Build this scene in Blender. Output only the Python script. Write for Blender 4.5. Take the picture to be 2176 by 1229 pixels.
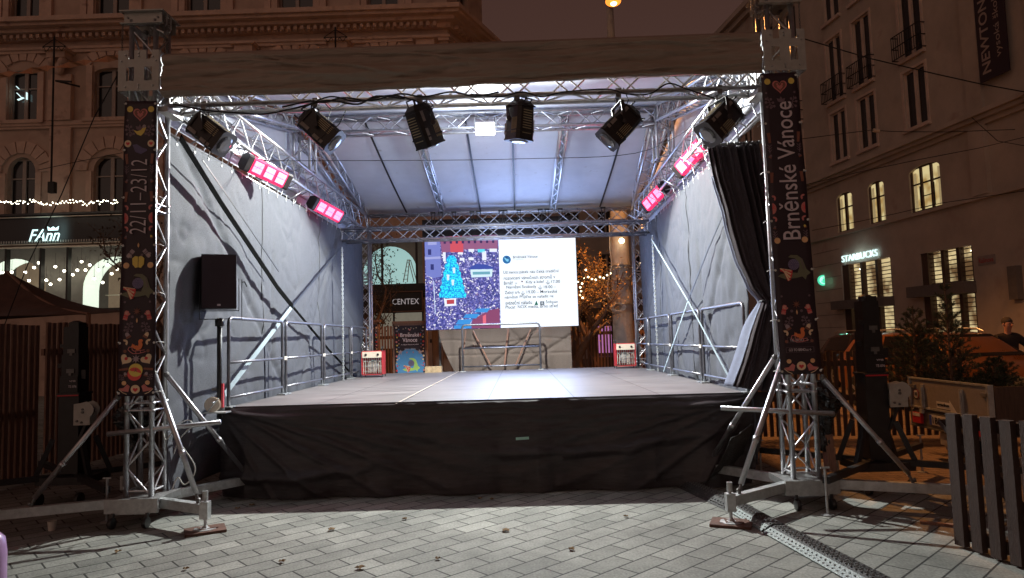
import bpy, bmesh, math, random
from mathutils import Vector, Matrix, noise
rnd = random.Random(7)
scene = bpy.context.scene
for o in list(bpy.data.objects): bpy.data.objects.remove(o)
COL = scene.collection
R = math.radians

# ---------------- camera ----------------
FPX = 1439.0
YAW, PIT, ROL = -0.0076, 0.074, -0.029
def _basis():
    cw, sw, cp, sp, cr, sr = math.cos(YAW), math.sin(YAW), math.cos(PIT), math.sin(PIT), math.cos(ROL), math.sin(ROL)
    f = Vector((sw*cp, cw*cp, sp)); r = Vector((cw, -sw, 0)); u = r.cross(f)
    return r*cr + u*sr, -r*sr + u*cr, f
CR, CU, CF = _basis()
CO = Vector((0, 0, 1.65))
cam_d = bpy.data.cameras.new('camera'); cam = bpy.data.objects.new('camera', cam_d); COL.objects.link(cam)
cam_d.sensor_width = 36; cam_d.lens = FPX/2176*36; cam_d.clip_end = 400; cam_d.clip_start = 0.05
cam.matrix_world = Matrix(((CR.x, CU.x, -CF.x, CO.x), (CR.y, CU.y, -CF.y, CO.y), (CR.z, CU.z, -CF.z, CO.z), (0, 0, 0, 1)))
scene.camera = cam
scene.render.resolution_x, scene.render.resolution_y = 1024, 578
scene.view_settings.view_transform = 'Standard'; scene.view_settings.look = 'None'
scene.view_settings.gamma = 1; scene.view_settings.exposure = 0
# ---------------- night sky ----------------
W = bpy.data.worlds.new('World'); scene.world = W; W.use_nodes = True
nt = W.node_tree; bg = nt.nodes['Background']
tc = nt.nodes.new('ShaderNodeTexCoord'); sx = nt.nodes.new('ShaderNodeSeparateXYZ'); rp = nt.nodes.new('ShaderNodeValToRGB')
nt.links.new(tc.outputs['Generated'], sx.inputs[0]); nt.links.new(sx.outputs['Z'], rp.inputs[0]); nt.links.new(rp.outputs[0], bg.inputs[0])
rp.color_ramp.elements[0].position = 0.0; rp.color_ramp.elements[0].color = (.070, .041, .031, 1)
rp.color_ramp.elements[1].position = 0.7; rp.color_ramp.elements[1].color = (.036, .014, .012, 1)
bg.inputs[1].default_value = 1.22
# the glow of the lamps round the square behind the viewer: one wide, weak, warm sun
sd = bpy.data.lights.new('square_glow', 'SUN'); sun = bpy.data.objects.new('square_glow', sd); COL.objects.link(sun)
sd.energy = .22; sd.angle = R(60); sd.color = (1, .68, .54)
sun.rotation_euler = Vector((.38, .80, -.40)).to_track_quat('-Z', 'Y').to_euler()

def lamp(kind, name, loc, energy, color, size=.05, target=None, spot=None, blend=.5):
    d = bpy.data.lights.new(name, kind); o = bpy.data.objects.new(name, d); COL.objects.link(o)
    d.energy = energy; d.color = color; o.location = loc
    if kind in ('POINT', 'SPOT'): d.shadow_soft_size = size
    if kind == 'AREA': d.size = size
    if kind == 'SPOT': d.spot_size = R(spot); d.spot_blend = blend
    if target is not None: o.rotation_euler = (Vector(target)-Vector(loc)).to_track_quat('-Z', 'Y').to_euler()
    return o

# ---------------- measuring helpers: a point of the place on a known plane ----------------
def _ray(x, y): return CF + CR*((x-1088)/FPX) - CU*((y-614.5)/FPX)
def at(x, y, Y): d = _ray(x, y); return CO + d*(Y/d.y)
def ax(x, y, X): d = _ray(x, y); return CO + d*(X/d.x)
def az(x, y, Z=0.0): d = _ray(x, y); return CO + d*((Z-1.65)/d.z)

# ---------------- materials ----------------
def s2l(c): return tuple(((v/255)/12.92 if v/255 <= .04045 else ((v/255+.055)/1.055)**2.4) for v in c)
MATS = {}
def mat(name, col, rough=.6, metal=0, var=.15, vscale=6, bump=0, bscale=40, emit=None, es=1, spec=.5, coat=0, stretch=None, dirt=None):
    m = bpy.data.materials.new(name); m.use_nodes = True; n = m.node_tree.nodes; L = m.node_tree.links
    b = n['Principled BSDF']; b.inputs['Roughness'].default_value = rough; b.inputs['Metallic'].default_value = metal
    b.inputs['Specular IOR Level'].default_value = spec; b.inputs['Coat Weight'].default_value = coat
    t = n.new('ShaderNodeTexCoord'); src = t.outputs['Object']
    if stretch:
        mp = n.new('ShaderNodeMapping'); mp.inputs['Scale'].default_value = stretch; L.new(src, mp.inputs[0]); src = mp.outputs[0]
    nz = n.new('ShaderNodeTexNoise'); nz.inputs['Scale'].default_value = vscale; nz.inputs['Detail'].default_value = 6; nz.inputs['Roughness'].default_value = .65
    L.new(src, nz.inputs['Vector'])
    cr = n.new('ShaderNodeValToRGB'); cr.color_ramp.elements[0].position = .3; cr.color_ramp.elements[1].position = .7
    cr.color_ramp.elements[0].color = tuple(v*(1-var) for v in col)+(1,); cr.color_ramp.elements[1].color = tuple(min(1, v*(1+var)) for v in col)+(1,)
    L.new(nz.outputs['Fac'], cr.inputs[0]); out = cr.outputs[0]
    if dirt:
        dn = n.new('ShaderNodeTexNoise'); dn.inputs['Scale'].default_value = dirt[0]; dn.inputs['Detail'].default_value = 8; L.new(t.outputs['Object'], dn.inputs['Vector'])
        dr = n.new('ShaderNodeValToRGB'); dr.color_ramp.elements[0].position = dirt[1]; dr.color_ramp.elements[1].position = dirt[1]+.12; L.new(dn.outputs['Fac'], dr.inputs[0])
        mx = n.new('ShaderNodeMixRGB'); L.new(dr.outputs[0], mx.inputs[0]); L.new(out, mx.inputs[1]); mx.inputs[2].default_value = tuple(dirt[2])+(1,); out = mx.outputs[0]
    L.new(out, b.inputs['Base Color'])
    rr = n.new('ShaderNodeMapRange'); rr.inputs[3].default_value = max(0, rough-.08); rr.inputs[4].default_value = min(1, rough+.12)
    L.new(nz.outputs['Fac'], rr.inputs[0]); L.new(rr.outputs[0], b.inputs['Roughness'])
    if bump:
        bn = n.new('ShaderNodeTexNoise'); bn.inputs['Scale'].default_value = bscale; bn.inputs['Detail'].default_value = 5; L.new(src, bn.inputs['Vector'])
        bp = n.new('ShaderNodeBump'); bp.inputs['Strength'].default_value = bump; bp.inputs['Distance'].default_value = .02
        L.new(bn.outputs['Fac'], bp.inputs['Height']); L.new(bp.outputs[0], b.inputs['Normal'])
    if emit:
        b.inputs['Emission Color'].default_value = tuple(emit)+(1,); b.inputs['Emission Strength'].default_value = es
    MATS[name] = m
    return m
M = MATS
mat('aluminium', (.52, .52, .54), .38, .9, .12, 30, dirt=(9, .60, (.30, .29, .28)))
mat('steel', (.42, .42, .42), .45, .85, .2, 20, bump=.1)
mat('galvanised', (.50, .52, .52), .5, .7, .25, 14)
mat('dark_steel', (.16, .155, .15), .5, .6, .25, 18)
mat('black_paint', (.018, .017, .018), .45, 0, .3, 12)
mat('black_plastic', (.012, .011, .012), .35, 0, .3, 30, bump=.1, bscale=200)
mat('black_cable', (.012, .012, .012), .5)
mat('white_cable', (.6, .6, .57), .5)
mat('grey_plate', (.42, .40, .36), .5, .2, .15, 10)
mat('rail_tube', (.20, .20, .22), .40, .85, .2, 20)
mat('canvas', (.33, .255, .20), .5, 0, .07, 1.2, bump=.12, bscale=14, dirt=(.9, .58, (.285, .22, .172)))
mat('roof_fabric', (.52, .55, .62), .6, 0, .10, 1.6, bump=.12, bscale=9, dirt=(5, .68, (.28, .26, .25)))
mat('wall_net', (.072, .075, .088), .75, 0, .75, 150, bump=.12, bscale=160, dirt=(.35, .50, (.060, .063, .074)))
mat('curtain', (.045, .032, .036), .9, 0, .3, 60, bump=.3, bscale=120)
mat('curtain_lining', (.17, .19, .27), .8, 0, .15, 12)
mat('skirt_cloth', (.034, .027, .029), .5, 0, .4, 9, bump=.3, bscale=16, stretch=(.5, 1, 2.5), dirt=(3, .60, (.024, .019, .021)))
mat('seam_grey', (.065, .067, .075), .8)
mat('scrim', (.14, .108, .090), .85, 0, .3, 120, bump=.15, bscale=90)
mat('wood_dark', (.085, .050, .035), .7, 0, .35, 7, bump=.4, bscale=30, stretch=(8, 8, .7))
mat('wood_brown', (.24, .13, .09), .7, 0, .35, 9, bump=.4, bscale=30, stretch=(8, 8, .7))
mat('wood_pale', (.42, .30, .17), .75, 0, .3, 16, bump=.3, bscale=50, dirt=(60, .58, (.15, .09, .05)))
mat('wood_pad', (.11, .052, .036), .7, 0, .3, 9, bump=.3, bscale=30)
mat('ply_grey', (.24, .215, .19), .7, 0, .12, 14, bump=.15, bscale=60)
mat('plaster', (.52, .37, .29), .9, 0, .16, .9, bump=.35, bscale=3, dirt=(1.2, .56, (.36, .25, .20)))
mat('plaster_trim', (.60, .42, .33), .85, 0, .16, 2, bump=.2, bscale=12, dirt=(2.2, .60, (.38, .24, .19)))
mat('plaster_right', (.47, .395, .335), .9, 0, .16, .8, bump=.3, bscale=5, dirt=(1.1, .62, (.40, .30, .25)))
mat('trim_right', (.60, .47, .40), .85, 0, .16, 2, bump=.15, bscale=12)
mat('window_frame', (.36, .29, .25), .6, 0, .15, 5)
mat('dark_glass', (.012, .010, .011), .12, 0, .4, 1, spec=.6)
mat('dark_iron', (.02, .017, .016), .6, .3)
mat('lit_window', (.5, .4, .2), .5, emit=(1, .80, .34), es=.62, var=.3, vscale=1.5)
mat('shop_black', (.012, .009, .010), .4)
mat('shop_wall', (.20, .19, .17), .8, 0, .2, 2, emit=(.62, .56, .46), es=.035)  # faint emission stands in for the room light on these walls
mat('arch_white', (.8, .85, .75), .6, emit=(.82, .95, .80), es=.85)  # emission stands in for the light inside the niches
mat('bulb', (1, 1, .9), .4, emit=(1, .93, .72), es=9)
mat('sign_white', (.8, 1, 1), .4, emit=(.72, 1, 1), es=1.15)
mat('sign_green', (.05, .5, .3), .4, emit=(.10, .85, .50), es=.9)
mat('sodium', (1, .6, .2), .4, emit=(1, .27, .035), es=1.7)
mat('sodium_core', (1, .7, .3), .4, emit=(1, .62, .25), es=12)
mat('flood_white', (1, 1, .95), .4, emit=(1, 1, .93), es=45)
mat('red_cell', (1, .3, .4), .4, emit=(1, .075, .15), es=5.5)
mat('red_glow', (.5, .03, .08), .35, emit=(1, .02, .12), es=1.3)
mat('red_paint', (.45, .030, .035), .4, 0, .12, 8)
mat('cream_metal', (.62, .52, .42), .45, .1, .1, 8)
mat('concrete_pole', (.46, .42, .37), .8, 0, .2, 4, bump=.25, bscale=20, dirt=(3, .60, (.33, .29, .25)))
mat('bark', (.17, .105, .075), .9, 0, .4, 9, bump=.9, bscale=16, stretch=(2, 2, .5))
mat('autumn_leaf', (.62, .36, .12), .7, 0, .5, 20)
mat('fir_needle', (.060, .085, .045), .7, 0, .5, 30)
mat('dry_leaf', (.20, .12, .05), .8, 0, .4, 30)
mat('paper', (.6, .55, .48), .8)
mat('banner', (.032, .017, .024), .5, 0, .15, 3, bump=.1, bscale=5)
mat('rubber', (.035, .033, .032), .6, 0, .4, 30, bump=.7, bscale=70, dirt=(20, .58, (.085, .08, .072)))
mat('tape_mint', (.35, .62, .55), .6)
mat('strap_pale', (.30, .37, .40), .7)
mat('strap_black', (.006, .006, .006), .95, spec=.0)
mat('car_lamp_orange', (.34, .12, .035), .28, .5, .08, 3, coat=.8)  # orange street lamp reflection mixed into the body paint colour
mat('car_dark', (.035, .020, .015), .25, .3, .1, 3, coat=.8)
mat('tyre', (.012, .012, .012), .8)
mat('tail_red', (.45, .02, .03), .3)
mat('white_plate', (.62, .60, .56), .5)
mat('plate_blue', (.02, .06, .35), .5)
mat('skin', (.50, .25, .18), .55, 0, .06, 8)
mat('hair', (.06, .045, .035), .8)
mat('jacket', (.022, .016, .016), .8, 0, .3, 20)
mat('lilac_plastic', (.42, .25, .45), .3, 0, .1, 10)

# ---------------- mesh builder ----------------
ORG = {}
class MB:
    def __init__(s, M4=None): s.v = []; s.f = []; s.m = []; s.cur = 0; s.M4 = M4
    def add(s, vs, fs):
        k = len(s.v); s.v += [Vector(v) for v in vs]; s.f += [tuple(i+k for i in f) for f in fs]; s.m += [s.cur]*len(fs)
    def box(s, c, d, rot=None):
        c = Vector(c); h = Vector(d)/2
        vs = [Vector((sx*h.x, sy*h.y, sz*h.z)) for sx in (-1, 1) for sy in (-1, 1) for sz in (-1, 1)]
        if rot is not None: vs = [rot @ v for v in vs]
        s.add([c+v for v in vs], [(0, 1, 3, 2), (4, 6, 7, 5), (0, 4, 5, 1), (2, 3, 7, 6), (0, 2, 6, 4), (1, 5, 7, 3)])
    def b2(s, a, b): s.box([(a[i]+b[i])/2 for i in range(3)], [abs(b[i]-a[i]) for i in range(3)])
    def frame(s, a, b, up=(0, 0, 1)):
        a, b = Vector(a), Vector(b); z = (b-a); L = z.length; z = z/L if L > 1e-9 else Vector((0, 0, 1))
        u = Vector(up)
        if abs(u.dot(z)) > .98: u = Vector((1, 0, 0)) if abs(z.x) < .9 else Vector((0, 1, 0))
        x = u.cross(z).normalized(); y = z.cross(x)
        return a, b, x, y, z, L
    def tube(s, a, b, r, n=8, r2=None, caps=True):
        a, b, x, y, z, L = s.frame(a, b); r2 = r if r2 is None else r2
        vs = []
        for p, q in ((a, r), (b, r2)):
            for i in range(n):
                t = 2*math.pi*i/n; vs.append(p + (x*math.cos(t)+y*math.sin(t))*q)
        fs = [(i, (i+1) % n, n+(i+1) % n, n+i) for i in range(n)]
        if caps: fs += [tuple(range(n-1, -1, -1)), tuple(range(n, 2*n))]
        s.add(vs, fs)
    def bar(s, a, b, w, h, up=(0, 0, 1)):      # w across, h along up
        a, b, x, y, z, L = s.frame(a, b, up)
        vs = [p + x*sx*w/2 + y*sy*h/2 for p in (a, b) for sx, sy in ((-1, -1), (1, -1), (1, 1), (-1, 1))]
        s.add(vs, [(0, 1, 5, 4), (1, 2, 6, 5), (2, 3, 7, 6), (3, 0, 4, 7), (3, 2, 1, 0), (4, 5, 6, 7)])
    def path(s, pts, r, n=6, r2=None):
        pts = [Vector(p) for p in pts]; N = len(pts); vs = []; px = None
        for i, p in enumerate(pts):
            t = (pts[min(i+1, N-1)]-pts[max(i-1, 0)]).normalized()
            if px is None: px = t.cross(Vector((0, 0, 1)) if abs(t.z) < .9 else Vector((1, 0, 0))).normalized()
            px = (px - t*px.dot(t)).normalized(); py = t.cross(px)
            q = r if r2 is None else r+(r2-r)*i/(N-1)
            for k in range(n):
                a = 2*math.pi*k/n; vs.append(p+(px*math.cos(a)+py*math.sin(a))*q)
        fs = [(i*n+k, i*n+(k+1) % n, (i+1)*n+(k+1) % n, (i+1)*n+k) for i in range(N-1) for k in range(n)]
        fs += [tuple(range(n-1, -1, -1)), tuple((N-1)*n+k for k in range(n))]
        s.add(vs, fs)
    def prism(s, poly, fn, d):                  # 2-D polygon, fn(u,v,w)->point, thickness 0..d
        n = len(poly); vs = [fn(u, v, 0) for u, v in poly]+[fn(u, v, d) for u, v in poly]
        s.add(vs, [tuple(range(n-1, -1, -1)), tuple(range(n, 2*n))]+[(i, (i+1) % n, n+(i+1) % n, n+i) for i in range(n)])
    def ball(s, c, r, n=8, m=6, sc=(1, 1, 1), rot=None):
        c = Vector(c); vs = [Vector((0, 0, 1))]
        for j in range(1, m):
            for i in range(n):
                a = math.pi*j/m; b = 2*math.pi*i/n; vs.append(Vector((math.sin(a)*math.cos(b), math.sin(a)*math.sin(b), math.cos(a))))
        vs.append(Vector((0, 0, -1)))
        vs = [Vector((v.x*sc[0], v.y*sc[1], v.z*sc[2]))*r for v in vs]
        if rot is not None: vs = [rot @ v for v in vs]
        fs = [(0, 1+i, 1+(i+1) % n) for i in range(n)]
        for j in range(m-2):
            fs += [(1+j*n+i, 1+(j+1)*n+i, 1+(j+1)*n+(i+1) % n, 1+j*n+(i+1) % n) for i in range(n)]
        k = 1+(m-2)*n; fs += [(k+i, len(vs)-1, k+(i+1) % n) for i in range(n)]
        s.add([c+v for v in vs], fs)
    def lathe(s, c, prof, n=16, axis=None):     # prof (r, h)
        c = Vector(c); X, Y, Z = (Vector((1, 0, 0)), Vector((0, 1, 0)), Vector((0, 0, 1)))
        if axis is not None:
            Z = Vector(axis).normalized(); X = (Vector((0, 0, 1)) if abs(Z.z) < .9 else Vector((1, 0, 0))).cross(Z).normalized(); Y = Z.cross(X)
        vs = [c + (X*math.cos(2*math.pi*i/n)+Y*math.sin(2*math.pi*i/n))*r + Z*h for r, h in prof for i in range(n)]
        fs = [(j*n+i, j*n+(i+1) % n, (j+1)*n+(i+1) % n, (j+1)*n+i) for j in range(len(prof)-1) for i in range(n)]
        fs += [tuple(range(n-1, -1, -1)), tuple((len(prof)-1)*n+i for i in range(n))]
        s.add(vs, fs)
    def grid(s, fn, nu, nv):
        vs = [fn(i/nu, j/nv) for j in range(nv+1) for i in range(nu+1)]
        s.add(vs, [(j*(nu+1)+i, j*(nu+1)+i+1, (j+1)*(nu+1)+i+1, (j+1)*(nu+1)+i) for j in range(nv) for i in range(nu)])
    def build(s, name, mt, parent=None, org=None, smooth=False, thick=0, **kw):
        vs = s.v if s.M4 is None else [s.M4 @ v for v in s.v]
        if parent is not None: o0 = ORG[parent.name]
        else: o0 = Vector(org) if org is not None else base_of(vs)
        me = bpy.data.meshes.new(name); me.from_pydata([tuple(v-o0) for v in vs], [], s.f); me.update()
        mts = mt if isinstance(mt, (list, tuple)) else [mt]
        for q in mts: me.materials.append(M[q] if isinstance(q, str) else q)
        if len(mts) > 1: me.polygons.foreach_set('material_index', s.m)
        if smooth: me.polygons.foreach_set('use_smooth', [True]*len(me.polygons))
        bm = bmesh.new(); bm.from_mesh(me); bmesh.ops.recalc_face_normals(bm, faces=bm.faces); bm.to_mesh(me); bm.free()
        o = bpy.data.objects.new(name, me); COL.objects.link(o); ORG[o.name] = o0
        if parent is not None: o.parent = parent
        else: o.location = o0
        if thick:
            md = o.modifiers.new('thickness', 'SOLIDIFY'); md.thickness = thick; md.offset = 0
        if kw: tag(o, **kw)
        return o
def base_of(vs):
    xs = [v.x for v in vs]; ys = [v.y for v in vs]; zs = [v.z for v in vs]
    return Vector(((min(xs)+max(xs))/2, (min(ys)+max(ys))/2, min(zs)))
def tag(o, label=None, cat=None, group=None, kind=None):
    if label: o['label'] = label
    if cat: o['category'] = cat
    if group: o['group'] = group
    if kind: o['kind'] = kind
    return o
def thing(name, loc, label, cat, group=None):
    o = bpy.data.objects.new(name, None); COL.objects.link(o); o.location = loc; o.empty_display_size = .1
    ORG[o.name] = Vector(loc); tag(o, label, cat, group); return o
def copy_tree(o, loc=None, parent=None, label=None):
    c = o.copy(); COL.objects.link(c); ORG[c.name] = ORG[o.name] if loc is None else Vector(loc)
    if loc is not None: c.location = loc
    if parent is not None: c.parent = parent
    if label: c['label'] = label
    for ch in [x for x in bpy.data.objects if x.parent == o]: copy_tree(ch, None, c)
    return c
def text(name, s, mt, parent, p, u, v, w=None, h=None, depth=.004, align='CENTER', space=1.0, shear=0, bold=0, **kw):
    """lettering as a mesh: centre (or left end) p, reading along u, up along v, width w or height h"""
    cu = bpy.data.curves.new('lettering', 'FONT'); cu.body = s; cu.size = 1; cu.extrude = .0; cu.align_x = 'LEFT'; cu.space_character = space; cu.shear = shear; cu.offset = bold
    cu.resolution_u = 3
    ob = bpy.data.objects.new('lettering', cu); COL.objects.link(ob)
    dg = bpy.context.evaluated_depsgraph_get(); me = bpy.data.meshes.new_from_object(ob.evaluated_get(dg))
    co = [Vector(q.co) for q in me.vertices]; fs = [tuple(pl.vertices) for pl in me.polygons]
    bpy.data.objects.remove(ob); bpy.data.curves.remove(cu); bpy.data.meshes.remove(me)
    x0 = min(c.x for c in co); x1 = max(c.x for c in co); y0 = min(c.y for c in co); y1 = max(c.y for c in co)
    kx = (w/(x1-x0)) if w else None; ky = (h/(y1-y0)) if h else None
    if kx is None: kx = ky
    if ky is None: ky = kx
    u = Vector(u).normalized(); v = Vector(v).normalized(); nrm = u.cross(v).normalized(); p = Vector(p)
    cx = (x0+x1)/2 if align == 'CENTER' else x0; cy = (y0+y1)/2
    mb = MB(); mb.add([p+u*(c.x-cx)*kx+v*(c.y-cy)*ky+nrm*depth for c in co], fs)
    # give the letters a real, thin edge
    n0 = len(co); mb.v += [q-nrm*depth*.8 for q in mb.v[:n0]]
    cnt = {}
    for f in fs:
        for i in range(len(f)): e = (f[i], f[(i+1) % len(f)]); cnt[tuple(sorted(e))] = cnt.get(tuple(sorted(e)), 0)+1
    for e, c in cnt.items():
        if c == 1: mb.f.append((e[0], e[1], e[1]+n0, e[0]+n0)); mb.m.append(0)
    return mb.build(name, mt, parent, **kw)
def fbm(x, y, z=0, o=4): return noise.fractal(Vector((x, y, z)), .6, 2.0, o)

# ---------------- ground ----------------
def paving(name, bw, rh, ang, c1, c2, mortar, msize=.006):
    m = bpy.data.materials.new(name); m.use_nodes = True; n = m.node_tree.nodes; L = m.node_tree.links; b = n['Principled BSDF']
    t = n.new('ShaderNodeTexCoord'); mp = n.new('ShaderNodeMapping'); mp.inputs['Rotation'].default_value = (0, 0, -ang); L.new(t.outputs['Object'], mp.inputs[0])
    br = n.new('ShaderNodeTexBrick'); L.new(mp.outputs[0], br.inputs['Vector'])
    for k, v in (('Scale', 1), ('Brick Width', bw), ('Row Height', rh), ('Mortar Size', msize), ('Mortar Smooth', .3), ('Bias', 0)): br.inputs[k].default_value = v
    br.inputs['Color1'].default_value = c1+(1,); br.inputs['Color2'].default_value = c2+(1,); br.inputs['Mortar'].default_value = mortar+(1,); br.offset = .5
    nz = n.new('ShaderNodeTexNoise'); nz.inputs['Scale'].default_value = 55; nz.inputs['Detail'].default_value = 8; L.new(t.outputs['Object'], nz.inputs['Vector'])
    n2 = n.new('ShaderNodeTexNoise'); n2.inputs['Scale'].default_value = 1.1; n2.inputs['Detail'].default_value = 9; n2.inputs['Roughness'].default_value = .7; L.new(t.outputs['Object'], n2.inputs['Vector'])
    r1 = n.new('ShaderNodeMapRange'); r1.inputs[1].default_value = .25; r1.inputs[2].default_value = .75; r1.inputs[3].default_value = .66; r1.inputs[4].default_value = 1.28; L.new(nz.outputs['Fac'], r1.inputs[0])
    r2 = n.new('ShaderNodeMapRange'); r2.inputs[1].default_value = .3; r2.inputs[2].default_value = .7; r2.inputs[3].default_value = .48; r2.inputs[4].default_value = 1.22; L.new(n2.outputs['Fac'], r2.inputs[0])
    mu = n.new('ShaderNodeMath'); mu.operation = 'MULTIPLY'; L.new(r1.outputs[0], mu.inputs[0]); L.new(r2.outputs[0], mu.inputs[1])
    vm = n.new('ShaderNodeVectorMath'); vm.operation = 'SCALE'; L.new(br.outputs['Color'], vm.inputs[0]); L.new(mu.outputs[0], vm.inputs['Scale'])
    L.new(vm.outputs[0], b.inputs['Base Color']); b.inputs['Roughness'].default_value = .8
    iv = n.new('ShaderNodeMath'); iv.operation = 'MULTIPLY_ADD'; L.new(br.outputs['Fac'], iv.inputs[0]); iv.inputs[1].default_value = -1; L.new(nz.outputs['Fac'], iv.inputs[2])
    bp = n.new('ShaderNodeBump'); bp.inputs['Strength'].default_value = .5; bp.inputs['Distance'].default_value = .006; L.new(iv.outputs[0], bp.inputs['Height']); L.new(bp.outputs[0], b.inputs['Normal'])
    M[name] = m
paving('paving_stone', .37, .188, R(43), (.215, .215, .192), (.315, .312, .280), (.032, .030, .026), .008)
paving('paving_small', .21, .105, R(4), (.25, .17, .12), (.32, .22, .16), (.05, .03, .02), .006)
g = MB(); g.grid(lambda a, b: Vector((-120+240*a, -30+220*b, 0)), 24, 22)
g.build('ground', 'paving_stone', org=(0, 0, 0), kind='structure')
g = MB(); P = [(3.05, 8.2), (5.4, 6.1), (8.5, 5.2), (14.6, 20), (8, 60), (2, 60), (3.0, 17)]
g.add([(x, y, .004) for x, y in P], [tuple(range(len(P)))])
g.build('side_pavement', 'paving_small', org=(0, 0, 0.004), kind='structure')
# ---------------- truss helper ----------------
def truss(mc, ml, a, b, sw=.24, sh=.24, rc=.025, rl=.0105, up=(0, 0, 1), step=.27, faces='tblr', n=8, ends=True):
    a, b, x, y, z, L = mc.frame(a, b, up)
    C4 = {k: x*sx*sw/2 + y*sy*sh/2 for k, (sx, sy) in {'tl': (-1, 1), 'tr': (1, 1), 'bl': (-1, -1), 'br': (1, -1)}.items()}
    for k in C4: mc.tube(a+C4[k], b+C4[k], rc, n)
    N = max(2, int(round(L/step))); prs = {'t': ('tl', 'tr'), 'b': ('bl', 'br'), 'l': ('tl', 'bl'), 'r': ('tr', 'br')}
    for q, f in enumerate(faces):
        p, s = prs[f]
        for i in range(N):
            k1, k2 = (p, s) if (i+q) % 2 == 0 else (s, p)
            ml.tube(a+z*(L*i/N)+C4[k1], a+z*(L*(i+1)/N)+C4[k2], rl, 5, caps=False)
        if ends:
            for t in (.03, L-.03): ml.tube(a+z*t+C4[p], a+z*t+C4[s], rl, 5, caps=False)
def truss_part(name, parent, a, b, **k):
    mc, ml = MB(), MB(); truss(mc, ml, a, b, **k)
    c = mc.build(name, 'aluminium', parent, smooth=True); ml.build('lattice', 'aluminium', c, smooth=True); return c

ZD = .981
XL, XR, YF, YB = -3.27, 2.54, 7.56, 14.95
# ---------------- stage platform ----------------
pf = thing('stage_platform', ((XL+XR)/2, (YF+YB)/2, 0), 'wide raised stage floor with black cloth skirt', 'stage')
m = bpy.data.materials.new('deck'); m.use_nodes = True; M['deck'] = m
n = m.node_tree.nodes; L = m.node_tree.links; b = n['Principled BSDF']; t = n.new('ShaderNodeTexCoord')
br = n.new('ShaderNodeTexBrick'); br.offset = 0
for k, v in (('Scale', 1), ('Brick Width', .9683), ('Row Height', 1.85), ('Mortar Size', .007), ('Bias', 0)): br.inputs[k].default_value = v
mp = n.new('ShaderNodeMapping'); mp.inputs['Location'].default_value = (0, .0, 0); L.new(t.outputs['Object'], mp.inputs[0]); L.new(mp.outputs[0], br.inputs['Vector'])
br.inputs['Color1'].default_value = (.150, .134, .136, 1); br.inputs['Color2'].default_value = (.180, .162, .162, 1); br.inputs['Mortar'].default_value = (.035, .03, .03, 1)
st = n.new('ShaderNodeTexNoise'); st.inputs['Scale'].default_value = 1; st.inputs['Detail'].default_value = 8; ms = n.new('ShaderNodeMapping'); ms.inputs['Scale'].default_value = (1.2, 9, 1); L.new(t.outputs['Object'], ms.inputs[0]); L.new(ms.outputs[0], st.inputs['Vector'])
r2 = n.new('ShaderNodeMapRange'); r2.inputs[1].default_value = .3; r2.inputs[2].default_value = .7; r2.inputs[3].default_value = .55; r2.inputs[4].default_value = 1.35; L.new(st.outputs['Fac'], r2.inputs[0])
vm = n.new('ShaderNodeVectorMath'); vm.operation = 'SCALE'; L.new(br.outputs['Color'], vm.inputs[0]); L.new(r2.outputs[0], vm.inputs['Scale']); L.new(vm.outputs[0], b.inputs['Base Color'])
r3 = n.new('ShaderNodeMapRange'); r3.inputs[3].default_value = .30; r3.inputs[4].default_value = .62; L.new(st.outputs['Fac'], r3.inputs[0]); L.new(r3.outputs[0], b.inputs['Roughness'])
d = MB(); d.b2((XL-.03, YF, ZD-.05), (XR+.03, YB, ZD)); d.build('deck', 'deck', pf)
fr = MB()
for x in (XL, XL+1.94, XL+3.87, XR): fr.bar((x, YF+.05, ZD-.13), (x, YB-.05, ZD-.13), .05, .12)
for y in (YF+.06, YF+1.9, YF+3.7, YF+5.5, YB-.06): fr.bar((XL, y, ZD-.12), (XR, y, ZD-.12), .05, .10)
fr.build('deck_frame', 'galvanised', pf)
for x in (XL+.05, XL+1.94, XL+3.87, XR-.05):
    for y in (YF+.12, YF+3.7, YB-.12):
        l = MB(); l.tube((x, y, .01), (x, y, ZD-.18), .024, 8); l.box((x, y, .008), (.12, .12, .012)); l.build('leg', 'galvanised', pf)
s = MB()
for x0, y0 in ((XL-.02, 8.3),):
    s.tube((x0, YF+.3, .15), (x0, YF+1.6, .8), .02, 6); s.tube((x0, YF+.3, .8), (x0, YF+1.6, .15), .02, 6)
s.build('cross_brace', 'black_paint', pf)
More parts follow.
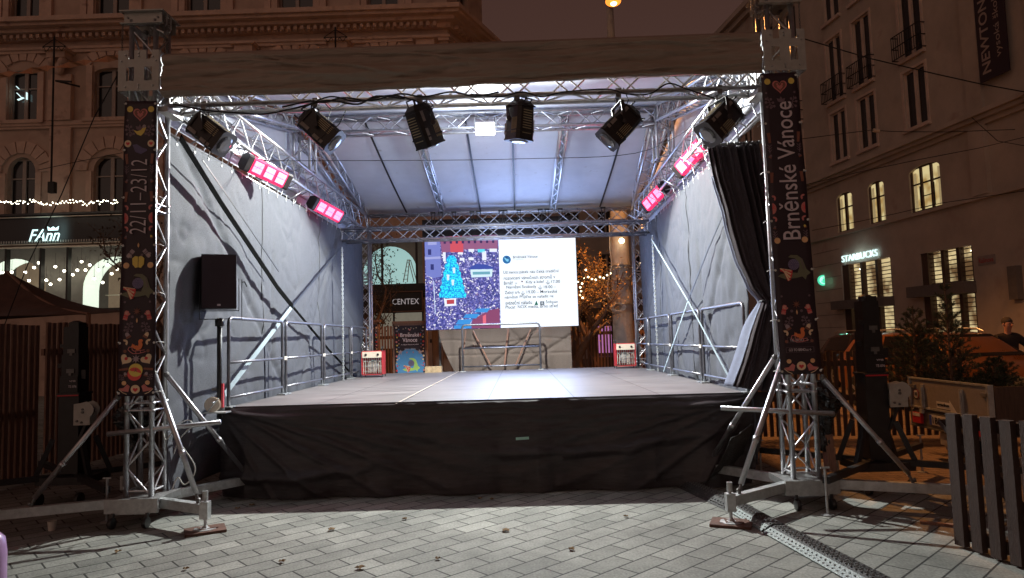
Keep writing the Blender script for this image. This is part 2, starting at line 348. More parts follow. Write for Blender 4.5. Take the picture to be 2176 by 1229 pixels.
def skirt_fn(u, v):
    x = XL-.06+(XR-XL+.30)*u; z = (ZD+.004)*(1-v)+.01
    fold = .035*math.sin(x*7+1.5*fbm(x, 0, 3))*v + .03*fbm(x*.9, z*1.5, 1, 2)*min(1, 3*v) + .05*math.exp(-((z-.42-.06*x+.1*fbm(x*.6, 5))/.05)**2) * (.5+.5*math.sin(x*1.7))
    y = YF-.035-fold*1.3-.10*v-.014*abs(fbm(x*.8+z*1.2, z*4-x*.8, 4, 2))*min(1, v*4)
    drop = ZD-z
    for a_, w_, h_ in ((.02, .012, .02), (.10, .022, .05), (.17, .018, .04), (.24, .03, .05), (.34, .022, .04), (.50, .03, .04), (.85, .03, .035), (1.6, .05, .04)):
        q_ = (x-XL+.05); y -= h_*math.exp(-((drop-a_*q_-.03*math.sin(q_*2+a_*9))/(w_+.012*q_))**2)*min(1, q_*1.4)*max(0, 1-q_/4.4)
        q_ = (XR+.1-x); y -= h_*.8*math.exp(-((drop-a_*.8*q_-.03*math.sin(q_*2.3+a_*7))/(w_+.012*q_))**2)*min(1, max(0, q_)*1.4)*max(0, 1-q_/4)
    y -= .016*abs(math.sin(drop*38+2.2*fbm(x*.9, drop*2, 7)+x*.6))*max(0, 1-drop*2.2)*max(0, min(1, (x+2)*.8))
    if v < .02: y = YF-.02
    if u > .93: x -= (u-.93)*4.2*v; y += (u-.93)*1.4*v
    if u < .05: y += (.05-u)*5*v
    return Vector((x, y, z+.0))
sk = MB(); sk.grid(skirt_fn, 460, 84)
sk.grid(lambda u, v: Vector((XL-.06+(XR-XL+.1)*u, YF-.02+.06*v, ZD+.006+.003*math.sin(u*40))), 60, 1)
sk = sk.build('skirt', 'skirt_cloth', pf, smooth=True)
q = at(1110, 930, YF-.13); tp = MB(); tp.box((q.x, q.y-.07, q.z), (.14, .004, .028), Matrix.Rotation(R(-2), 3, 'Y')); tp.build('tape_patch', 'tape_mint', sk)
p1 = az(842, 858, ZD); p2 = az(975, 790, ZD)
sm = MB(); sm.bar((p1.x, p1.y, ZD+.002), (p2.x, p2.y, ZD+.002), .014, .004); sm.build('floor_seam', 'cream_metal', pf)
p1 = az(1070, 790, ZD); p2 = az(1230, 838, ZD)
# guard rails
def railing(a, b, label, group='guard rails along the stage edges', ring=True):
    a, b = Vector(a), Vector(b); d = (b-a).normalized(); L = (b-a).length; H = 1.0
    t = thing('guard_rail', (a+b)/2, label, 'railing', group)
    z = Vector((0, 0, 1)); A, B = a+d*.05, b-d*.05; c = .07
    pts = [A+z*.01]+[A+z*(H-c)]+[A+z*(H-c)+d*(c-c*math.cos(q))+z*c*math.sin(q) for q in (.5, 1.0)]+[A+z*H+d*c, B+z*H-d*c]+[B+z*(H-c)-d*(c-c*math.cos(q))+z*c*math.sin(q) for q in (1.0, .5)]+[B+z*(H-c), B+z*.01]
    f = MB(); f.path(pts, .021, 8); f.build('frame_tube', 'rail_tube', t, smooth=True)
    for h in (.50, .11):
        r = MB(); r.tube(A+z*h, B+z*h, .016, 8); r.tube(A+d*.45+z*h, A+d*.49+z*h, .021, 8); r.build('cross_rail', 'rail_tube', t, smooth=True)
    for p in (A, B): s = MB(); s.box(p+z*.012, (.11, .11, .016)); s.build('foot_plate', 'galvanised', t)
    return t
y = 7.49; pan = 1.863
nm = ['nearest', 'second', 'third']
for i in range(3):
    railing((XL+.03, y+pan*i+.02, ZD), (XL+.03, y+pan*(i+1)-.02, ZD), ['black guard rail beside the loudspeaker pole, front panel of the left edge', 'black guard rail in the middle of the left stage edge, under the strap crossing', 'black guard rail at the rear of the left stage edge, by the hanging chain'][i])
    railing((XR-.03, y+pan*i+.02, ZD), (XR-.03, y+pan*(i+1)-.02, ZD), ['grey guard rail on the right stage edge, half covered by the black curtain', 'grey guard rail in the middle of the right stage edge', 'grey guard rail at the rear of the right stage edge, by the hanging chain'][i])
railing((XL+.03, y+3*pan+.02, ZD), (XL+.03, YB-.5, ZD), 'short guard rail at the rear left corner, behind the red heater')
railing((XR-.03, y+3*pan+.02, ZD), (XR-.03, YB-.5, ZD), 'short guard rail at the rear right corner, beside the heater')
pa = az(978, 789, ZD); pb = az(1153, 784, ZD); pa.y = pb.y = 14.55; 
railing((at(978, 740, 14.55).x, 14.55, ZD), (at(1153, 740, 14.55).x, 14.55, ZD), 'single guard rail at the back of the stage under the bright screen')
for i in range(1, 4):
    for sx, X in ((-1, XL+.03), (1, XR-.03)):
        t = MB(); t.box((X-sx*.02, y+pan*i, ZD+.50), (.012, .11, .045)); t.box((X-sx*.028, y+pan*i, ZD+.50), (.004, .03, .022))
        t.build('clamp_plate', 'paper', None, label='small white clamp plate joining the %s pair of guard rails on the %s stage edge' % (nm[i-1], 'left' if sx < 0 else 'right'), cat='clamp', group='white clamp plates between guard rails')

# ---------------- roof frame ----------------
FLX, FRX, RLX, RRX, YT, YR = -3.66, 2.68, -3.43, 2.83, 6.66, 15.1
rf = thing('roof_frame', (-.45, 10.8, 4.2), 'silver box truss frame carrying the stage roof', 'truss frame')
truss_part('front_truss', rf, (FLX+.22, YT+.02, 4.19), (FRX-.22, YT+.02, 4.19), sh=.25)
for X0, X1, s in ((FLX+.18, RLX, -1), (FRX-.18, RRX-.1, 1)):
    truss_part('side_truss', rf, (X0+.02, YT+.25, 4.29), (X1, YR-.1, 4.33), sh=.33, step=.30)
    lo = MB(); lo.tube((X0+s*.06, YT+.1, 3.86), (X1+s*.08, YR-.2, 3.95), .024, 8)
    for k in range(26):
        f = (k+.5)/26; lo.tube((X0+s*.06, YT+.1+f*8.2, 3.86+.09*f), (X0+s*(.06 - .22*(k % 2)), YT+.3+f*8.2, 4.12), .010, 5)
    lo.build('tarp_rail', 'aluminium', rf, smooth=True)
    # gable slopes and the ridge post
    truss_part('gable_truss', rf, (X0, YT+.4, 4.44), (X0*.97, 10.55, 5.18), sh=.24, step=.3)
    truss_part('gable_truss', rf, (X0*.97, 11.05, 5.18), (X1, YR-.1, 4.56), sh=.24, step=.3)
    truss_part('ridge_post', rf, (X0*.975, 10.8, 4.46), (X0*.975, 10.8, 5.30), up=(0, 1, 0), sh=.30, sw=.26, step=.2)
truss_part('ridge_truss', rf, (FLX+.3, 10.8, 5.19), (FRX-.3, 10.8, 5.19), sh=.25)
truss_part('rear_truss', rf, (RLX+.1, YR, 4.37), (RRX-.1, YR, 4.37), sh=.28, step=.3)
truss_part('cross_truss', rf, (XL-.2, 13.4, 3.80), (XR+.10, 13.4, 3.79), sh=.235, sw=.26, step=.27)
for px, py in ((940, 455), (1175, 452)):
    X = at(px, py, 15).x
    truss_part('rafter', rf, (X+.02, 10.95, 5.22), (X, YR-.05, 4.58), sw=.11, sh=.13, rc=.02, step=.28)
sl = []
for px in (922, 938, 966, 1004, 1018, 1065, 1074, 1103, 1148, 1162, 1190, 1280):
    X = at(px, 470, YR).x; h = MB()
    h.bar((X-.035, YR-.16, 4.50), (X-.015, YR-.18, 4.16), .012, .05, (0, 1, 0)); h.bar((X+.045, YR-.16, 4.50), (X+.02, YR-.18, 4.16), .012, .05, (0, 1, 0)); h.box((X, YR-.15, 4.515), (.11, .08, .03))
    h.build('sling', 'black_paint', rf)
# corner brackets seen under the canvas ends
for X in (FLX+.21, FRX-.21):
    cb = MB(); cb.box((X, YT, 4.02), (.10, .30, .05)); cb.bar((X, YT-.1, 4.05), (X, YT+.2, 4.30), .04, .02); cb.build('corner_bracket', 'grey_plate', rf)

# ---------------- towers ----------------
def tower(name, X, Y, z0, z1, label, front=True):
    t = thing(name, (X, Y, 0), label, 'truss tower', 'truss towers carrying the roof')
    for sx in (-1, 1):
        for sy in (-1, 1):
            c = MB(); c.tube((X+sx*.12, Y+sy*.12, z0), (X+sx*.12, Y+sy*.12, z1), .025, 10)
            for z in (1.05, 1.12, 3.02, 3.08):
                if z0 < z < z1: c.tube((X+sx*.12, Y+sy*.12, z), (X+sx*.12, Y+sy*.12, z+.03), .030, 10)
            c.build('chord', 'aluminium', t, smooth=True)
    l = MB(); dz = .27; N = int((z1-z0)/dz)
    for f, (ax_, ay_, bx_, by_) in enumerate(((-1, -1, 1, -1), (1, -1, 1, 1), (1, 1, -1, 1), (-1, 1, -1, -1))):
        for i in range(N):
            p, q = ((ax_, ay_), (bx_, by_)) if (i+f) % 2 else ((bx_, by_), (ax_, ay_))
            if not front: p, q = ((ax_, ay_), (bx_, by_)); 
            l.tube((X+p[0]*.12, Y+p[1]*.12, z0+dz*i), (X+q[0]*.12, Y+q[1]*.12, z0+dz*(i+1)), .0105, 5, caps=False)
            if not front: l.tube((X+q[0]*.12, Y+q[1]*.12, z0+dz*i), (X+p[0]*.12, Y+p[1]*.12, z0+dz*(i+1)), .0105, 5, caps=False)
        for z in (z0+.05, 1.07, 1.14, 3.02, 3.09, z1-.05):
            l.tube((X+ax_*.12, Y+ay_*.12, z), (X+bx_*.12, Y+by_*.12, z), .0105, 5, caps=False)
    l.build('lattice', 'aluminium', t, smooth=True)
    return t
tl = tower('truss_tower', FLX, YT, .26, 4.95, 'silver truss tower at the front left corner, behind the banner with dates')
tr = tower('truss_tower', FRX, YT, .26, 4.95, 'silver truss tower at the front right corner, beside the black curtain')
for X, lb in ((RLX+.02, 'silver truss tower at the rear left corner, behind the red heater'), (RRX-.08, 'silver truss tower at the rear right corner, between concrete pole and side net')):
    t = tower('truss_tower', X, YR, .1, 4.3, lb, front=False)
    bp = MB(); bp.box((X, YR, .08), (.45, .45, .03)); bp.build('base_plate', 'steel', t)
def dress(t, X, s):                       # s=+1: the stage lies to +x
    Y = YT
    # sleeve block: plates with slots
    for fy in (-1, 1):
        p = MB(); yy = Y+fy*.205; z0, z1 = 4.19, 4.60
        w = [(-.20, -.125), (-.125, -.045), (-.045, .055), (.055, .13), (.13, .20)]
        for i, (a, c) in enumerate(w):
            if i in (1, 3): p.b2((X+a, yy-.004, z0), (X+c, yy+.004, z0+.10)); p.b2((X+a, yy-.004, z0+.24), (X+c, yy+.004, z1-.09 if i in (1, 3) else z1)); p.b2((X+a, yy-.004, z1-.09), (X+a+.02, yy+.004, z1))
            else: p.b2((X+a, yy-.004, z0), (X+c, yy+.004, z1))
        p.build('sleeve_plate', 'grey_plate', t)
    for fx in (-1, 1):
        p = MB(); xx = X+fx*.205; p.b2((xx-.004, Y-.20, 4.19), (xx+.004, Y-.08, 4.60)); p.b2((xx-.004, Y+.06, 4.19), (xx+.004, Y+.20, 4.60)); p.b2((xx-.004, Y-.08, 4.19), (xx+.004, Y+.06, 4.28)); p.b2((xx-.004, Y-.08, 4.50), (xx+.004, Y+.06, 4.60))
        p.build('sleeve_plate', 'galvanised' if fx == s else 'grey_plate', t)
    for dx, dz in ((-.13, .04), (.0, .03), (.0, .06), (.14, .05), (-.13, .36), (0, .35), (0, .38), (.14, .34), (.17, .3), (-.17, .3)):
        b = MB(); b.tube((X+dx, Y-.208, 4.19+dz), (X+dx, Y-.222, 4.19+dz), .009, 6); b.build('bolt', 'steel', t)
    for dz in (.05, .32): b = MB(); b.tube((X+s*.21, Y-.14, 4.19+dz), (X+s*.222, Y-.14, 4.19+dz), .016, 8); b.build('bolt', 'steel', t)
    # head with pulley cover
    h = MB(); h.b2((X-.19, Y-.14, 4.90), (X+.19, Y-.135, 5.02)); h.b2((X-.19, Y+.135, 4.90), (X+.19, Y+.14, 5.02)); h.box((X, Y, 5.025), (.44, .36, .012)); h.box((X, Y-.16, 4.895), (.42, .05, .010))
    h.b2((X-.14, Y-.13, 4.84), (X-.10, Y+.13, 4.90)); h.b2((X+.10, Y-.13, 4.84), (X+.14, Y+.13, 4.90)); h.build('tower_head', 'grey_plate', t)
    for dx in (-.15, .15): hb = MB(); hb.tube((X+dx, Y-.141, 4.965), (X+dx, Y-.15, 4.965), .010, 6); hb.build('bolt', 'dark_steel', t)
    pu = MB(); pu.lathe((X+s*.16, Y-.02, 4.90), [(.06, -.015), (.045, 0), (.06, .015)], 14, (0, 1, 0)); pu.bar((X+s*.06, Y-.1, 4.88), (X+s*.22, Y-.13, 4.80), .05, .012); pu.build('pulley', 'steel', t)
    for dx, dz in ((.22, .0), (.26, -.04)):
        hd = MB(); hd.path([(X+s*(dx-.03), Y-.12, 5.04+dz), (X+s*dx, Y-.10, 5.01+dz), (X+s*dx, Y-.10, 4.90+dz), (X+s*(dx-.03), Y-.12, 4.87+dz)], .005, 5); hd.build('handle', 'steel', t)
    # hanging chains
    for k, (dx, za, zb, yy) in enumerate(((-.19, 4.88, 4.45, -.16), (.215, 4.95, 4.60, -.13), (.25, 4.98, 4.60, -.12), (.08, 4.86, 4.68, -.15))):
        c = MB(); z = za; i = 0
        while z > zb:
            rot = Matrix.Rotation(R(90*(i % 2)+15*k), 3, 'Z'); pts = [Vector((.008*math.cos(a), 0, .017*math.sin(a))) for a in [j*math.pi/3 for j in range(7)]]
            c.path([rot @ p + Vector((X+s*dx+.004*math.sin(z*9), Y+yy, z)) for p in pts], .003, 4); z -= .024; i += 1
        c.build('chain', 'dark_steel', t)
    # base: boxes, outriggers, jacks, braces
    bs = MB(); bs.box((X, Y, .225), (.46, .46, .06)); bs.box((X, Y, .16), (.34, .50, .07)); bs.box((X, Y-.24, .20), (.5, .03, .13)); bs.build('base_frame', 'steel', t)
    for dx in (-.16, .16):
        w = MB(); w.lathe((X+dx, Y-.28, .055), [(.02, -.02), (.05, -.018), (.055, 0), (.05, .018), (.02, .02)], 14, (1, 0, 0)); w.bar((X+dx, Y-.28, .06), (X+dx, Y-.26, .14), .02, .03); w.build('castor', 'black_plastic', t)
    jin = (Vector((-2.88, 6.23, 0)) if s > 0 else Vector((1.79, 6.0, 0)))
    dirs = [('in', jin), ('out', Vector((X-s*1.55, Y-.62, 0))), ('rin', Vector((X+s*.72, Y+.95, 0))), ('rout', Vector((X-s*.75, Y+.95, 0)))]
    c0 = Vector((X, Y, .20))
    for nm_, q in dirs:
        d = (q-Vector((X, Y, 0))).normalized(); a = c0+d*.22; e = Vector((q.x, q.y, .20)); 
        o = MB(); o.bar(a, e-d*.03, .07, .085); o.build('outrigger', 'galvanised', t)
        j = MB(); j.box(Vector((q.x, q.y, .19)), (.075, .075, .15)); j.tube((q.x, q.y, .02), (q.x, q.y, .36), .014, 8); j.tube((q.x, q.y, .28), (q.x, q.y, .36), .024, 10)
        j.lathe((q.x, q.y, .022), [(.10, 0), (.10, .006), (.03, .012), (.02, .03)], 8); j.build('jack', 'galvanised', t, smooth=False)
        if nm_ in ('in', 'out', 'rin'):
            top = Vector((X, Y, 1.24))+d*.13; 
            if nm_ == 'in': top = Vector((X+s*.15, Y-.14, 1.42))
            if nm_ == 'out': top = Vector((X-s*.20, Y-.14, 1.20))
            if nm_ == 'rin': top = Vector((X+s*.17, Y+.05, 1.40)); 
            bot = a+(e-a)*(.86 if nm_ != 'out' else .50)+Vector((0, 0, .07))
            br_ = MB(); br_.tube(top, bot+(top-bot).normalized()*.06, .024, 10); br_.tube(top+(bot-top)*.62, top+(bot-top)*.66, .029, 10); br_.build('brace', 'aluminium', t, smooth=True)
            cl = MB(); cl.tube(bot+Vector((0, 0, -.05)), bot+(top-bot).normalized()*.07, .014, 8); cl.ball(bot, .022); cl.build('brace_joint', 'dark_steel', t); cl = MB(); cl.ball(top, .03); cl.build('brace_joint', 'dark_steel', t)
    cl = MB(); cl.tube((X-s*.28, Y-.16, .86), (X+s*.75, Y-.05, .93), .024, 10); cl.build('stabiliser_tube', 'aluminium', t, smooth=True)
    return jin
for t, X, s in ((tl, FLX, 1), (tr, FRX, -1)):
    jin = dress(t, X, s)
    w = MB(); w.M4 = Matrix.Translation((jin.x, jin.y, 0)) @ Matrix.Rotation(R(28 if s > 0 else -22), 4, 'Z'); w.box((0, 0, .012), (.34, .26, .022)); w.box((0.02, .01, .029), (.15, .12, .008), Matrix.Rotation(R(14), 3, 'Z'))
    w.build('wooden_pad', 'wood_pad', None, label='brown wooden board under the jack of the %s truss tower' % ('left' if s > 0 else 'right'), cat='board', group='boards under the front jacks')

# ---------------- roof fabric, canopy, walls ----------------
rc_ = thing('roof_cover', (-.45, 10.8, 4.6), 'grey fabric stage roof with a brown canvas front valance', 'roof')
XA, XB = FLX+.16, FRX-.05
def roof_fn(ya, za, yb, zb):
    return lambda u, v: Vector((XA+(XB-XA+.1)*u, ya+(yb-ya)*v, za+(zb-za)*v-.03*math.sin(math.pi*v)*abs(math.sin(math.pi*u*5))+.01*fbm(u*8, v*6)))
r = MB(); r.grid(roof_fn(YT, 4.58, 10.8, 5.38), 40, 12); r.build('roof_panel', 'roof_fabric', rc_, smooth=True, thick=.004)
r = MB(); r.grid(roof_fn(10.8, 5.38, YR+.25, 4.60), 40, 12); r.build('roof_panel', 'roof_fabric', rc_, smooth=True, thick=.004)
for px in (862, 940, 1020, 1094, 1177, 1277):
    X = at(px, 452, 15).x; r = MB()
    for k in range(10):
        a, c = k/10, (k+1)/10; f = lambda v: Vector((X, 10.9+4.3*v, 5.34-.775*v-.045*math.sin(math.pi*v)))
        r.bar(f(a), f(c), .035, .006)
    r.build('seam_strap', 'black_cable' if px not in (940, 1177) else 'strap_pale', rc_)
prof = [(.42, 4.575), (.10, 4.60), (-.10, 4.585), (-.155, 4.545), (-.16, 4.50), (-.13, 4.46), (-.155, 4.40), (-.165, 4.32), (-.16, 4.24), (-.15, 4.19), (-.165, 4.175), (-.15, 4.15), (-.12, 4.145)]
def val_fn(u, v):
    k = v*(len(prof)-1); i = min(int(k), len(prof)-2); f = k-i
    y = prof[i][0]*(1-f)+prof[i+1][0]*f; z = prof[i][1]*(1-f)+prof[i+1][1]*f
    x = FLX+.215+(FRX-FLX-.43)*u
    wr = .040*fbm(x*.9+z*3, z*9-x*.5, 2)*min(1, max(0, (v-.25)*4))+.02*math.exp(-((z-4.36+.05*(x+3)-.05*math.sin(x*1.5))/.02)**2)
    for xa, sl_, hh in ((-3.2, .10, .03), (-2.6, .16, .035), (-2.2, -.05, .02), (-1.6, .09, .03), (-.4, -.12, .03), (.3, -.16, .035), (.9, .05, .02), (1.5, -.2, .03), (1.9, -.1, .035), (2.1, .14, .03), (-3.0, -.25, .02)):
        dd_ = (z-4.52)+sl_*(x-xa)+.012*math.sin(x*7+xa); wr += hh*math.exp(-(dd_/.012)**2)*math.exp(-((x-xa-1.0)/.9)**2) if v > .25 else 0
    return Vector((x, YT+y-wr-.03, z+.03*u+(.02*math.sin(x*.8)+.006*fbm(x*3, 1))*max(0, v-.8)*5))
r = MB(); r.grid(val_fn, 320, 90); r.build('valance', 'canvas', rc_, smooth=True, thick=.006)
def wall_fn(s, X0, X1, y0=YT+.12, y1=14.9):
    def fn(u, v):
        y = y0+(y1-y0)*u; ztop = 3.84+.1*u; z = .22+(ztop-.22)*v
        drape = .03*math.sin(y*2.3+z*.7)*(1-v*.6)+.05*fbm(y*.8, z*.5, s, 2)+.005*fbm(y*5, z*4, s+3)
        fl = .06*math.exp(-((y+z*1.1-11.2)/.10)**2)+.05*math.exp(-((y-z*.8-9.9)/.09)**2)+.05*math.exp(-((y+z*1.6-17.4)/.13)**2)+.04*math.exp(-((y-9.6)/.05)**2)*(1 if z < 3 else .3)
        rg_ = (1-abs(fbm(y*1.1+3*s, z*1.0, 5.5, 3)))**9; rg2 = (1-abs(fbm(y*2.6, z*2.9+s, 8.5, 2)))**10; drape -= .045*rg_*(.4+.6*abs(fbm(y*.5, z*.5, 2)))+.006*rg2
        if s > 0 and y < 10.5: drape += .022*fbm(y*3.2, z*2.4, 9, 2)
        for (ya, za, k_) in ((12.9, 3.6, .35), (12.9, 3.6, .62), (12.9, 3.6, .95), (12.9, 3.6, 1.4)):
            dz_ = (y-ya)-(z-za)*k_
            fl += .035*math.exp(-(dz_/.05)**2)*max(0, 1-abs(z-za)/2.2)
        return Vector((X0+(X1-X0)*u-s*(.04+drape*.6-fl*.6)*-1*-1*(1) , y, z))
    return fn
sw = MB(); sw.grid(wall_fn(-1, FLX+.12, RLX-.02), 240, 120); sw.build('side_wall_net', 'wall_net', None, smooth=True, thick=.004, label='grey mesh side wall left of the stage behind the loudspeaker', cat='side wall', group='grey mesh side walls')
sw = MB(); sw.grid(wall_fn(1, FRX-.12, RRX-.06, YT+.80), 170, 90); sw.build('side_wall_net', 'wall_net', None, smooth=True, thick=.004, label='grey mesh side wall right of the stage behind the black curtain', cat='side wall', group='grey mesh side walls')
# ratchet straps across the side walls
def strap(pts, X, s, mt, label, w=.045):
    b = MB(); P = [ax(x, y, X) for x, y in pts]
    for i in range(len(P)-1): b.bar(P[i], P[i+1], w, .006, (s, 0, 0))
    b.build('tension_strap', mt, None, label=label, cat='strap', group='tension straps on the side walls')
WL, WR = -3.31, 2.48
strap([(383, 292), (470, 432), (590, 612), (622, 652)], WL, 1, 'strap_black', 'wide black strap running from the upper left corner down the left side wall', .085)
strap([(430, 340), (520, 470), (592, 577)], WL, 1, 'black_cable', 'thin dark cord above the wide black strap on the left side wall', .015)
strap([(622, 652), (700, 745), (752, 800)], WL, 1, 'strap_black', 'dark strap from the crossing down to the rear rail on the left side wall')
strap([(724, 528), (622, 650)], WL, 1, 'black_cable', 'dark strap rising from the crossing to the left end of the cross truss', .035)
strap([(622, 650), (478, 838)], WL, 1, 'strap_pale', 'pale strap from the crossing down to the loudspeaker pole', .07)
strap([(1384, 508), (1462, 640), (1556, 815)], WR, -1, 'strap_pale', 'pale strap falling to the front along the right side wall', .03)
strap([(1534, 462), (1505, 530), (1462, 640)], WR, -1, 'black_cable', 'black cord hanging from upper right to the crossing on the right side wall', .022)
strap([(1462, 640), (1410, 790)], WR, -1, 'strap_pale', 'grey strap running from the crossing down to the rear of the right side wall', .03)
# load chains
for x, y0, y1, X, lb in ((727, 525, 800, -3.22, 'left'), (1386, 500, 778, 2.52, 'right')):
    P0, P1 = ax(x, y0, X), ax(x+(2 if X < 0 else 9), y1, X); P1 = Vector((P0.x, P0.y, P1.z)); c = MB(); k = 0; z = P0.z
    while z > ZD+.01:
        c.bar((P0.x, P0.y, z), (P0.x, P0.y, z-.05), .034 if k % 2 else .012, .012 if k % 2 else .034, (0, 1, 0)); z -= .04; k += 1
    c.build('hanging_chain', 'galvanised', None, label='long steel chain hanging by the %s end of the cross truss' % lb, cat='chain', group='long chains hanging at the rear')

for s, X0, X1, lb in ((1, FLX+.12, RLX-.02, 'left'), (-1, FRX-.12, RRX-.06, 'right')):
    t = bpy.data.objects['side_wall_net' if s > 0 else 'side_wall_net.001']; b = MB(); c = MB(); f_ = wall_fn(-s, X0, X1) if s > 0 else wall_fn(1, X0, X1, YT+.80)
    for k in range(26):
        p = f_((k+.5)/26, .985)+Vector((s*.008, 0, 0)); b.lathe(p, [(.012, 0), (.016, .003), (.008, .005)], 8, (s, 0, 0)); c.tube(p, p+Vector((0, .03, .10)), .004, 4)
    b.build('eyelet', 'steel', t); c.build('lacing', 'white_cable', t)
    for u_ in ((.30, .62) if s > 0 else (.36, .70)):
        b = MB(); pts_ = [f_(u_, .01+.98*k/30)+Vector((s*.006, 0, 0)) for k in range(31)]
        for a_, d_ in zip(pts_[:-1], pts_[1:]): b.bar(a_, d_, .035, .006, (s, 0, 0))
        b.build('joined_seam', 'seam_grey', t)
# gable side sheets
for X0, X1, s in ((FLX+.18, RLX, -1), (FRX-.18, RRX-.1, 1)):
    g = MB(); g.grid(lambda u, v: (lambda y, x: Vector((x+s*.17, y, 4.02+(((4.56+(y-YT)/4.14*.80) if y < 10.8 else (5.36-(y-10.8)/4.4*.76))-4.02)*v)))(YT+.15+8.4*u, X0+(X1-X0)*u), 40, 6)
    g.build('gable_sheet', 'roof_fabric', rc_, smooth=True, thick=.004)

# ---------------- flat motif shapes (unit size, centred) ----------------
def circ(r=.5, n=18, cx=0, cy=0): return [(cx+r*math.cos(2*math.pi*i/n), cy+r*math.sin(2*math.pi*i/n)) for i in range(n)]
def heart(s=1, n=24):
    return [(s*.5*math.sin(t)**3*1.0, s*(.40*math.cos(t)-.155*math.cos(2*t)-.07*math.cos(3*t)-.03*math.cos(4*t))) for t in [2*math.pi*i/n for i in range(n)]]
def rot2(p, a): c, s = math.cos(R(a)), math.sin(R(a)); return [(x*c-y*s, x*s+y*c) for x, y in p]
def sc2(p, a, b=None): b = a if b is None else b; return [(x*a, y*b) for x, y in p]
def mv2(p, a, b): return [(x+a, y+b) for x, y in p]
def leaf(l=1, w=.3): return [(0, 0), (w*.8, l*.3), (w, l*.55), (0, l), (-w, l*.55), (-w*.8, l*.3)]
def star(n=8, a=.5, b=.2): return [((a if i % 2 == 0 else b)*math.sin(math.pi*i/n), (a if i % 2 == 0 else b)*math.cos(math.pi*i/n)) for i in range(2*n)]
PAL = {'pink': (150, 88, 84), 'cream': (178, 150, 122), 'grey': (122, 108, 112), 'dim': (84, 68, 74), 'red': (160, 44, 46), 'orange': (205, 92, 52), 'gold': (190, 150, 70), 'green': (82, 82, 64), 'night': (72, 66, 92), 'peach': (196, 134, 96), 'white': (205, 196, 196), 'brown': (96, 58, 46), 'blue': (60, 110, 150), 'lime': (128, 160, 84), 'pred': (205, 60, 56), 'pale': (190, 176, 184)}
for k, v in PAL.items(): mat('print_'+k, tuple(min(.85, q*2.1) for q in s2l(v)), .55, 0, .06, 10)
mat('letter_grey', s2l((215, 200, 205)), .5, 0, .05, 20)
mat('letter_white', s2l((240, 232, 238)), .5, 0, .05, 20)
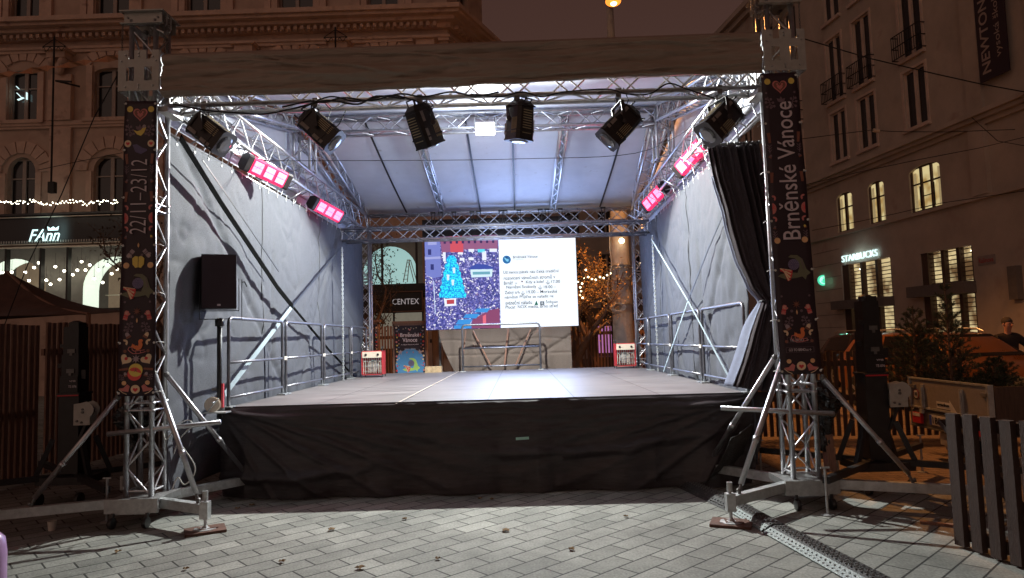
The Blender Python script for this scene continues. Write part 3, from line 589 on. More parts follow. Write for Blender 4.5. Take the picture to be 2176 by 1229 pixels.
class Printer:
    """collects coloured flat shapes on a banner; fn(u,v,w) maps metres on the cloth to space"""
    def __init__(s, fn): s.fn = fn; s.d = {}; s.k = 0
    def put(s, col, poly, x, y, sz=1.0, a=0, fx=1):
        s.k += 1; w = .0025+.00004*s.k
        mb = s.d.setdefault(col, MB()); p = mv2(rot2([(q[0]*fx*sz, q[1]*sz) for q in poly], a), x, y)
        mb.prism(p, lambda u, v, t: s.fn(u, v, w-t), .0018)
    def line(s, col, pts, wd):
        for a, b in zip(pts[:-1], pts[1:]):
            dx, dy = b[0]-a[0], b[1]-a[1]; l = math.hypot(dx, dy) or 1; nx, ny = -dy/l*wd/2, dx/l*wd/2
            s.put(col, [(a[0]+nx, a[1]+ny), (a[0]-nx, a[1]-ny), (b[0]-nx, b[1]-ny), (b[0]+nx, b[1]+ny)], 0, 0)
    def done(s, parent):
        al = MB(); ks = list(s.d)
        for i, c in enumerate(ks): al.cur = i; al.add(s.d[c].v, s.d[c].f)
        al.build('printed_pattern', ['print_'+c for c in ks], parent)
    # --- motifs
    def berry(s, x, y, z, fx, c='dim'):
        s.line(c, [(x-fx*.3*z, y-.5*z), (x, y), (x+fx*.15*z, y+.6*z)], .07*z)
        for dx, dy in ((-.45, -.35), (-.1, -.5), (.25, -.4), (-.35, .0), (.35, .05), (-.15, .35), (.3, .4)):
            s.put(c, circ(.13, 8), x+fx*dx*z, y+dy*z, z); s.line(c, [(x, y+dy*z*.4), (x+fx*dx*z, y+dy*z)], .05*z)
    def twig(s, x, y, z, fx, c='dim'):
        s.line(c, [(x, y-.6*z), (x+fx*.1*z, y+.6*z)], .09*z)
        for k in range(3): s.line(c, [(x, y+(-.4+.35*k)*z), (x+.3*z, y+(-.1+.35*k)*z)], .08*z); s.line(c, [(x, y+(-.4+.35*k)*z), (x-.3*z, y+(-.1+.35*k)*z)], .08*z)
    def mitten(s, x, y, z, a, c='pink', c2='red'):
        s.put(c, [(-.3, -.1), (.3, -.1), (.34, .5), (.2, .75), (-.2, .75), (-.34, .5)], x, y, z, a)
        s.put(c, [(.3, .05), (.55, .3), (.5, .5), (.38, .45), (.3, .3)], x, y, z, a, 1 if a < 0 else -1)
        s.put(c2, [(-.3, -.1), (.3, -.1), (.3, .06), (-.3, .06)], x, y, z, a); s.put(c, [(-.33, -.7), (.33, -.7), (.33, -.14), (-.33, -.14)], x, y, z, a)
        s.put(c2, [(-.33, -.4), (.33, -.4), (.33, -.25), (-.33, -.25)], x, y, z, a)
        for k in range(7):
            q = rot2([(.17*math.cos(k*.9)*(k > 0), .4+.17*math.sin(k*.9)*(k > 0))], a)[0]; s.put('cream', circ(.05, 6), x+q[0]*z, y+q[1]*z, z)
    def acorn(s, x, y, z, a, c='cream'):
        s.put(c, [(-.3, 0), (.3, 0), (.28, .4), (.1, .62), (-.1, .62), (-.28, .4)], x, y, z, a); s.put('brown', [(-.38, -.3), (.38, -.3), (.38, .02), (-.38, .02)], x, y, z, a)
    def cashew(s, x, y, z, fx, c='cream'):
        p = [(.5*math.cos(t), .5*math.sin(t)) for t in [R(20+k*20) for k in range(10)]]+[(.18*math.cos(t), .18*math.sin(t)) for t in [R(200-k*30) for k in range(7)]]
        s.put(c, p, x, y, z, 40 if fx > 0 else -40, fx)
    def orange(s, x, y, z, fx):
        s.put('pink', [(fx*p[0], p[1]) for p in [(0.45*math.cos(t)-.1, .62*math.sin(t)) for t in [R(-90+18*k) for k in range(11)]]], x, y, z)
        for k in range(5): a = R(-64+32*k); s.line('red', [(x-fx*.08*z, y), (x+fx*(.30*math.cos(a)-.08)*z, y+.5*math.sin(a)*z)], .06*z)
    def flower(s, x, y, z, c='night', n=12):
        s.put(c, circ(.5, 20), x, y, z)
        for ring, m_ in ((.18, 6), (.32, 12), (.44, 18)):
            for k in range(m_): a = 2*math.pi*k/m_; s.put('grey', circ(.028, 5), x+ring*z*math.cos(a), y+ring*z*math.sin(a), z)
    def squirrel(s, x, y, z):
        s.put('orange', [(-.50, .02), (-.42, .16), (-.40, .30), (-.33, .20), (-.25, .22), (-.16, .10), (-.02, .12), (.10, .05), (.14, .25), (.10, .50), (.22, .66), (.42, .66), (.52, .50), (.40, .44), (.48, .20), (.44, -.05), (.30, -.25), (.10, -.32), (-.12, -.32), (-.05, -.22), (-.22, -.20), (-.36, -.06)], x, y, z)
        s.line('pink', [(x-.55*z, y-.45*z), (x-.75*z, y-.25*z), (x-.65*z, y-.02*z), (x-.40*z, y-.05*z), (x-.38*z, y-.28*z), (x-.2*z, y-.40*z), (x+.65*z, y-.30*z)], .06*z)
        s.line('pink', [(x-.6*z, y-.42*z), (x-.3*z, y-.62*z), (x+.2*z, y-.60*z), (x+.75*z, y-.46*z)], .06*z)
        for k in (-.1, .3): s.line('pink', [(x+k*z, y-.36*z), (x+(k+.05)*z, y-.56*z)], .05*z)
    def skate(s, x, y, z, fx):
        s.put('pink', [(-.5, .1), (-.1, .15), (.25, .5), (.5, .3), (.35, -.25), (-.3, -.15)], x, y, z, 0, fx); s.line('cream', [(x-fx*.55*z, y+.02*z), (x-fx*.2*z, y-.3*z), (x+fx*.2*z, y-.48*z)], .06*z)
    def dragon(s, x, y, z, c='green'):
        s.put(c, [(-.9, -.55), (-.75, -.45), (-.2, -.35), (.2, -.40), (.32, -.1), (.30, .2), (.12, .42), (-.25, .50), (-.1, .62), (.25, .60), (.52, .38), (.62, .05), (.70, -.20), (.92, -.42), (.70, -.55), (.62, -.78), (.45, -.60), (.1, -.68), (-.5, -.72)], x, y, z)
        s.flower(x+.02*z, y+.08*z, z*.62)
        for k in range(4):
            a = -12-18*k; s.put('red', [(-.34, -.055), (.34, -.10), (.34, .10), (-.34, .055)], x-.42*z, y-.28*z-.07*k*z, z, a); s.put('cream', [(-.34, -.028), (.30, -.045), (.30, .045), (-.34, .028)], x-.43*z, y-.20*z-.11*k*z, z, a)
        for k in range(6): s.put('lime' if c == 'lime' else 'dim', [(0, 0), (.1, .03), (0, .08)], x+(.42+.02*k)*z, y+(.34-.1*k)*z, z, -20)

def banner(t, TL, TR, BL, BR, right):
    """a long printed cloth hung on the tower front"""
    TL, TR, BL, BR = map(Vector, (TL, TR, BL, BR)); H = ((TL-BL).length+(TR-BR).length)/2; Wd = ((TL-TR).length+(BL-BR).length)/2
    nrm = (TR-TL).cross(TL-BL).normalized(); nrm = -nrm if nrm.y > 0 else nrm
    def fn(u, v, w):
        a = u/Wd+.5; b = v/H; p = BL*(1-a)*(1-b)+BR*a*(1-b)+TL*(1-a)*b+TR*a*b
        return p+nrm*(w+.006*math.sin(b*9+a*2)+.004*math.sin(b*23))
    c = MB(); c.grid(lambda a, b: fn((a-.5)*Wd, b*H, 0), 6, 60); cl = c.build('banner_cloth', 'banner', t, smooth=True, thick=.002)
    ey = MB(); n_ = 7
    for k in range(n_):
        for sx in (-1, 1):
            v = .03+(H-.06)*k/(n_-1); q = fn(sx*(Wd/2-.012), v, .004); ey.lathe(q, [(.010, 0), (.012, .003), (.006, .005)], 10, nrm); ey.path([q, q+Vector((sx*.035, .03, .01)), q+Vector((sx*.045, .09, .0))], .004, 5)
    ey.build('eyelet_cord', 'white_plate', t)
    P = Printer(fn); y0, y1 = (842., 215.) if not right else (797., 157.)
    yv = lambda y: (y0-y)/(y0-y1)*H
    W2 = Wd/2; E = W2*.78
    for fx in (-1, 1):
        P.put('gold', circ(.5), fx*E*.85, H-.085, .062); P.berry(fx*E*.82, H-.30, .10, fx); P.put('dim', circ(.5), fx*E, H-.20, .02)
    P.put('pink', heart(), 0, H-.135, .150); P.put('brown', heart(), 0, H-.135, .122); P.put('pink', heart(), 0, H-.145, .06); P.put('pink', circ(.5), -.025, H-.115, .02); P.put('pink', circ(.5), .025, H-.115, .02)
    for a in (-45, 0, 45): P.put('dim', leaf(1, .25), 0, H-.30, .06, a)
    ys = yv(300) if not right else None
    if not right:
        P.put('gold', [(-.5, .1), (-.2, .0), (.1, .1), (.3, .35), (.5, .3), (.35, -.1), (.1, -.35), (-.2, -.25)], 0, yv(283), .13); P.put('grey', circ(.5, 12), .045, yv(272), .035)
        P.put('night', [(-.5, .3), (-.2, .35), (.2, .1), (.55, 0), (.55, -.12), (.1, -.35), (-.3, -.2)], 0, yv(322), .14)
        text('lettering', '22/11–23/12', 'letter_grey', t, fn(0.0, (yv(345)+yv(505))/2, .008), (TL-BL), (BL-BR), w=yv(345)-yv(505) if yv(345) > yv(505) else yv(505)-yv(345), h=.155, space=1.0, bold=-.012)
    else:
        L_ = abs(yv(222)-yv(518)); text('lettering', 'Brněnské Vánoce', 'letter_grey', t, fn(.0, (yv(222)+yv(518))/2, .008), (TL-BL), (BL-BR), w=L_, h=.185, bold=.004)
    for fx in (-1, 1):
        P.put('cream', circ(.5), fx*E*.92, yv(310 if not right else 262), .07 if not right else .0); P.put('red', heart(), fx*E*.92, yv(310 if not right else 262), .04 if not right else .0)
        k = 0 if not right else -20
        P.put('brown', [(-.12, -.5), (.12, -.5), (.16, .5), (-.16, .5)], fx*E, yv(343+k*2.2), .10, fx*-6)
        P.twig(fx*E, yv(367+k*2.2), .07, fx)
        P.acorn(fx*E, yv(392+k*2.6), .040, fx*30, 'dim'); P.put('brown', [(-.12, -.5), (.12, -.5), (.16, .5), (-.16, .5)], fx*E, yv(425+k*2), .10, fx*4)
        P.cashew(fx*E, yv(449+k), .055, fx, 'pink'); P.orange(fx*E*1.02, yv(471+k), .085, -fx); P.cashew(fx*E, yv(494+k), .055, fx, 'pink'); P.acorn(fx*E, yv(512+k), .035, fx*20, 'gold' if fx > 0 else 'dim')
        if not right: P.mitten(fx*E*.62, yv(546), .062, fx*40+180, 'grey', 'dim')
        else: P.twig(fx*E, yv(508), .07, fx)
        P.put('peach', circ(.5), fx*E*.9, yv(571 if not right else 519), .058)
        dy = 0 if not right else -12
        P.mitten(fx*E*.80, yv(676+dy), .062, fx*14, 'pink', 'red'); P.put('dim', circ(.5), fx*E*.9, yv(648+dy), .02); P.put('dim', circ(.5), fx*.045, yv(679+dy), .026); P.berry(fx*.075, yv(700+dy), .085, -fx, 'dim')
        P.acorn(fx*E*.62, yv(719+dy*1.4), .062, fx*-30+(0), 'cream' if fx > 0 else 'grey'); P.cashew(fx*E*.85, yv(732+dy*1.6), .06, fx); P.put('brown', circ(.5), fx*E*.8, yv(750+dy*1.7), .03)
        P.skate(fx*.10, yv(828 if not right else 785), .095, -fx); P.put('peach', circ(.5), fx*.105, yv(815 if not right else 770), .042)
        if not right:
            P.put('cream', heart(), fx*.095, yv(767), .105, fx*32); P.put('red', circ(.5), fx*.09, yv(765), .03); P.put('brown', [(-.5, -.1), (.5, -.14), (.5, .14), (-.5, .1)], fx*.11, yv(787), .085, fx*-6); P.acorn(fx*.09, yv(799), .045, fx*-20, 'grey'); P.berry(fx*E, yv(803), .05, fx)
    dy = 0 if not right else -12
    if not right:
        for fx in (-1, 1): P.put('gold', [(0, .45), (.25, .5), (.48, .3), (.45, -.2), (.2, -.5), (0, -.45)], fx*.003, yv(564), .115, 0, fx)
        P.put('brown', leaf(1, .2), 0, yv(574), .05); P.put('dim', leaf(1, .3), .02, yv(552), .04, -50); P.put('peach', leaf(1, .2), .0, yv(534), .05)
        P.put('grey', star(), 0, yv(766), .085); P.put('pred', circ(.5), -.01, yv(797), .125); P.put('gold', circ(.5), 0, yv(789), .125); P.put('brown', star(5, .5, .09), 0, yv(789), .055)
    else:
        for s_, yy, ww in (('TIC BRNO   ←', 727, .175), ('GO TO BRNO.cz ←', 747, .21)):
            for v_ in (-.024, .024): P.line('dim', [(-ww/2-.02, yv(yy)+v_), (ww/2+.02, yv(yy)+v_)], .0025)
            for u_ in (-ww/2-.02, ww/2+.02): P.line('dim', [(u_, yv(yy)-.024), (u_, yv(yy)+.024)], .0025)
            text('lettering', s_, 'letter_grey', t, fn(0, yv(yy), .008), (BR-BL), (TL-BL), w=ww, h=.026)
    P.dragon(0.0, yv(612+dy*3.2), .17); P.put('brown', star(8, .5, .16), 0, yv(668+dy*1.2), .08); P.put('peach', leaf(1, .16), 0, yv(692+dy*1.4), .05)
    P.squirrel(.005, yv(741+dy*2), .105)
    P.put('cream', circ(.5), 0, yv(828 if not right else 780), .082); P.put('red', heart(), 0, yv(829 if not right else 781), .045)
    P.done(t)
    return t
t = thing('printed_banner', at(291, 842, 6.42), 'long dark banner printed with 22/11–23/12 on the left tower', 'banner')
banner(t, at(266, 215, 6.45), at(332, 214, 6.45), at(250, 843, 6.38), at(330, 841, 6.38), False)
t = thing('printed_banner', at(1702, 796, 6.42), 'long dark banner printed with Brněnské Vánoce on the right tower', 'banner')
banner(t, at(1616, 157, 6.44), at(1693, 153, 6.44), at(1659, 797, 6.38), at(1746, 794, 6.38), True)

# ---------------- stage lamps ----------------
mat('lamp_black', (.022, .016, .016), .42, .2, .3, 20)
mat('lamp_slot', (.42, .34, .20), .45, .3, .2, 10)
mat('lamp_label', (.24, .20, .18), .5, 0, .2, 40)
mat('lens', (.08, .08, .09), .08, 0, .1, 3, spec=.9)
def spotlight(px, py, tilt, yaw, label, big=1.0):
    c = at(px, py, YT-.02); top = Vector((c.x-.02, YT+.0, 4.03))
    t = thing('stage_spotlight', top, label, 'stage light', 'black stage spotlights on the front truss')
    Rt = Matrix.Rotation(R(yaw), 3, 'Z') @ Matrix.Rotation(R(-tilt), 3, 'Y')
    T = lambda x, y, z: c + Rt @ Vector((x, y, z))*big
    # body: eight-sided housing, tapering at the back
    def ring(w, h, k, z): return [T(x, y, z) for x, y in ((-w+k, -h), (w-k, -h), (w, -h+k), (w, h-k), (w-k, h), (-w+k, h), (-w, h-k), (-w, -h+k))]
    b = MB(); rs = [ring(.075, .075, .03, .215), ring(.115, .105, .03, .17), ring(.125, .115, .03, -.10), ring(.125, .115, .03, -.20), ring(.115, .105, .03, -.205)]
    b.add([p for r_ in rs for p in r_], [tuple(range(8))]+[(i*8+j, i*8+(j+1) % 8, (i+1)*8+(j+1) % 8, (i+1)*8+j) for i in range(4) for j in range(8)]+[tuple(range(39, 31, -1))])
    for z in (.15, -.11, -.2): 
        r1 = ring(.131, .121, .03, z+.008); r2 = ring(.131, .121, .03, z-.008); b.add(r1+r2, [(j, (j+1) % 8, 8+(j+1) % 8, 8+j) for j in range(8)]+[tuple(range(8)), tuple(range(15, 7, -1))])
    b.build('housing', 'lamp_black', t)
    s = MB()
    for sx in (-1, 1):
        for k in range(10): z = .10-k*.026; s.add([T(sx*.127+a, yy, z+zz) for a in (-.003, .003) for yy, zz in ((-.055, -.004), (.055, -.004), (.055, .004), (-.055, .004))], [(0, 1, 2, 3), (4, 5, 6, 7), (0, 1, 5, 4), (2, 3, 7, 6), (1, 2, 6, 5), (0, 3, 7, 4)])
    for sy in (-1, 1):
        for k in range(5): x = .02+.018*k; s.add([T(x+xx, sy*.117+a, -.06+zz) for a in (-.003, .003) for xx, zz in ((-.003, -.08), (.003, -.08), (.003, .08), (-.003, .08))], [(0, 1, 2, 3), (4, 5, 6, 7), (0, 1, 5, 4), (2, 3, 7, 6), (1, 2, 6, 5), (0, 3, 7, 4)])
    s.build('vent_slots', 'lamp_slot', t)
    l = MB()
    for z0, z1, x in ((.15, .04, -.075), (-.03, -.15, -.085)):
        l.add([T(x+dx, -.1185-.002*q, z) for q in (0, 1) for dx, z in ((-.018, z0), (.018, z0), (.018, z1), (-.018, z1))], [(0, 1, 2, 3), (4, 5, 6, 7), (0, 1, 5, 4), (1, 2, 6, 5), (2, 3, 7, 6), (3, 0, 4, 7)])
    l.build('label_strip', 'lamp_label', t)
    q = MB(); q.lathe(T(0, 0, -.212), [(.095, -.004), (.095, .0), (.07, .010), (.0, .014)], 16, Rt @ Vector((0, 0, -1))); q.build('lens', 'lens', t)
    g_ = MB(); g_.path([T(-.06, -.05, .20), T(-.06, -.05, .27), T(-.06, .05, .27), T(-.06, .05, .20)], .008*big, 6); g_.path([T(.08, -.04, .17), T(.13, -.04, .22), T(.13, .04, .22), T(.08, .04, .17)], .007, 6); g_.build('handle', 'lamp_black', t)
    # yoke
    Ry = Matrix.Rotation(R(yaw), 3, 'Z'); y = MB(); a1, a2 = c+Ry @ Vector((0, -.145*big, 0)), c+Ry @ Vector((0, .145*big, 0)); zt = min(3.96, c.z+.27)
    b1, b2 = Vector((top.x, a1.y, zt)), Vector((top.x, a2.y, zt)); b1.x += (a1.x-c.x); b2.x += (a2.x-c.x)
    for a, b_ in ((a1, b1), (a2, b2), (b1, b2)): y.bar(a, b_, .034, .007, (Ry @ Vector((0, 1, 0))) if a is not b1 else (0, 0, 1))
    y.lathe(a1, [(.025, 0), (.025, .02), (.012, .022)], 10, (0, -1, 0)); y.build('yoke', 'lamp_black', t)
    k = MB(); k.tube((top.x, YT, zt-.01), (top.x, YT, 4.08), .010, 8); k.box((top.x, YT-.10+.0, 4.05), (.05, .04, .09)); k.box((top.x, YT-.05, 4.03), (.045, .13, .018)); k.build('clamp', 'dark_steel', t)
    k = MB(); k.path([T(0, 0, .20), T(0.03, .03, .30), (top.x+.08, YT+.05, 3.93), (top.x+.12, YT+.02, 4.02), (top.x+.05, YT-.13, 4.09)], .006, 5); k.build('cable', 'black_cable', t)
    return t
spotlight(446, 283, 50, -8, 'black stage spotlight nearest the left tower, tilted right')
spotlight(680, 276, 47, 0, 'black stage spotlight second from the left tower, with one bright edge')
spotlight(900, 268, 26, 48, 'narrow looking black stage spotlight left of the white floodlight')
spotlight(1105, 258, -9, -52, 'narrow looking black stage spotlight right of the white floodlight', .95)
spotlight(1318, 268, -44, 10, 'black stage spotlight with pale vent slots, second from the right tower')
spotlight(1531, 258, -46, 18, 'black stage spotlight above the curtain, nearest the right tower', 1.05)
def led_bar(p, q, face, label):
    p, q = Vector(p), Vector(q); t = thing('led_wash_light', (p+q)/2, label, 'led light', 'red led wash lights on the side trusses')
    d = (q-p).normalized(); f = Vector(face).normalized(); f = (f-d*f.dot(d)).normalized(); s = d.cross(f); L = (q-p).length; c = (p+q)/2
    T = lambda a, b_, h: c+d*a+s*b_+f*h
    b = MB(); pr_ = [(-.115, -.03), (-.115, .03), (-.09, .055), (.09, .055), (.115, .03), (.115, -.03), (.07, -.10), (-.07, -.10)]
    for e0, e1, mt_ in ((-L/2, -L/2+.08, 0), (L/2-.08, L/2, 0)):
        b.add([T(e0, x, y) for x, y in pr_]+[T(e1, x, y) for x, y in pr_], [tuple(range(8)), tuple(range(15, 7, -1))]+[(i, (i+1) % 8, 8+(i+1) % 8, 8+i) for i in range(8)])
    b.build('end_cap', 'lamp_black', t)
    b = MB(); b.add([T(-L/2+.08, x*.96, y*.96) for x, y in pr_]+[T(L/2-.08, x*.96, y*.96) for x, y in pr_], [tuple(range(8)), tuple(range(15, 7, -1))]+[(i, (i+1) % 8, 8+(i+1) % 8, 8+i) for i in range(8)]); b.build('housing', 'red_glow', t)
    for k in (-1, 0, 1):
        cc = MB(); w = (L-.16)/3*.36
        for i in range(3):
            for j in range(2):
                if (i, j) == (2, 0) and k != 1: pass
                cc.add([T(k*(L-.16)/3+(i-1)*w*.68+u*w*.31, (j-.5)*.075+v*.034, .056+h) for h in (0, .006) for u, v in ((-1, -1), (1, -1), (1, 1), (-1, 1))], [(0, 1, 2, 3), (4, 5, 6, 7), (0, 1, 5, 4), (1, 2, 6, 5), (2, 3, 7, 6), (3, 0, 4, 7)])
        cc.build('light_cell', 'red_cell', t)
    y = MB(); y.bar(T(0, -.13, -.02), T(0, -.13, -.15), .03, .008); y.bar(T(0, .13, -.02), T(0, .13, -.15), .03, .008); y.bar(T(0, -.13, -.15), T(0, .13, -.15), .03, .008); y.build('yoke', 'lamp_black', t)
    lamp('SPOT', 'led_lamp', T(0, 0, .10), 34, (1, .03, .13), .10, target=T(0, 0, 1), spot=150)
led_bar(at(520, 343, 8.35), at(612, 387, 9.0), (.42, -.85, -.30), 'large red led light on the left truss, nearest the front')
led_bar(at(664, 430, 11.0), at(726, 463, 11.9), (.42, -.85, -.30), 'small red led light on the left truss, near the rear corner')
led_bar(at(1500, 297, 9.2), at(1440, 367, 9.9), (-.50, -.80, -.22), 'large red led light on the right truss under the spotlight')
led_bar(at(1412, 397, 11.6), at(1370, 442, 12.3), (-.50, -.80, -.22), 'small red led light on the right truss, near the rear corner')
t = thing('floodlight', fl_pos := at(1031, 275, 10.42), 'small white floodlight glaring under the middle of the roof', 'floodlight')
b = MB(); c = fl_pos; b.box(c+Vector((0, .06, .03)), (.30, .07, .19), Matrix.Rotation(R(35), 3, 'X')); 
for k in range(7): b.box(c+Vector((-.12+.04*k, .11, .07)), (.008, .05, .15), Matrix.Rotation(R(35), 3, 'X'))
b.build('housing', 'cream_metal', t)
b = MB(); b.box(c+Vector((0, .012, -.005)), (.27, .012, .16), Matrix.Rotation(R(35), 3, 'X')); b.build('light_panel', 'flood_white', t)
b = MB(); b.bar(c+Vector((-.17, .05, .02)), c+Vector((-.17, .15, .24)), .02, .005); b.bar(c+Vector((.17, .05, .02)), c+Vector((.17, .15, .24)), .02, .005); b.bar(c+Vector((-.17, .15, .24)), c+Vector((.17, .15, .24)), .02, .005); b.tube(c+Vector((0, .15, .24)), c+Vector((0, .25, .34)), .01, 6); b.build('bracket', 'dark_steel', t)

# cables along the front truss and a line under the roof
def cable(pts, r, label, mt='black_cable', name='power_cable', cat='cable', group='black cables on the front truss', n=5):
    P = [Vector(p) for p in pts]; out = []
    for i in range(len(P)-1):
        p0, p1, p2, p3 = P[max(i-1, 0)], P[i], P[i+1], P[min(i+2, len(P)-1)]
        for k in range(6):
            t_ = k/6; out.append(.5*((2*p1)+(p2-p0)*t_+(2*p0-5*p1+4*p2-p3)*t_*t_+(3*p1-p0-3*p2+p3)*t_**3))
    out.append(P[-1]); b = MB(); b.path(out, r, n); return b.build(name, mt, None, smooth=True, label=label, cat=cat, group=group)
A_ = lambda L_, Y: [at(x, y, Y) for x, y in L_]
cable(A_([(368, 222), (440, 235), (500, 240), (560, 243), (620, 232), (660, 222), (700, 214), (760, 222), (800, 205), (860, 210)], 6.50), .010, 'black cable looping low past the first spotlight')
cable(A_([(600, 228), (660, 215), (690, 218), (730, 208), (790, 214), (850, 200), (900, 206), (960, 196), (1010, 205), (1060, 196)], 6.52), .009, 'black cable bunched between second and third spotlights')
cable(A_([(640, 232), (700, 206), (760, 216), (830, 203), (880, 214), (905, 228), (915, 240)], 6.49), .008, 'black cable dropping to the third spotlight')
cable(A_([(1000, 200), (1060, 206), (1110, 196), (1150, 206), (1200, 196), (1290, 190), (1330, 200), (1380, 200), (1420, 178), (1460, 190), (1520, 210)], 6.50), .008, 'black cable arching between the last two spotlights')
cable(A_([(735, 235), (722, 262), (712, 272)], 6.6), .006, 'thin cable hanging beside the second spotlight')
cable([(FLX+.3, 8.6, 4.05)]+A_([(900, 341), (1100, 338), (1350, 326)], 9.2)+[(FRX-.3, 8.6, 4.35)], .005, 'thin dark line stretched across under the roof', group='lines stretched under the roof')
cable([p for p in A_([(345, 900), (352, 935), (372, 915), (385, 945), (412, 985), (412, 1010), (392, 1030), (378, 1015), (366, 1040)], 6.55)], .006, 'white cable hanging loosely at the foot of the left tower', 'white_cable', group='white cables at the left tower')
cable([p for p in A_([(372, 905), (400, 893), (410, 905), (395, 918), (378, 940), (370, 965)], 6.6)], .005, 'white cable loop beside the stage corner brace', 'white_cable', group='white cables at the left tower')

# ---------------- loudspeaker on its pole ----------------
YS = 7.42
c = at(466, 600, YS); t = SPK = thing('loudspeaker', (c.x, YS, c.z-.32), 'black loudspeaker box on a pole at the left front stage corner', 'loudspeaker')
wd, ht = .352, .595
def fp(pts, z0, z1, mb): 
    n_ = len(pts); mb.add([Vector((c.x+x, YS+y, z)) for z in (z0, z1) for x, y in pts], [tuple(range(n_-1, -1, -1)), tuple(range(n_, 2*n_))]+[(i, (i+1) % n_, n_+(i+1) % n_, n_+i) for i in range(n_)])
b = MB(); fp([(-wd/2, -.10), (wd/2, -.10), (wd/2, .08), (wd*.3, .22), (-wd*.3, .22), (-wd/2, .08)], c.z-ht/2, c.z+ht/2, b); b.build('cabinet', 'black_plastic', t)
b = MB(); b.box((c.x, YS-.107, c.z), (wd-.02, .012, ht-.02))
for k in range(28): b.box((c.x+wd/2-.006, YS-.108, c.z-ht/2+.03+k*.0193), (.004, .012, .008))
b.build('grille', 'banner', t)
b = MB(); b.box((c.x, YS-.115, c.z-ht/2+.04), (.035, .004, .02)); b.build('badge', 'letter_grey', t)
b = MB()
x0, x1 = c.x-wd/2-.02, c.x+wd/2+.055; zb = c.z-ht/2-.11
for x, zt in ((x0, c.z-.02), (x1, c.z+.03)): b.bar((x, YS, zb), (x, YS, zt), .008, .03, (0, 1, 0))
b.bar((x0, YS, zb), (x1, YS, zb), .03, .008); b.bar((c.x+wd/2+.025, YS, c.z-ht/2-.02), (c.x+wd/2+.025, YS, c.z+.04), .008, .03, (0, 1, 0)); b.bar((c.x-wd/2, YS, c.z-ht/2-.02), (c.x+wd/2+.025, YS, c.z-ht/2-.02), .03, .008)
b.build('yoke', 'black_paint', t)
for x, s in ((x0, -1), (x1, 1)): b = MB(); b.path([(x, YS, c.z), (x+s*.03, YS-.01, c.z+.005), (x+s*.055, YS-.01, c.z-.05)], .007, 6); b.build('lever', 'black_paint', t)
SPK.rotation_euler.z = R(22)
xp = c.x+.005; t2 = thing('speaker_pole', (xp, YS, ZD-.0), 'black pole standing on the stage corner under the loudspeaker', 'pole')
b = MB(); b.tube((xp, YS, ZD-.10), (xp, YS, zb+.01), .027, 12); b.tube((xp, YS, zb-.08), (xp, YS, zb), .048, 12); b.build('mast', 'black_paint', t2, smooth=True)
b = MB(); b.bar((xp+.045, YS-.02, ZD+.02), (xp+.045, YS-.02, ZD+.28), .035, .02); b.build('tie_strap', 'red_paint', t2)
b = MB(); b.tube((xp, YS, ZD-.01), (xp, YS, ZD+.03), .055, 12); 
for z in (.08, .22): b.box((xp-.04, YS-.02, ZD+z), (.05, .05, .03))
b.build('collar', 'dark_steel', t2)
# strap reel on the corner
q = at(452, 860, 7.25); t = thing('cable_reel', (q.x, q.y, q.z-.08), 'small beige winch reel on the left front stage corner', 'winch')
b = MB(); b.lathe(q, [(.075, -.035), (.08, -.03), (.045, -.02), (.045, .02), (.08, .03), (.075, .035)], 18, (.25, -1, 0)); b.build('reel', 'cream_metal', t, smooth=False)
b = MB(); b.box(q+Vector((.04, .02, -.085)), (.24, .14, .012)); b.bar(q+Vector((-.03, -.05, -.07)), q+Vector((.09, -.06, .07)), .02, .006); b.tube(q+Vector((.05, -.05, .03)), q+Vector((.05, -.12, .03)), .008, 6); b.build('bracket', 'galvanised', t)

# ---------------- fan heaters ----------------
def heater(px, py, Y, label):
    c = at(px, py, Y); c.z = ZD; t = thing('fan_heater', c, label, 'heater', 'red electric fan heaters at the back corners of the stage')
    T = lambda x, y, z: c+Vector((x, y, z)); w, h, d_ = .40, .46, .30
    b = MB(); 
    for s in (-1, 1): b.box(T(s*w/2, d_/2, .05+h/2), (.016, d_, h))
    b.box(T(0, d_/2, .05+h), (w+.016, d_, .016)); b.box(T(0, d_/2, .052), (w, d_, .012)); b.box(T(0, d_, .05+h/2), (w, .01, h)); b.build('casing', 'red_paint', t)
    b = MB(); b.box(T(0, .0, .05+h-.065), (w-.02, .02, .12)); b.build('control_panel', 'cream_metal', t)
    for s in (-1, 1): b = MB(); b.lathe(T(s*.12, -.01, .05+h-.065), [(.024, 0), (.02, .02), (.006, .022)], 12, (0, -1, 0)); b.build('knob', 'black_plastic', t)
    b = MB()
    for k in range(4): x = -.15+.10*k; b.path([T(x-.02, .02, .08), T(x-.02, .02, .29), T(x-.01, .02, .31), T(x+.01, .02, .31), T(x+.02, .02, .29), T(x+.02, .02, .08)], .006, 6)
    b.build('heating_coil', 'cream_metal', t)
    b = MB()
    for k in range(9): x = -.17+.0425*k; b.tube(T(x, -.006, .06), T(x, -.006, .38), .0025, 4)
    for k in range(3): b.tube(T(-.19, -.008, .12+.10*k), T(.19, -.008, .12+.10*k), .003, 4)
    b.build('grille', 'galvanised', t)
    b = MB(); b.lathe(T(0, .10, .22), [(.02, -.03), (.03, 0), (.11, .01), (.12, .04)], 14, (0, 1, 0)); b.build('fan', 'steel', t)
    b = MB()
    for s in (-1, 1): b.path([T(s*w/2, -.01, 0), T(s*w/2, -.01, .055), T(s*w/2, d_, .055), T(s*w/2, d_, 0)], .009, 6); b.path([T(s*w/2, .0, .05+h), T(s*w/2, .0, .05+h+.06), T(s*w/2, .03, .05+h+.08), T(s*w/2, .09, .05+h+.08)], .010, 6)
    b.build('handle_frame', 'black_paint', t)
heater(791, 803, 13.4, 'red fan heater at the left, in front of the rear left tower')
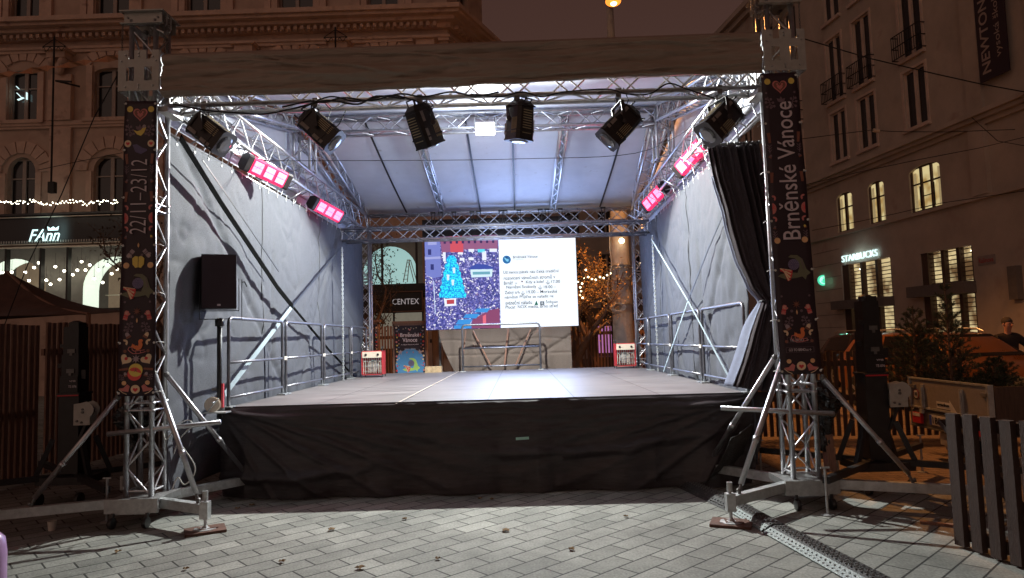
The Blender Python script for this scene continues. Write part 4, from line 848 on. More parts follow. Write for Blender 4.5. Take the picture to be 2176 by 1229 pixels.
heater(1331, 784, 14.1, 'red fan heater at the right, in front of the concrete pole')
# ---------------- led screen ----------------
YSC = 15.7
a, b_, c, d = at(903, 519, YSC), at(1224, 508, YSC), at(905, 702, YSC), at(1228, 692, YSC)
SX0, SX1, SZ0, SZ1 = (a.x+c.x)/2, (b_.x+d.x)/2, (c.z+d.z)/2, (a.z+b_.z)/2+.10
SW, SH = SX1-SX0, SZ1-SZ0; SM = SX0+SW*(1062-903)/324
sc_t = thing('led_screen', ((SX0+SX1)/2, YSC, SZ0), 'big bright screen with crowd picture and white message behind the stage', 'screen')
b = MB(); b.b2((SX0-.01, YSC+.004, SZ0-.012), (SX1+.01, YSC+.12, SZ1+.01)); b.build('cabinet', 'black_plastic', sc_t); b = MB(); b.b2((SX0-.05, YSC+.01, SZ1+.012), (SX1+.05, YSC+.05, 4.50)); b.build('top_cover', 'shop_black', sc_t)
mat('screen_white', (.6, .62, .7), .5, emit=(.86, .95, 1.0), es=.98)
b = MB(); b.b2((SM, YSC-.004, SZ0), (SX1, YSC, SZ1)); b.build('message_panel', 'screen_white', sc_t)
m = bpy.data.materials.new('crowd_picture'); m.use_nodes = True; M['crowd_picture'] = m
n = m.node_tree.nodes; L = m.node_tree.links; bs = n['Principled BSDF']; t = n.new('ShaderNodeTexCoord')
vo = n.new('ShaderNodeTexVoronoi'); vo.inputs['Scale'].default_value = 34; L.new(t.outputs['Object'], vo.inputs['Vector'])
r = n.new('ShaderNodeValToRGB'); r.color_ramp.interpolation = 'CONSTANT'
r.color_ramp.elements[0].position = 0; r.color_ramp.elements[0].color = (.02, .03, .22, 1)
for p, cc in ((.30, (.13, .13, .50, 1)), (.50, (.06, .06, .30, 1)), (.66, (.42, .40, .75, 1)), (.76, (.16, .14, .42, 1)), (.88, (.62, .60, .90, 1)), (.94, (.30, .16, .34, 1))):
    e = r.color_ramp.elements.new(p); e.color = cc
r.color_ramp.elements[-1].position = .95
sp = n.new('ShaderNodeSeparateColor'); L.new(vo.outputs['Color'], sp.inputs[0]); L.new(sp.outputs[0], r.inputs[0]); L.new(r.outputs[0], bs.inputs['Emission Color']); bs.inputs['Emission Strength'].default_value = .95; bs.inputs['Base Color'].default_value = (.05, .05, .1, 1)
b = MB(); b.b2((SX0, YSC-.004, SZ0), (SM, YSC, SZ1)); b.build('picture_panel', 'crowd_picture', sc_t)
def scr(px, py): # pixel of the photograph -> fraction of the screen
    fx = (px-903)/324; fy = (py-(518-(px-903)*.034))/184; return (SX0+SW*fx, SZ1-.10-(SH-.10)*fy)
SPR = {}
def spoly(col, pts, lay=1, es=1.0):
    k = ('scr', col)
    if k not in SPR: nm_ = 'screen_colour_%d' % len(SPR); mat(nm_, tuple(v*.1 for v in s2l(col)), .5, emit=s2l(col), es=es, var=.1); SPR[k] = (nm_, MB())
    SPR[k][1].prism([scr(*p) for p in pts], lambda u, v, w: Vector((u, YSC-.004-.0008*lay-w, v)), .0006)
spoly((120, 130, 205), [(903, 505), (936, 503), (938, 588), (920, 592), (905, 585)], 1)
spoly((165, 170, 225), [(903, 552), (937, 550), (937, 545), (903, 547)], 3); spoly((165, 170, 225), [(910, 505), (929, 504), (929, 520), (910, 521)], 3)
for x, y in ((910, 530), (915, 562)): spoly((50, 55, 120), [(x, y), (x+7, y), (x+7, y+12), (x, y+12)], 4)
spoly((150, 90, 130), [(936, 503), (1060, 498), (1060, 528), (990, 530), (940, 538)], 1); spoly((210, 80, 95), [(958, 502), (986, 501), (986, 536), (958, 536)], 2)
for k in range(9): spoly((60, 35, 90), [(944+13*k, 508-.3*k), (949+13*k, 508-.3*k), (949+13*k, 518-.3*k), (944+13*k, 518-.3*k)], 3)
for x0, x1, y0, y1 in ((975, 985, 536, 541), (997, 1009, 529, 535), (997, 1008, 547, 553), (1042, 1058, 528, 535), (1026, 1035, 533, 553), (978, 988, 548, 554), (942, 948, 536, 556)): spoly((235, 240, 255), [(x0, y0), (x1, y0), (x1, y1), (x0, y1)], 4)
spoly((90, 220, 240), [(1017, 529), (1032, 529), (1032, 536), (1017, 536)], 4)
mat('screen_tree', (.02, .2, .3), .5, emit=(.02, .60, 1.0), es=1.1, var=.3)
nn = M['screen_tree'].node_tree; vv = nn.nodes.new('ShaderNodeTexNoise'); vv.inputs['Scale'].default_value = 30; tt = nn.nodes.new('ShaderNodeTexCoord'); nn.links.new(tt.outputs['Object'], vv.inputs['Vector'])
rr = nn.nodes.new('ShaderNodeValToRGB'); rr.color_ramp.elements[0].position = .42; rr.color_ramp.elements[0].color = (.0, .20, .62, 1); rr.color_ramp.elements[1].position = .58; rr.color_ramp.elements[1].color = (.03, .85, 1, 1); nn.links.new(vv.outputs[0], rr.inputs[0]); nn.links.new(rr.outputs[0], nn.nodes['Principled BSDF'].inputs['Emission Color'])
tb = MB(); pts = []
for k in range(13): f = k/12; pts.append((958-(3+22*f**.8)-(3 if k % 2 else 0), 543+90*f))
pts += [(955+5*k, 634+(k % 2)*2) for k in range(3)]
for k in range(13): f = 1-k/12; pts.append((962+(3+24*f**.8)+(3 if k % 2 else 0), 543+90*f))
tb.prism([scr(*p) for p in pts], lambda u, v, w: Vector((u, YSC-.004-.0008*5-w, v)), .0006); tb.build('tree_picture', 'screen_tree', sc_t)
for x, y in ((965, 575), (962, 601), (952, 590)): spoly((225, 240, 255), [(x-3, y-6), (x+3, y-6), (x+2, y+6), (x-2, y+6)], 8)
spoly((60, 80, 170), [(997, 570), (1012, 561), (1035, 562), (1050, 568), (1050, 572), (997, 573)], 4); spoly((215, 240, 250), [(1000, 573), (1048, 571), (1046, 588), (1002, 590)], 4); spoly((110, 170, 190), [(1005, 578), (1042, 577), (1042, 583), (1005, 584)], 5)
spoly((240, 245, 255), [(942, 636), (968, 634), (968, 650), (944, 652)], 6); spoly((190, 70, 80), [(948, 638), (964, 637), (964, 646), (948, 647)], 7)
for q in (((1012, 656), (1040, 655), (1034, 664), (1006, 664)), ((988, 668), (1018, 667), (1010, 677), (982, 676)), ((972, 680), (1002, 678), (996, 690), (966, 690)), ((963, 692), (1000, 690), (998, 698), (962, 699))): spoly((60, 150, 225), list(q), 6)
spoly((140, 70, 110), [(1002, 680), (1036, 660), (1060, 655), (1060, 697), (1000, 698)], 5); spoly((235, 110, 130), [(1024, 672), (1031, 668), (1031, 690), (1024, 692)], 7)
spoly((200, 215, 245), [(920, 598), (922, 598), (924, 668), (922, 668)], 4)
# message
spoly((35, 110, 170), [scr_ for scr_ in [(1078.5+9*math.cos(k*.35), 551.5+9*math.sin(k*.35)) for k in range(18)]], 4); spoly((130, 205, 240), [(1078.5+5*math.cos(k*.5)-.5, 551+5*math.sin(k*.7)) for k in range(9)], 5); spoly((20, 60, 120), [(1076, 546), (1081, 546), (1079, 551)], 6)
mat('screen_text', (.1, .1, .1), .5, emit=s2l((55, 62, 68)), es=1)
mat('screen_text_pale', (.1, .1, .1), .5, emit=s2l((165, 178, 186)), es=1)
def smsg(s, x0, x1, y, hpx, mt='screen_text'):
    p0, p1 = scr(x0, y), scr(x1, y); text('message_line', s, mt, sc_t, (p0[0], YSC-.006, p0[1]), (1, 0, 0), (0, 0, 1), w=p1[0]-p0[0], h=hpx*SH/194, align='LEFT', depth=.003, bold=.012)
smsg('Brněnské Vánoce', 1092, 1145, 545.5, 7); smsg('2 týdny', 1092, 1115, 552, 4, 'screen_text_pale')
for s_, x0, x1, y, h in (('Už tento pátek nás čeká tradiční', 1070.5, 1189, 579.5, 9), ('rozsvícení vánočních stromů v', 1071, 1181, 590.5, 9), ('Brně!', 1071, 1090, 601.5, 8), ('Kdy a kde?', 1118, 1157, 600, 8.5), ('17.00', 1172, 1191, 598, 6.5), ('Náměstí Svobody', 1076, 1140, 611, 9), ('18.00 –', 1156, 1182, 609.5, 6.5), ('Zelný trh', 1072, 1104, 623, 9), ('19.00 – Moravské', 1119, 1184, 620.5, 7), ('náměstí Přijďte se naladit na', 1072, 1176, 632.5, 9), ('sváteční náladu', 1073, 1130, 643.5, 9), ('Štěpán', 1159, 1185, 641.5, 8.5), ('Plucar, NOX media, Brno střed', 1073, 1184, 653, 9)):
    smsg(s_, x0, x1, y, h)
for x, y in ((1165, 599), (1148, 610), (1111, 622)):
    spoly((170, 178, 186), [(x-1, y-4), (x+1, y-4), (x+1, y+3), (x-1, y+3)], 3); spoly((170, 178, 186), [(x-5, y), (x-3, y), (x-1, y+3), (x+1, y+3), (x+3, y), (x+5, y), (x+2, y+5), (x-2, y+5)], 3)
spoly((205, 210, 215), mv2(sc2([(p[0]*8, p[1]*8) for p in star(5)], 1), 1097, 602), 3); spoly((110, 90, 95), mv2(circ(2, 8), 1110, 598), 3)
spoly((40, 110, 90), [(1139, 638), (1143, 648), (1135, 648)], 3); spoly((95, 105, 115), [(1147, 640), (1156, 640), (1156, 648), (1147, 648)], 3); spoly((190, 200, 210), mv2(circ(2.4, 8), 1151.5, 644), 4)
for nm_, mb in SPR.values(): mb.build('picture_detail', nm_, sc_t)
lamp('AREA', 'screen_light', ((SX0+SX1)/2+.5, YSC-.35, (SZ0+SZ1)/2+.1), 150, (.36, .52, 1), 2.2, target=((SX0+SX1)/2+.3, 8, 2.2))
# trestle holding it and the net under it
b = MB()
for x in (SX0+.3, (SX0+SX1)/2, SX1-.3): b.tube((x, YSC+.1, 0), (x, YSC+.1, SZ0), .03, 8)
b.build('support_post', 'dark_steel', sc_t)
def scrim_fn(u, v):
    x0, x1 = at(932, 705, 15.25).x, at(1213, 700, 15.25).x
    z = .80+(SZ0-.02-.80)*v; xl = x0+.42*max(0, 1-v)**1.5; x = xl+(x1-xl)*u
    y = 15.28+.022*math.sin(x*15+2*fbm(x, 1)+z*.6)*(.35+.65*(u > .75 or u < .25))+.02*fbm(x*1.2, z*1.2, 0, 2)+.05*math.exp(-((x*.75-z+1.55)/.05)**2)+.04*math.exp(-((x*.6-z+1.0)/.05)**2)+.03*math.exp(-((x+.9*z-1.5)/.05)**2)+.02*math.exp(-((z-1.62-.05*math.sin(x*3))/.025)**2)+.02*math.exp(-((z-1.32)/.025)**2)
    return Vector((x, y, z))
b = MB(); b.grid(scrim_fn, 200, 60); b.build('shade_net', 'scrim', None, smooth=True, thick=.004, label='brown wrinkled net hanging below the bright screen', cat='net')
for (x0, y0), (x1, y1), r_ in (((1005, 703), (1043, 778), .018), ((1080, 700), (1072, 776), .022), ((1128, 700), (1096, 776), .018), ((990, 702), (983, 770), .012)):
    b = MB(); b.tube(at(x0, y0, 15.16), at(x1, y1, 15.12), r_, 8); b.build('support_bar', 'wood_brown', None, label={1005: 'thin brown bar slanting to the right in front of the net under the screen', 1080: 'thick nearly upright brown bar in front of the net under the screen', 1128: 'brown bar slanting to the left in front of the net under the screen', 990: 'thinnest bar at the left end of the net under the screen'}[x0], cat='bar', group='bars in front of the net')
# ---------------- poster stands ----------------
def poster(px0, px1, py0, py1, Y, label, full=True):
    TL, TR, BL, BR = at(px0, py0, Y), at(px1, py0-1, Y), at(px0, py1, Y), at(px1, py1-1, Y); x0, x1 = TL.x, TR.x; z1 = TL.z; z0 = .30
    t = thing('poster_stand', ((x0+x1)/2, Y, 0), label, 'poster', 'dark christmas market posters at the back')
    b = MB(); b.b2((x0-.05, Y, .0), (x0-.005, Y+.12, z1+.03)); b.b2((x1+.005, Y, 0), (x1+.05, Y+.12, z1+.03)); b.b2((x0-.05, Y, z1), (x1+.05, Y+.12, z1+.05)); b.b2((x0-.05, Y-.03, z1+.05), (x1+.08, Y+.2, z1+.11)); b.build('frame', 'wood_brown', t)
    W_ = x1-x0; fn = lambda u, v, w: Vector(((x0+x1)/2+u, Y-w, z0+v)); H = z1-z0
    b = MB(); b.b2((x0, Y, z0), (x1, Y+.02, z1)); b.build('poster_sheet', 'banner', t)
    P = Printer(fn); vy = lambda py: (at(px0, py, Y).z-z0)
    mat_b = [(-.30, .02), (.30, .02), (.36, .3), (.30, .6), (.1, .78), (-.1, .78), (-.30, .6), (-.36, .3)]
    P.put('blue', sc2(mat_b, W_/.75, .8), 0, vy(797), 1)
    P.dragon(.02, vy(775), .24*W_/.75, 'lime')
    if full:
        text('lettering', 'Brněnské', 'letter_white', t, fn(0, vy(712.5), .008), (1, 0, 0), (0, 0, 1), w=W_*.62, h=.105, bold=.01)
        text('lettering', 'Vánoce', 'letter_white', t, fn(0, vy(723.5), .008), (1, 0, 0), (0, 0, 1), w=W_*.48, h=.105, bold=.01)
        text('lettering', 'A nejlepší Vánoce na světě.', 'letter_white', t, fn(0, vy(733.5), .008), (1, 0, 0), (0, 0, 1), w=W_*.58, h=.035, bold=.01)
        text('lettering', '22|11 – 23|12', 'letter_grey', t, fn(0, vy(743.5), .008), (1, 0, 0), (0, 0, 1), w=W_*.36, h=.04)
    rr_ = random.Random(3)
    for fx in (-1, 1):
        for k in range(13):
            y = vy(697+7.6*k); P.put(rr_.choice(['peach', 'cream', 'grey', 'pink', 'gold', 'red']), [circ(.5, 10), heart(), star(6), leaf(1, .4)][k % 4], fx*W_*(.44-.02*(k % 2)), y, .05); P.put(rr_.choice(['dim', 'cream', 'pink', 'blue']), circ(.5, 8), fx*W_*.36, y+.04, .025)
        P.put('pred', [(0, -.5), (.3, -.3), (.3, .3), (0, .5)], fx*W_*.33, vy(713), .08, 0, fx); P.put('grey', [(-.5, .1), (-.1, .2), (.1, .5), (.2, .2), (.5, .3), (.2, -.0), (.2, -.5), (.05, -.1), (-.25, -.5), (-.25, -.05)], fx*W_*.32, vy(750), .14, 0, -fx); P.put('pink', leaf(1, .3), fx*.09, vy(752), .05, fx*30)
    P.put('pink', heart(), 0, vy(702), .06)
    for k in range(6): P.put('cream', circ(.5, 8), -.16+.064*k, vy(700)+.02*(k % 2), .022)
    P.done(t)
poster(838, 903, 693, 795, 16.6, 'tall dark christmas poster with a green animal, left of the bright screen')
poster(781, 801, 690, 775, 17.4, 'dark poster half hidden behind the rear left truss tower', False)
q = at(922, 793, 14.8); b = MB(); w_ = .36
b.box((q.x, 14.8, ZD+.065), (w_, .22, .13)); b.build('osb_block', 'wood_pale', None, label='pale chipboard block lying at the rear stage edge beside the poster', cat='block')

# ---------------- curtain ----------------
ct = thing('curtain', (2.4, 7.1, 3.6), 'black pleated curtain tied back at the right front stage corner', 'curtain')
rowsL = [(1505, 312), (1518, 372), (1540, 440), (1555, 500), (1573, 560), (1598, 612), (1622, 640), (1612, 670), (1596, 720), (1580, 770), (1560, 822)]
rowsR = [(1612, 305), (1626, 372), (1640, 440), (1652, 500), (1662, 560), (1670, 612), (1674, 640), (1676, 670), (1676, 720), (1674, 770), (1668, 838)]
def cur_fn(u, v, dy=0, ext=0, fr=0):
    k = v*(len(rowsL)-1); i = min(int(k), len(rowsL)-2); f = k-i
    l = [rowsL[i][q]*(1-f)+rowsL[i+1][q]*f for q in (0, 1)]; r_ = [rowsR[i][q]*(1-f)+rowsR[i+1][q]*f for q in (0, 1)]
    px = l[0]+(r_[0]-l[0])*u; py = l[1]+(r_[1]-l[1])*u
    p = at(px, py, 7.16); wid = max(.15, (r_[0]-l[0])/110)
    p.y += (.030+.02*math.sin(u*9+2))*math.sin(u*58+2.5*math.sin(u*6)+1.5*math.sin(v*3))*wid+.02*math.sin(u*23+1)+.02*fbm(u*3, v*5)+dy
    return p
b = MB(); b.grid(cur_fn, 220, 50); b.build('pleated_cloth', 'curtain', ct, smooth=True, thick=.004)
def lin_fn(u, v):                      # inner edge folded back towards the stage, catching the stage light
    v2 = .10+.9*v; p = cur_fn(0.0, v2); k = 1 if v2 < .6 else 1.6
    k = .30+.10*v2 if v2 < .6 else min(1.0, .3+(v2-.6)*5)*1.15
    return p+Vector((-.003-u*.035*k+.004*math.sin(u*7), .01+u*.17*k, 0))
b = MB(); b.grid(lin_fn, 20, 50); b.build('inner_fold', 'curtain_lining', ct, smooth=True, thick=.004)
q = cur_fn(.3, .6); b = MB(); b.path([cur_fn(0, .6)+Vector((-.01, .1, 0)), cur_fn(0, .6)+Vector((-.01, -.04, 0)), cur_fn(.6, .6)+Vector((0, -.06, -.01)), cur_fn(1, .6)+Vector((.02, -.05, 0))], .010, 6); b.build('tie_cord', 'black_cable', ct)
b = MB(); b.tube(cur_fn(0, 0)+Vector((-.05, .02, .02)), cur_fn(1, 0)+Vector((.12, .02, .02)), .018, 8)
for k in range(9): b.lathe(cur_fn(k/8, 0)+Vector((0, 0, .01)), [(.018, -.004), (.022, 0), (.018, .004)], 8, (1, 0, 0))
b.build('curtain_rail', 'dark_steel', ct)
# loose corner of dark sheet by the right tower foot
def loose(u, v):
    P0, P1, P2, P3 = at(1552, 935, 7.1), at(1600, 900, 7.35), az(1462, 1030, .02), az(1545, 1012, .06)
    p = P0*(1-u)*(1-v)+P1*u*(1-v)+P2*(1-u)*v+P3*u*v
    p.z += -.16*math.sin(math.pi*v)*(1-.2*u)+.02*fbm(u*4, v*4); p.y += .05*math.sin(u*9)*v
    p.z = max(p.z, .02+.01*math.sin(u*8)); return p
b = MB(); b.grid(loose, 24, 30); b.build('loose_sheet', 'rubber', None, smooth=True, thick=.006, label='dark sheet end draped to the ground at the right end of the skirt', cat='sheet')
# cable ramp
mat('ramp_side', (.13, .15, .145), .5, .15, .3, 30, bump=.2, bscale=60)
mat('ramp_side2', (.34, .38, .37), .45, .3, .2, 30)
def ramp_seg(k, P0, P1, w0):
    d_ = (P1-P0).normalized(); s_ = Vector((d_.y, -d_.x, 0)); prof = [(-.5, 0), (-.46, .012), (-.22, .048), (-.16, .055), (.16, .055), (.22, .048), (.46, .012), (.5, 0)]
    t = thing('cable_ramp', (P0+P1)/2, ['black tread cable ramp end reaching the stage skirt', 'cable ramp section with a pale side just behind the jack board', 'long black cable ramp section with pale chequered side, nearest the viewer'][k], 'cable ramp', 'black cable ramps on the paving')
    m_ = MB(); n_ = 14
    for i in range(n_+1):
        p = P0+(P1-P0)*(i/n_)+s_*.02*math.sin(i*.7)*0
        m_.v += [p+s_*x*w0+Vector((0, 0, z+.004)) for x, z in prof]
    m_.f = [(i*8+j, i*8+j+1, (i+1)*8+j+1, (i+1)*8+j) for i in range(n_) for j in range(7)]+[tuple(range(8)), tuple(range(n_*8+7, n_*8-1, -1)), tuple([i*8 for i in range(n_+1)]+[i*8+7 for i in range(n_, -1, -1)])]; m_.m = [0]*len(m_.f); m_.build('tread_top', 'rubber', t)
    L_ = (P1-P0).length; b = MB(); c2 = MB(); nk = int(L_/.055)
    for i in range(nk):
        for j in range(5):
            q = P0+d_*(.03+i*.055+.027*(j % 2))+s_*w0*(-.13+.075*j)+Vector((0, 0, .062)); b.box(q, (.030, .007, .006), Matrix.Rotation(math.atan2(d_.y, d_.x)+(.7 if j % 2 else -.7), 3, 'Z'))
        for j in range(2):
            q = P0+d_*(.03+i*.055+.027*(j % 2))+s_*w0*(.33+.09*j)+Vector((0, 0, .040-.015*j)); c2.box(q, (.030, .009, .006), Matrix.Rotation(math.atan2(d_.y, d_.x)+(.7 if j else -.7), 3, 'Z') @ Matrix.Rotation(.2, 3, 'X'))
    b.build('tread_pattern', 'dark_steel', t)
    m_ = MB(); m_.add([P0+s_*w0*.27+Vector((0, 0, .049)), P1+s_*w0*.27+Vector((0, 0, .049)), P1+s_*w0*.5+Vector((0, 0, .012)), P0+s_*w0*.5+Vector((0, 0, .012)), P0+s_*w0*.27+Vector((0, 0, .043)), P1+s_*w0*.27+Vector((0, 0, .043)), P1+s_*w0*.5+Vector((0, 0, .004)), P0+s_*w0*.5+Vector((0, 0, .004))], [(0, 1, 2, 3), (4, 7, 6, 5), (0, 4, 5, 1), (1, 5, 6, 2), (2, 6, 7, 3), (3, 7, 4, 0)])
    if k: sd_ = m_.build('side_plate', 'ramp_side', t); c2.build('side_pattern', 'ramp_side2', t)
    else: c2.build('side_pattern', 'rubber', t)
pts = [az(1458, 1030), az(1572, 1083), az(1690, 1150), az(1900, 1262)]
pts = [Vector((p.x, p.y, 0)) for p in pts]
ramp_seg(0, pts[0], pts[1], .30); ramp_seg(1, pts[1]+(pts[2]-pts[1])*.01, pts[2]-(pts[2]-pts[1])*.28, .28); ramp_seg(2, pts[2]-(pts[2]-pts[1])*.24, pts[3], .30)

# ---------------- lifting masts ----------------
def lifter(x, y, label, s, hm):
    t = thing('lifting_mast', (x, y, 0), label, 'lifting tower', 'black telescopic lifting towers')
    T = lambda a, b_, c_: Vector((x+a, y+b_, c_))
    b = MB(); b.b2(T(-.112, -.11, .32), T(.112, .11, 1.18)); b.b2(T(-.125, -.125, 1.18), T(.125, .125, 1.20)); b.build('outer_mast', 'black_paint', t)
    b = MB(); b.b2(T(-.116, -.128, 1.165), T(.116, -.124, 1.18)); b.build('red_stripe', 'tail_red', t)
    b = MB(); b.b2(T(-.095, -.10, 1.20), T(.095, .09, 1.62)); b.box(T(-.13, -.05, 1.50), (.04, .06, .05)); b.box(T(.135, -.05, 1.40), (.05, .05, .10)); b.build('middle_mast', 'black_plastic', t)
    b = MB(); b.b2(T(-.085, -.09, 1.62), T(.085, .08, hm-.05)); b.lathe(T(0, 0, hm-.12), [(.06, 0), (.075, .03), (.07, .12), (.03, .14)], 12); b.box(T(.02, -.01, hm-.05), (.11, .14, .10)); b.box(T(-.10, -.06, 1.72), (.05, .05, .04)); b.build('inner_mast', 'black_plastic', t)
    for z in (1.44, 1.66): b = MB(); b.box(T(.01, -.106 if z < 1.6 else -.096, z), (.085, .01, .045)); b.box(T(.01, -.108 if z < 1.6 else -.098, z-.035), (.03, .01, .03)); b.build('latch_plate', 'dark_steel', t)
    b = MB(); b.b2(T(-.10, -.118, 1.205), T(.10, -.100, 1.385)); lb = b.build('name_panel', 'black_plastic', t)
    text('lettering', 'VMB', 'letter_grey', t, T(.045, -.119, 1.33), (1, 0, 0), (0, 0, 1), w=.07, h=.018); text('lettering', 'TE-076', 'letter_grey', t, T(.045, -.119, 1.27), (1, 0, 0), (0, 0, 1), w=.09, h=.026)
    # winch plate
    w_ = MB(); pl = [(-.10, -.13), (.08, -.13), (.08, -.04), (.115, 0), (.12, .05), (.09, .10), (.04, .125), (-.02, .11), (-.10, .10)]
    w_.prism(pl, lambda u, v, q: T(.195+u, -.16-q, .98+v), .008); w_.prism(pl, lambda u, v, q: T(.195+u, -.05-q, .98+v), .008); w_.build('winch_plate', 'grey_plate', t)
    w_ = MB(); w_.tube(T(.20, -.15, 1.0), T(.20, -.05, 1.0), .06, 14); w_.build('winch_drum', 'dark_steel', t)
    for u, v, r_ in ((0, .04, .012), (0, .01, .014), (-.06, -.085, .012), (-.01, -.10, .012)): w_ = MB(); w_.tube(T(.195+u, -.168, .98+v), T(.195+u, -.18, .98+v), r_, 8); w_.build('bolt', 'dark_steel', t)
    w_ = MB(); w_.bar(T(.20, -.1, .86), T(.10, -.1, .62), .05, .03); w_.build('winch_bracket', 'black_paint', t)
    b = MB(); b.b2(T(-.28, -.22, .22), T(.28, .22, .30)); b.bar(T(-.16, -.12, .70), T(-.30, -.20, .28), .05, .05); b.bar(T(.16, -.12, .70), T(.30, -.20, .28), .05, .05); b.bar(T(-.16, .12, .70), T(-.30, .2, .28), .05, .05); b.bar(T(.16, .12, .70), T(.30, .2, .28), .05, .05); b.build('base_frame', 'black_paint', t)
    for dx, dy in ((-.95, -.75), (.95, -.95), (.95, .7), (-.9, .75)):
        dx, dy = (dx, dy) if s > 0 else (-dx, dy)
        b = MB(); b.bar(T(0, 0, .29), T(dx, dy, .31), .06, .06); b.build('support_leg', 'black_paint', t)
        b = MB(); b.tube(T(dx, dy, .01), T(dx, dy, .42), .012, 8); b.lathe(T(dx, dy, .002), [(.055, 0), (.055, .008), (.015, .016)], 12); b.bar(T(dx-.04, dy, .42), T(dx+.04, dy, .42), .014, .014); b.build('screw_foot', 'steel', t)
    for dx in (-.22, .22): b = MB(); b.lathe(T(dx, -.24, .075), [(.02, -.02), (.07, -.018), (.075, 0), (.07, .018), (.02, .02)], 14, (1, 0, 0)); b.build('castor', 'black_plastic', t)
    return t
lifter(-4.98, 7.60, 'black lifting mast in front of the left slatted fence', 1, 1.98)
lifter(3.66, 7.15, 'black lifting mast in front of the shop windows on the right', -1, 1.99)
# black motor bags hanging beside the truss towers
def bag(x, y, z, lb):
    t = thing('chain_motor_bag', (x, y, .5), lb, 'bag', 'black plastic wrapped hoist bags')
    b = MB()
    def fn(u, v):
        a = 2*math.pi*u; r_ = [.03, .15, .19, .16, .10, .07, .06, .07, .05][min(8, int(v*8))]*(1-(v*8) % 1)+[.03, .15, .19, .16, .10, .07, .06, .07, .05, .05][min(8, int(v*8))+1 if v < 1 else 8]*((v*8) % 1)
        r_ *= 1+.35*fbm(math.cos(a)*2.5, math.sin(a)*2.5, v*6+x); return Vector((x+r_*math.cos(a), y+r_*.8*math.sin(a), z-.72*v))
    b.grid(fn, 40, 44); b.build('plastic_wrap', 'bin_bag', t, smooth=False)
    b = MB(); b.bar((x+.02, y, z-.55), (x+.04, y, .22), .11, .08); b.build('fin', 'wood_brown' if x > 0 else 'dark_steel', t)
    b = MB(); b.tube((x, y, z-.02), (x, y, z+.5), .004, 5); b.build('cord', 'black_cable', t)
mat('bin_bag', (.010, .010, .011), .18, 0, .3, 20, bump=.8, bscale=18, spec=.7)
bag(FLX-.38, 7.1, 1.14, 'shiny black wrapped bag hanging left of the left truss tower')
bag(FRX+.42, 7.05, 1.14, 'shiny black wrapped bag hanging right of the right truss tower')
# ---------------- small things on the ground ----------------
q = az(110, 1128); b = MB(); b.lathe(q+Vector((0, 0, .002)), [(.028, 0), (.038, .085), (.040, .088), (.036, .088), (.027, .006)], 14); b.build('paper_cup', 'paper', None, label='small brown paper cup standing on the paving at far left', cat='cup')
q = az(25, 1105); b = MB(); b.bar(q+Vector((-.1, .0, .012)), q+Vector((.12, .16, .012)), .05, .02); b.build('wooden_offcut', 'wood_brown', None, label='short wooden offcut lying on the paving behind the paper cup', cat='offcut')
q = az(2005, 1120); b = MB(); b.bar(q+Vector((-.12, .12, .012)), q+Vector((.2, -.1, .012)), .04, .02); b.build('wooden_offcut', 'wood_brown', None, label='pale wooden strip on the ground by the dark fence at right', cat='offcut')
lf = [(1020, 1062), (1045, 1063), (505, 1083), (535, 1076), (250, 1175), (395, 1212), (705, 1128), (860, 1105), (1075, 1130), (1215, 1170), (930, 1190), (600, 1196), (1330, 1100), (765, 1210)]
for i, (px, py) in enumerate(lf):
    q = az(px, py); a_ = rnd.uniform(0, 6.28); b = MB(); P = rot2(sc2([(0, -.5), (.3, -.2), (.45, .1), (.2, .2), (0, .5), (-.25, .2), (-.4, .05), (-.3, -.25)], rnd.uniform(.05, .09)), math.degrees(a_))
    b.add([q+Vector((x, y, .010+.02*abs(x*8)+.012*(k % 2))) for k, (x, y) in enumerate(P)]+[q+Vector((0, 0, .008))], [(8, k, (k+1) % 8) for k in range(8)])
    b.build('dry_leaf', 'dry_leaf', None, thick=.0015, label='small dry brown leaf lying on the paving in front of the stage', cat='leaf', group='dry leaves on the paving')
q = ax(4, 1150, -3.0); 
def bol(px, py, Y): return at(px, py, Y)
c = at(-27, 1160, 4.0); b = MB(); b.lathe((c.x, 4.0, 0), [(.10, 0), (.095, .5), (.085, .58), (.05, .62), (.0, .63)], 20); b.build('plastic_post', 'lilac_plastic', None, smooth=True, label='lilac shiny rounded edge at the left border of the photo', cat='post')

# ---------------- slatted market fences ----------------
def slat_fence(p, q, z0, z1, n_, wslat, tslat, mt, label, group='slatted wooden market fences', rails=(.45, .92), brace=None, zt2=None, post=True):
    p, q = Vector(p), Vector(q); d_ = (q-p).normalized(); L_ = (q-p).length; nr = Vector((-d_.y, d_.x, 0))
    t = thing('slatted_fence', (p+q)/2, label, 'fence', group); s_ = MB()
    for i in range(n_):
        f = (i+.5)/n_; c_ = p+d_*L_*f; zt = z1+(0 if zt2 is None else (zt2-z1)*f)+rnd.uniform(-.008, .008); a_ = rnd.uniform(-.02, .02)
        s_.bar(c_+Vector((0, 0, z0)), c_+Vector((a_*.2, 0, zt)), wslat, tslat, nr)
    s_.build('slat_panel', mt, t)
    H = z1-z0
    for r_ in rails: b = MB(); b.bar(p+nr*(tslat*.5+.022)+Vector((0, 0, z0+H*r_)), q+nr*(tslat*.5+.022)+Vector((0, 0, z0+H*r_)), .04, .09, (0, 0, 1)); b.build('rail', mt, t)
    if brace: b = MB(); b.bar(p+d_*L_*brace[0]+nr*(tslat*.5+.024)+Vector((0, 0, z0+.92*H)), p+d_*L_*brace[1]+nr*(tslat*.5+.024)+Vector((0, 0, z0+.1*H)), .035, .09, nr); b.build('diagonal_brace', mt, t)
    return t
mat('fence_near', (.040, .020, .014), .85, 0, .3, 9, bump=.5, bscale=40, stretch=(8, 8, .7))
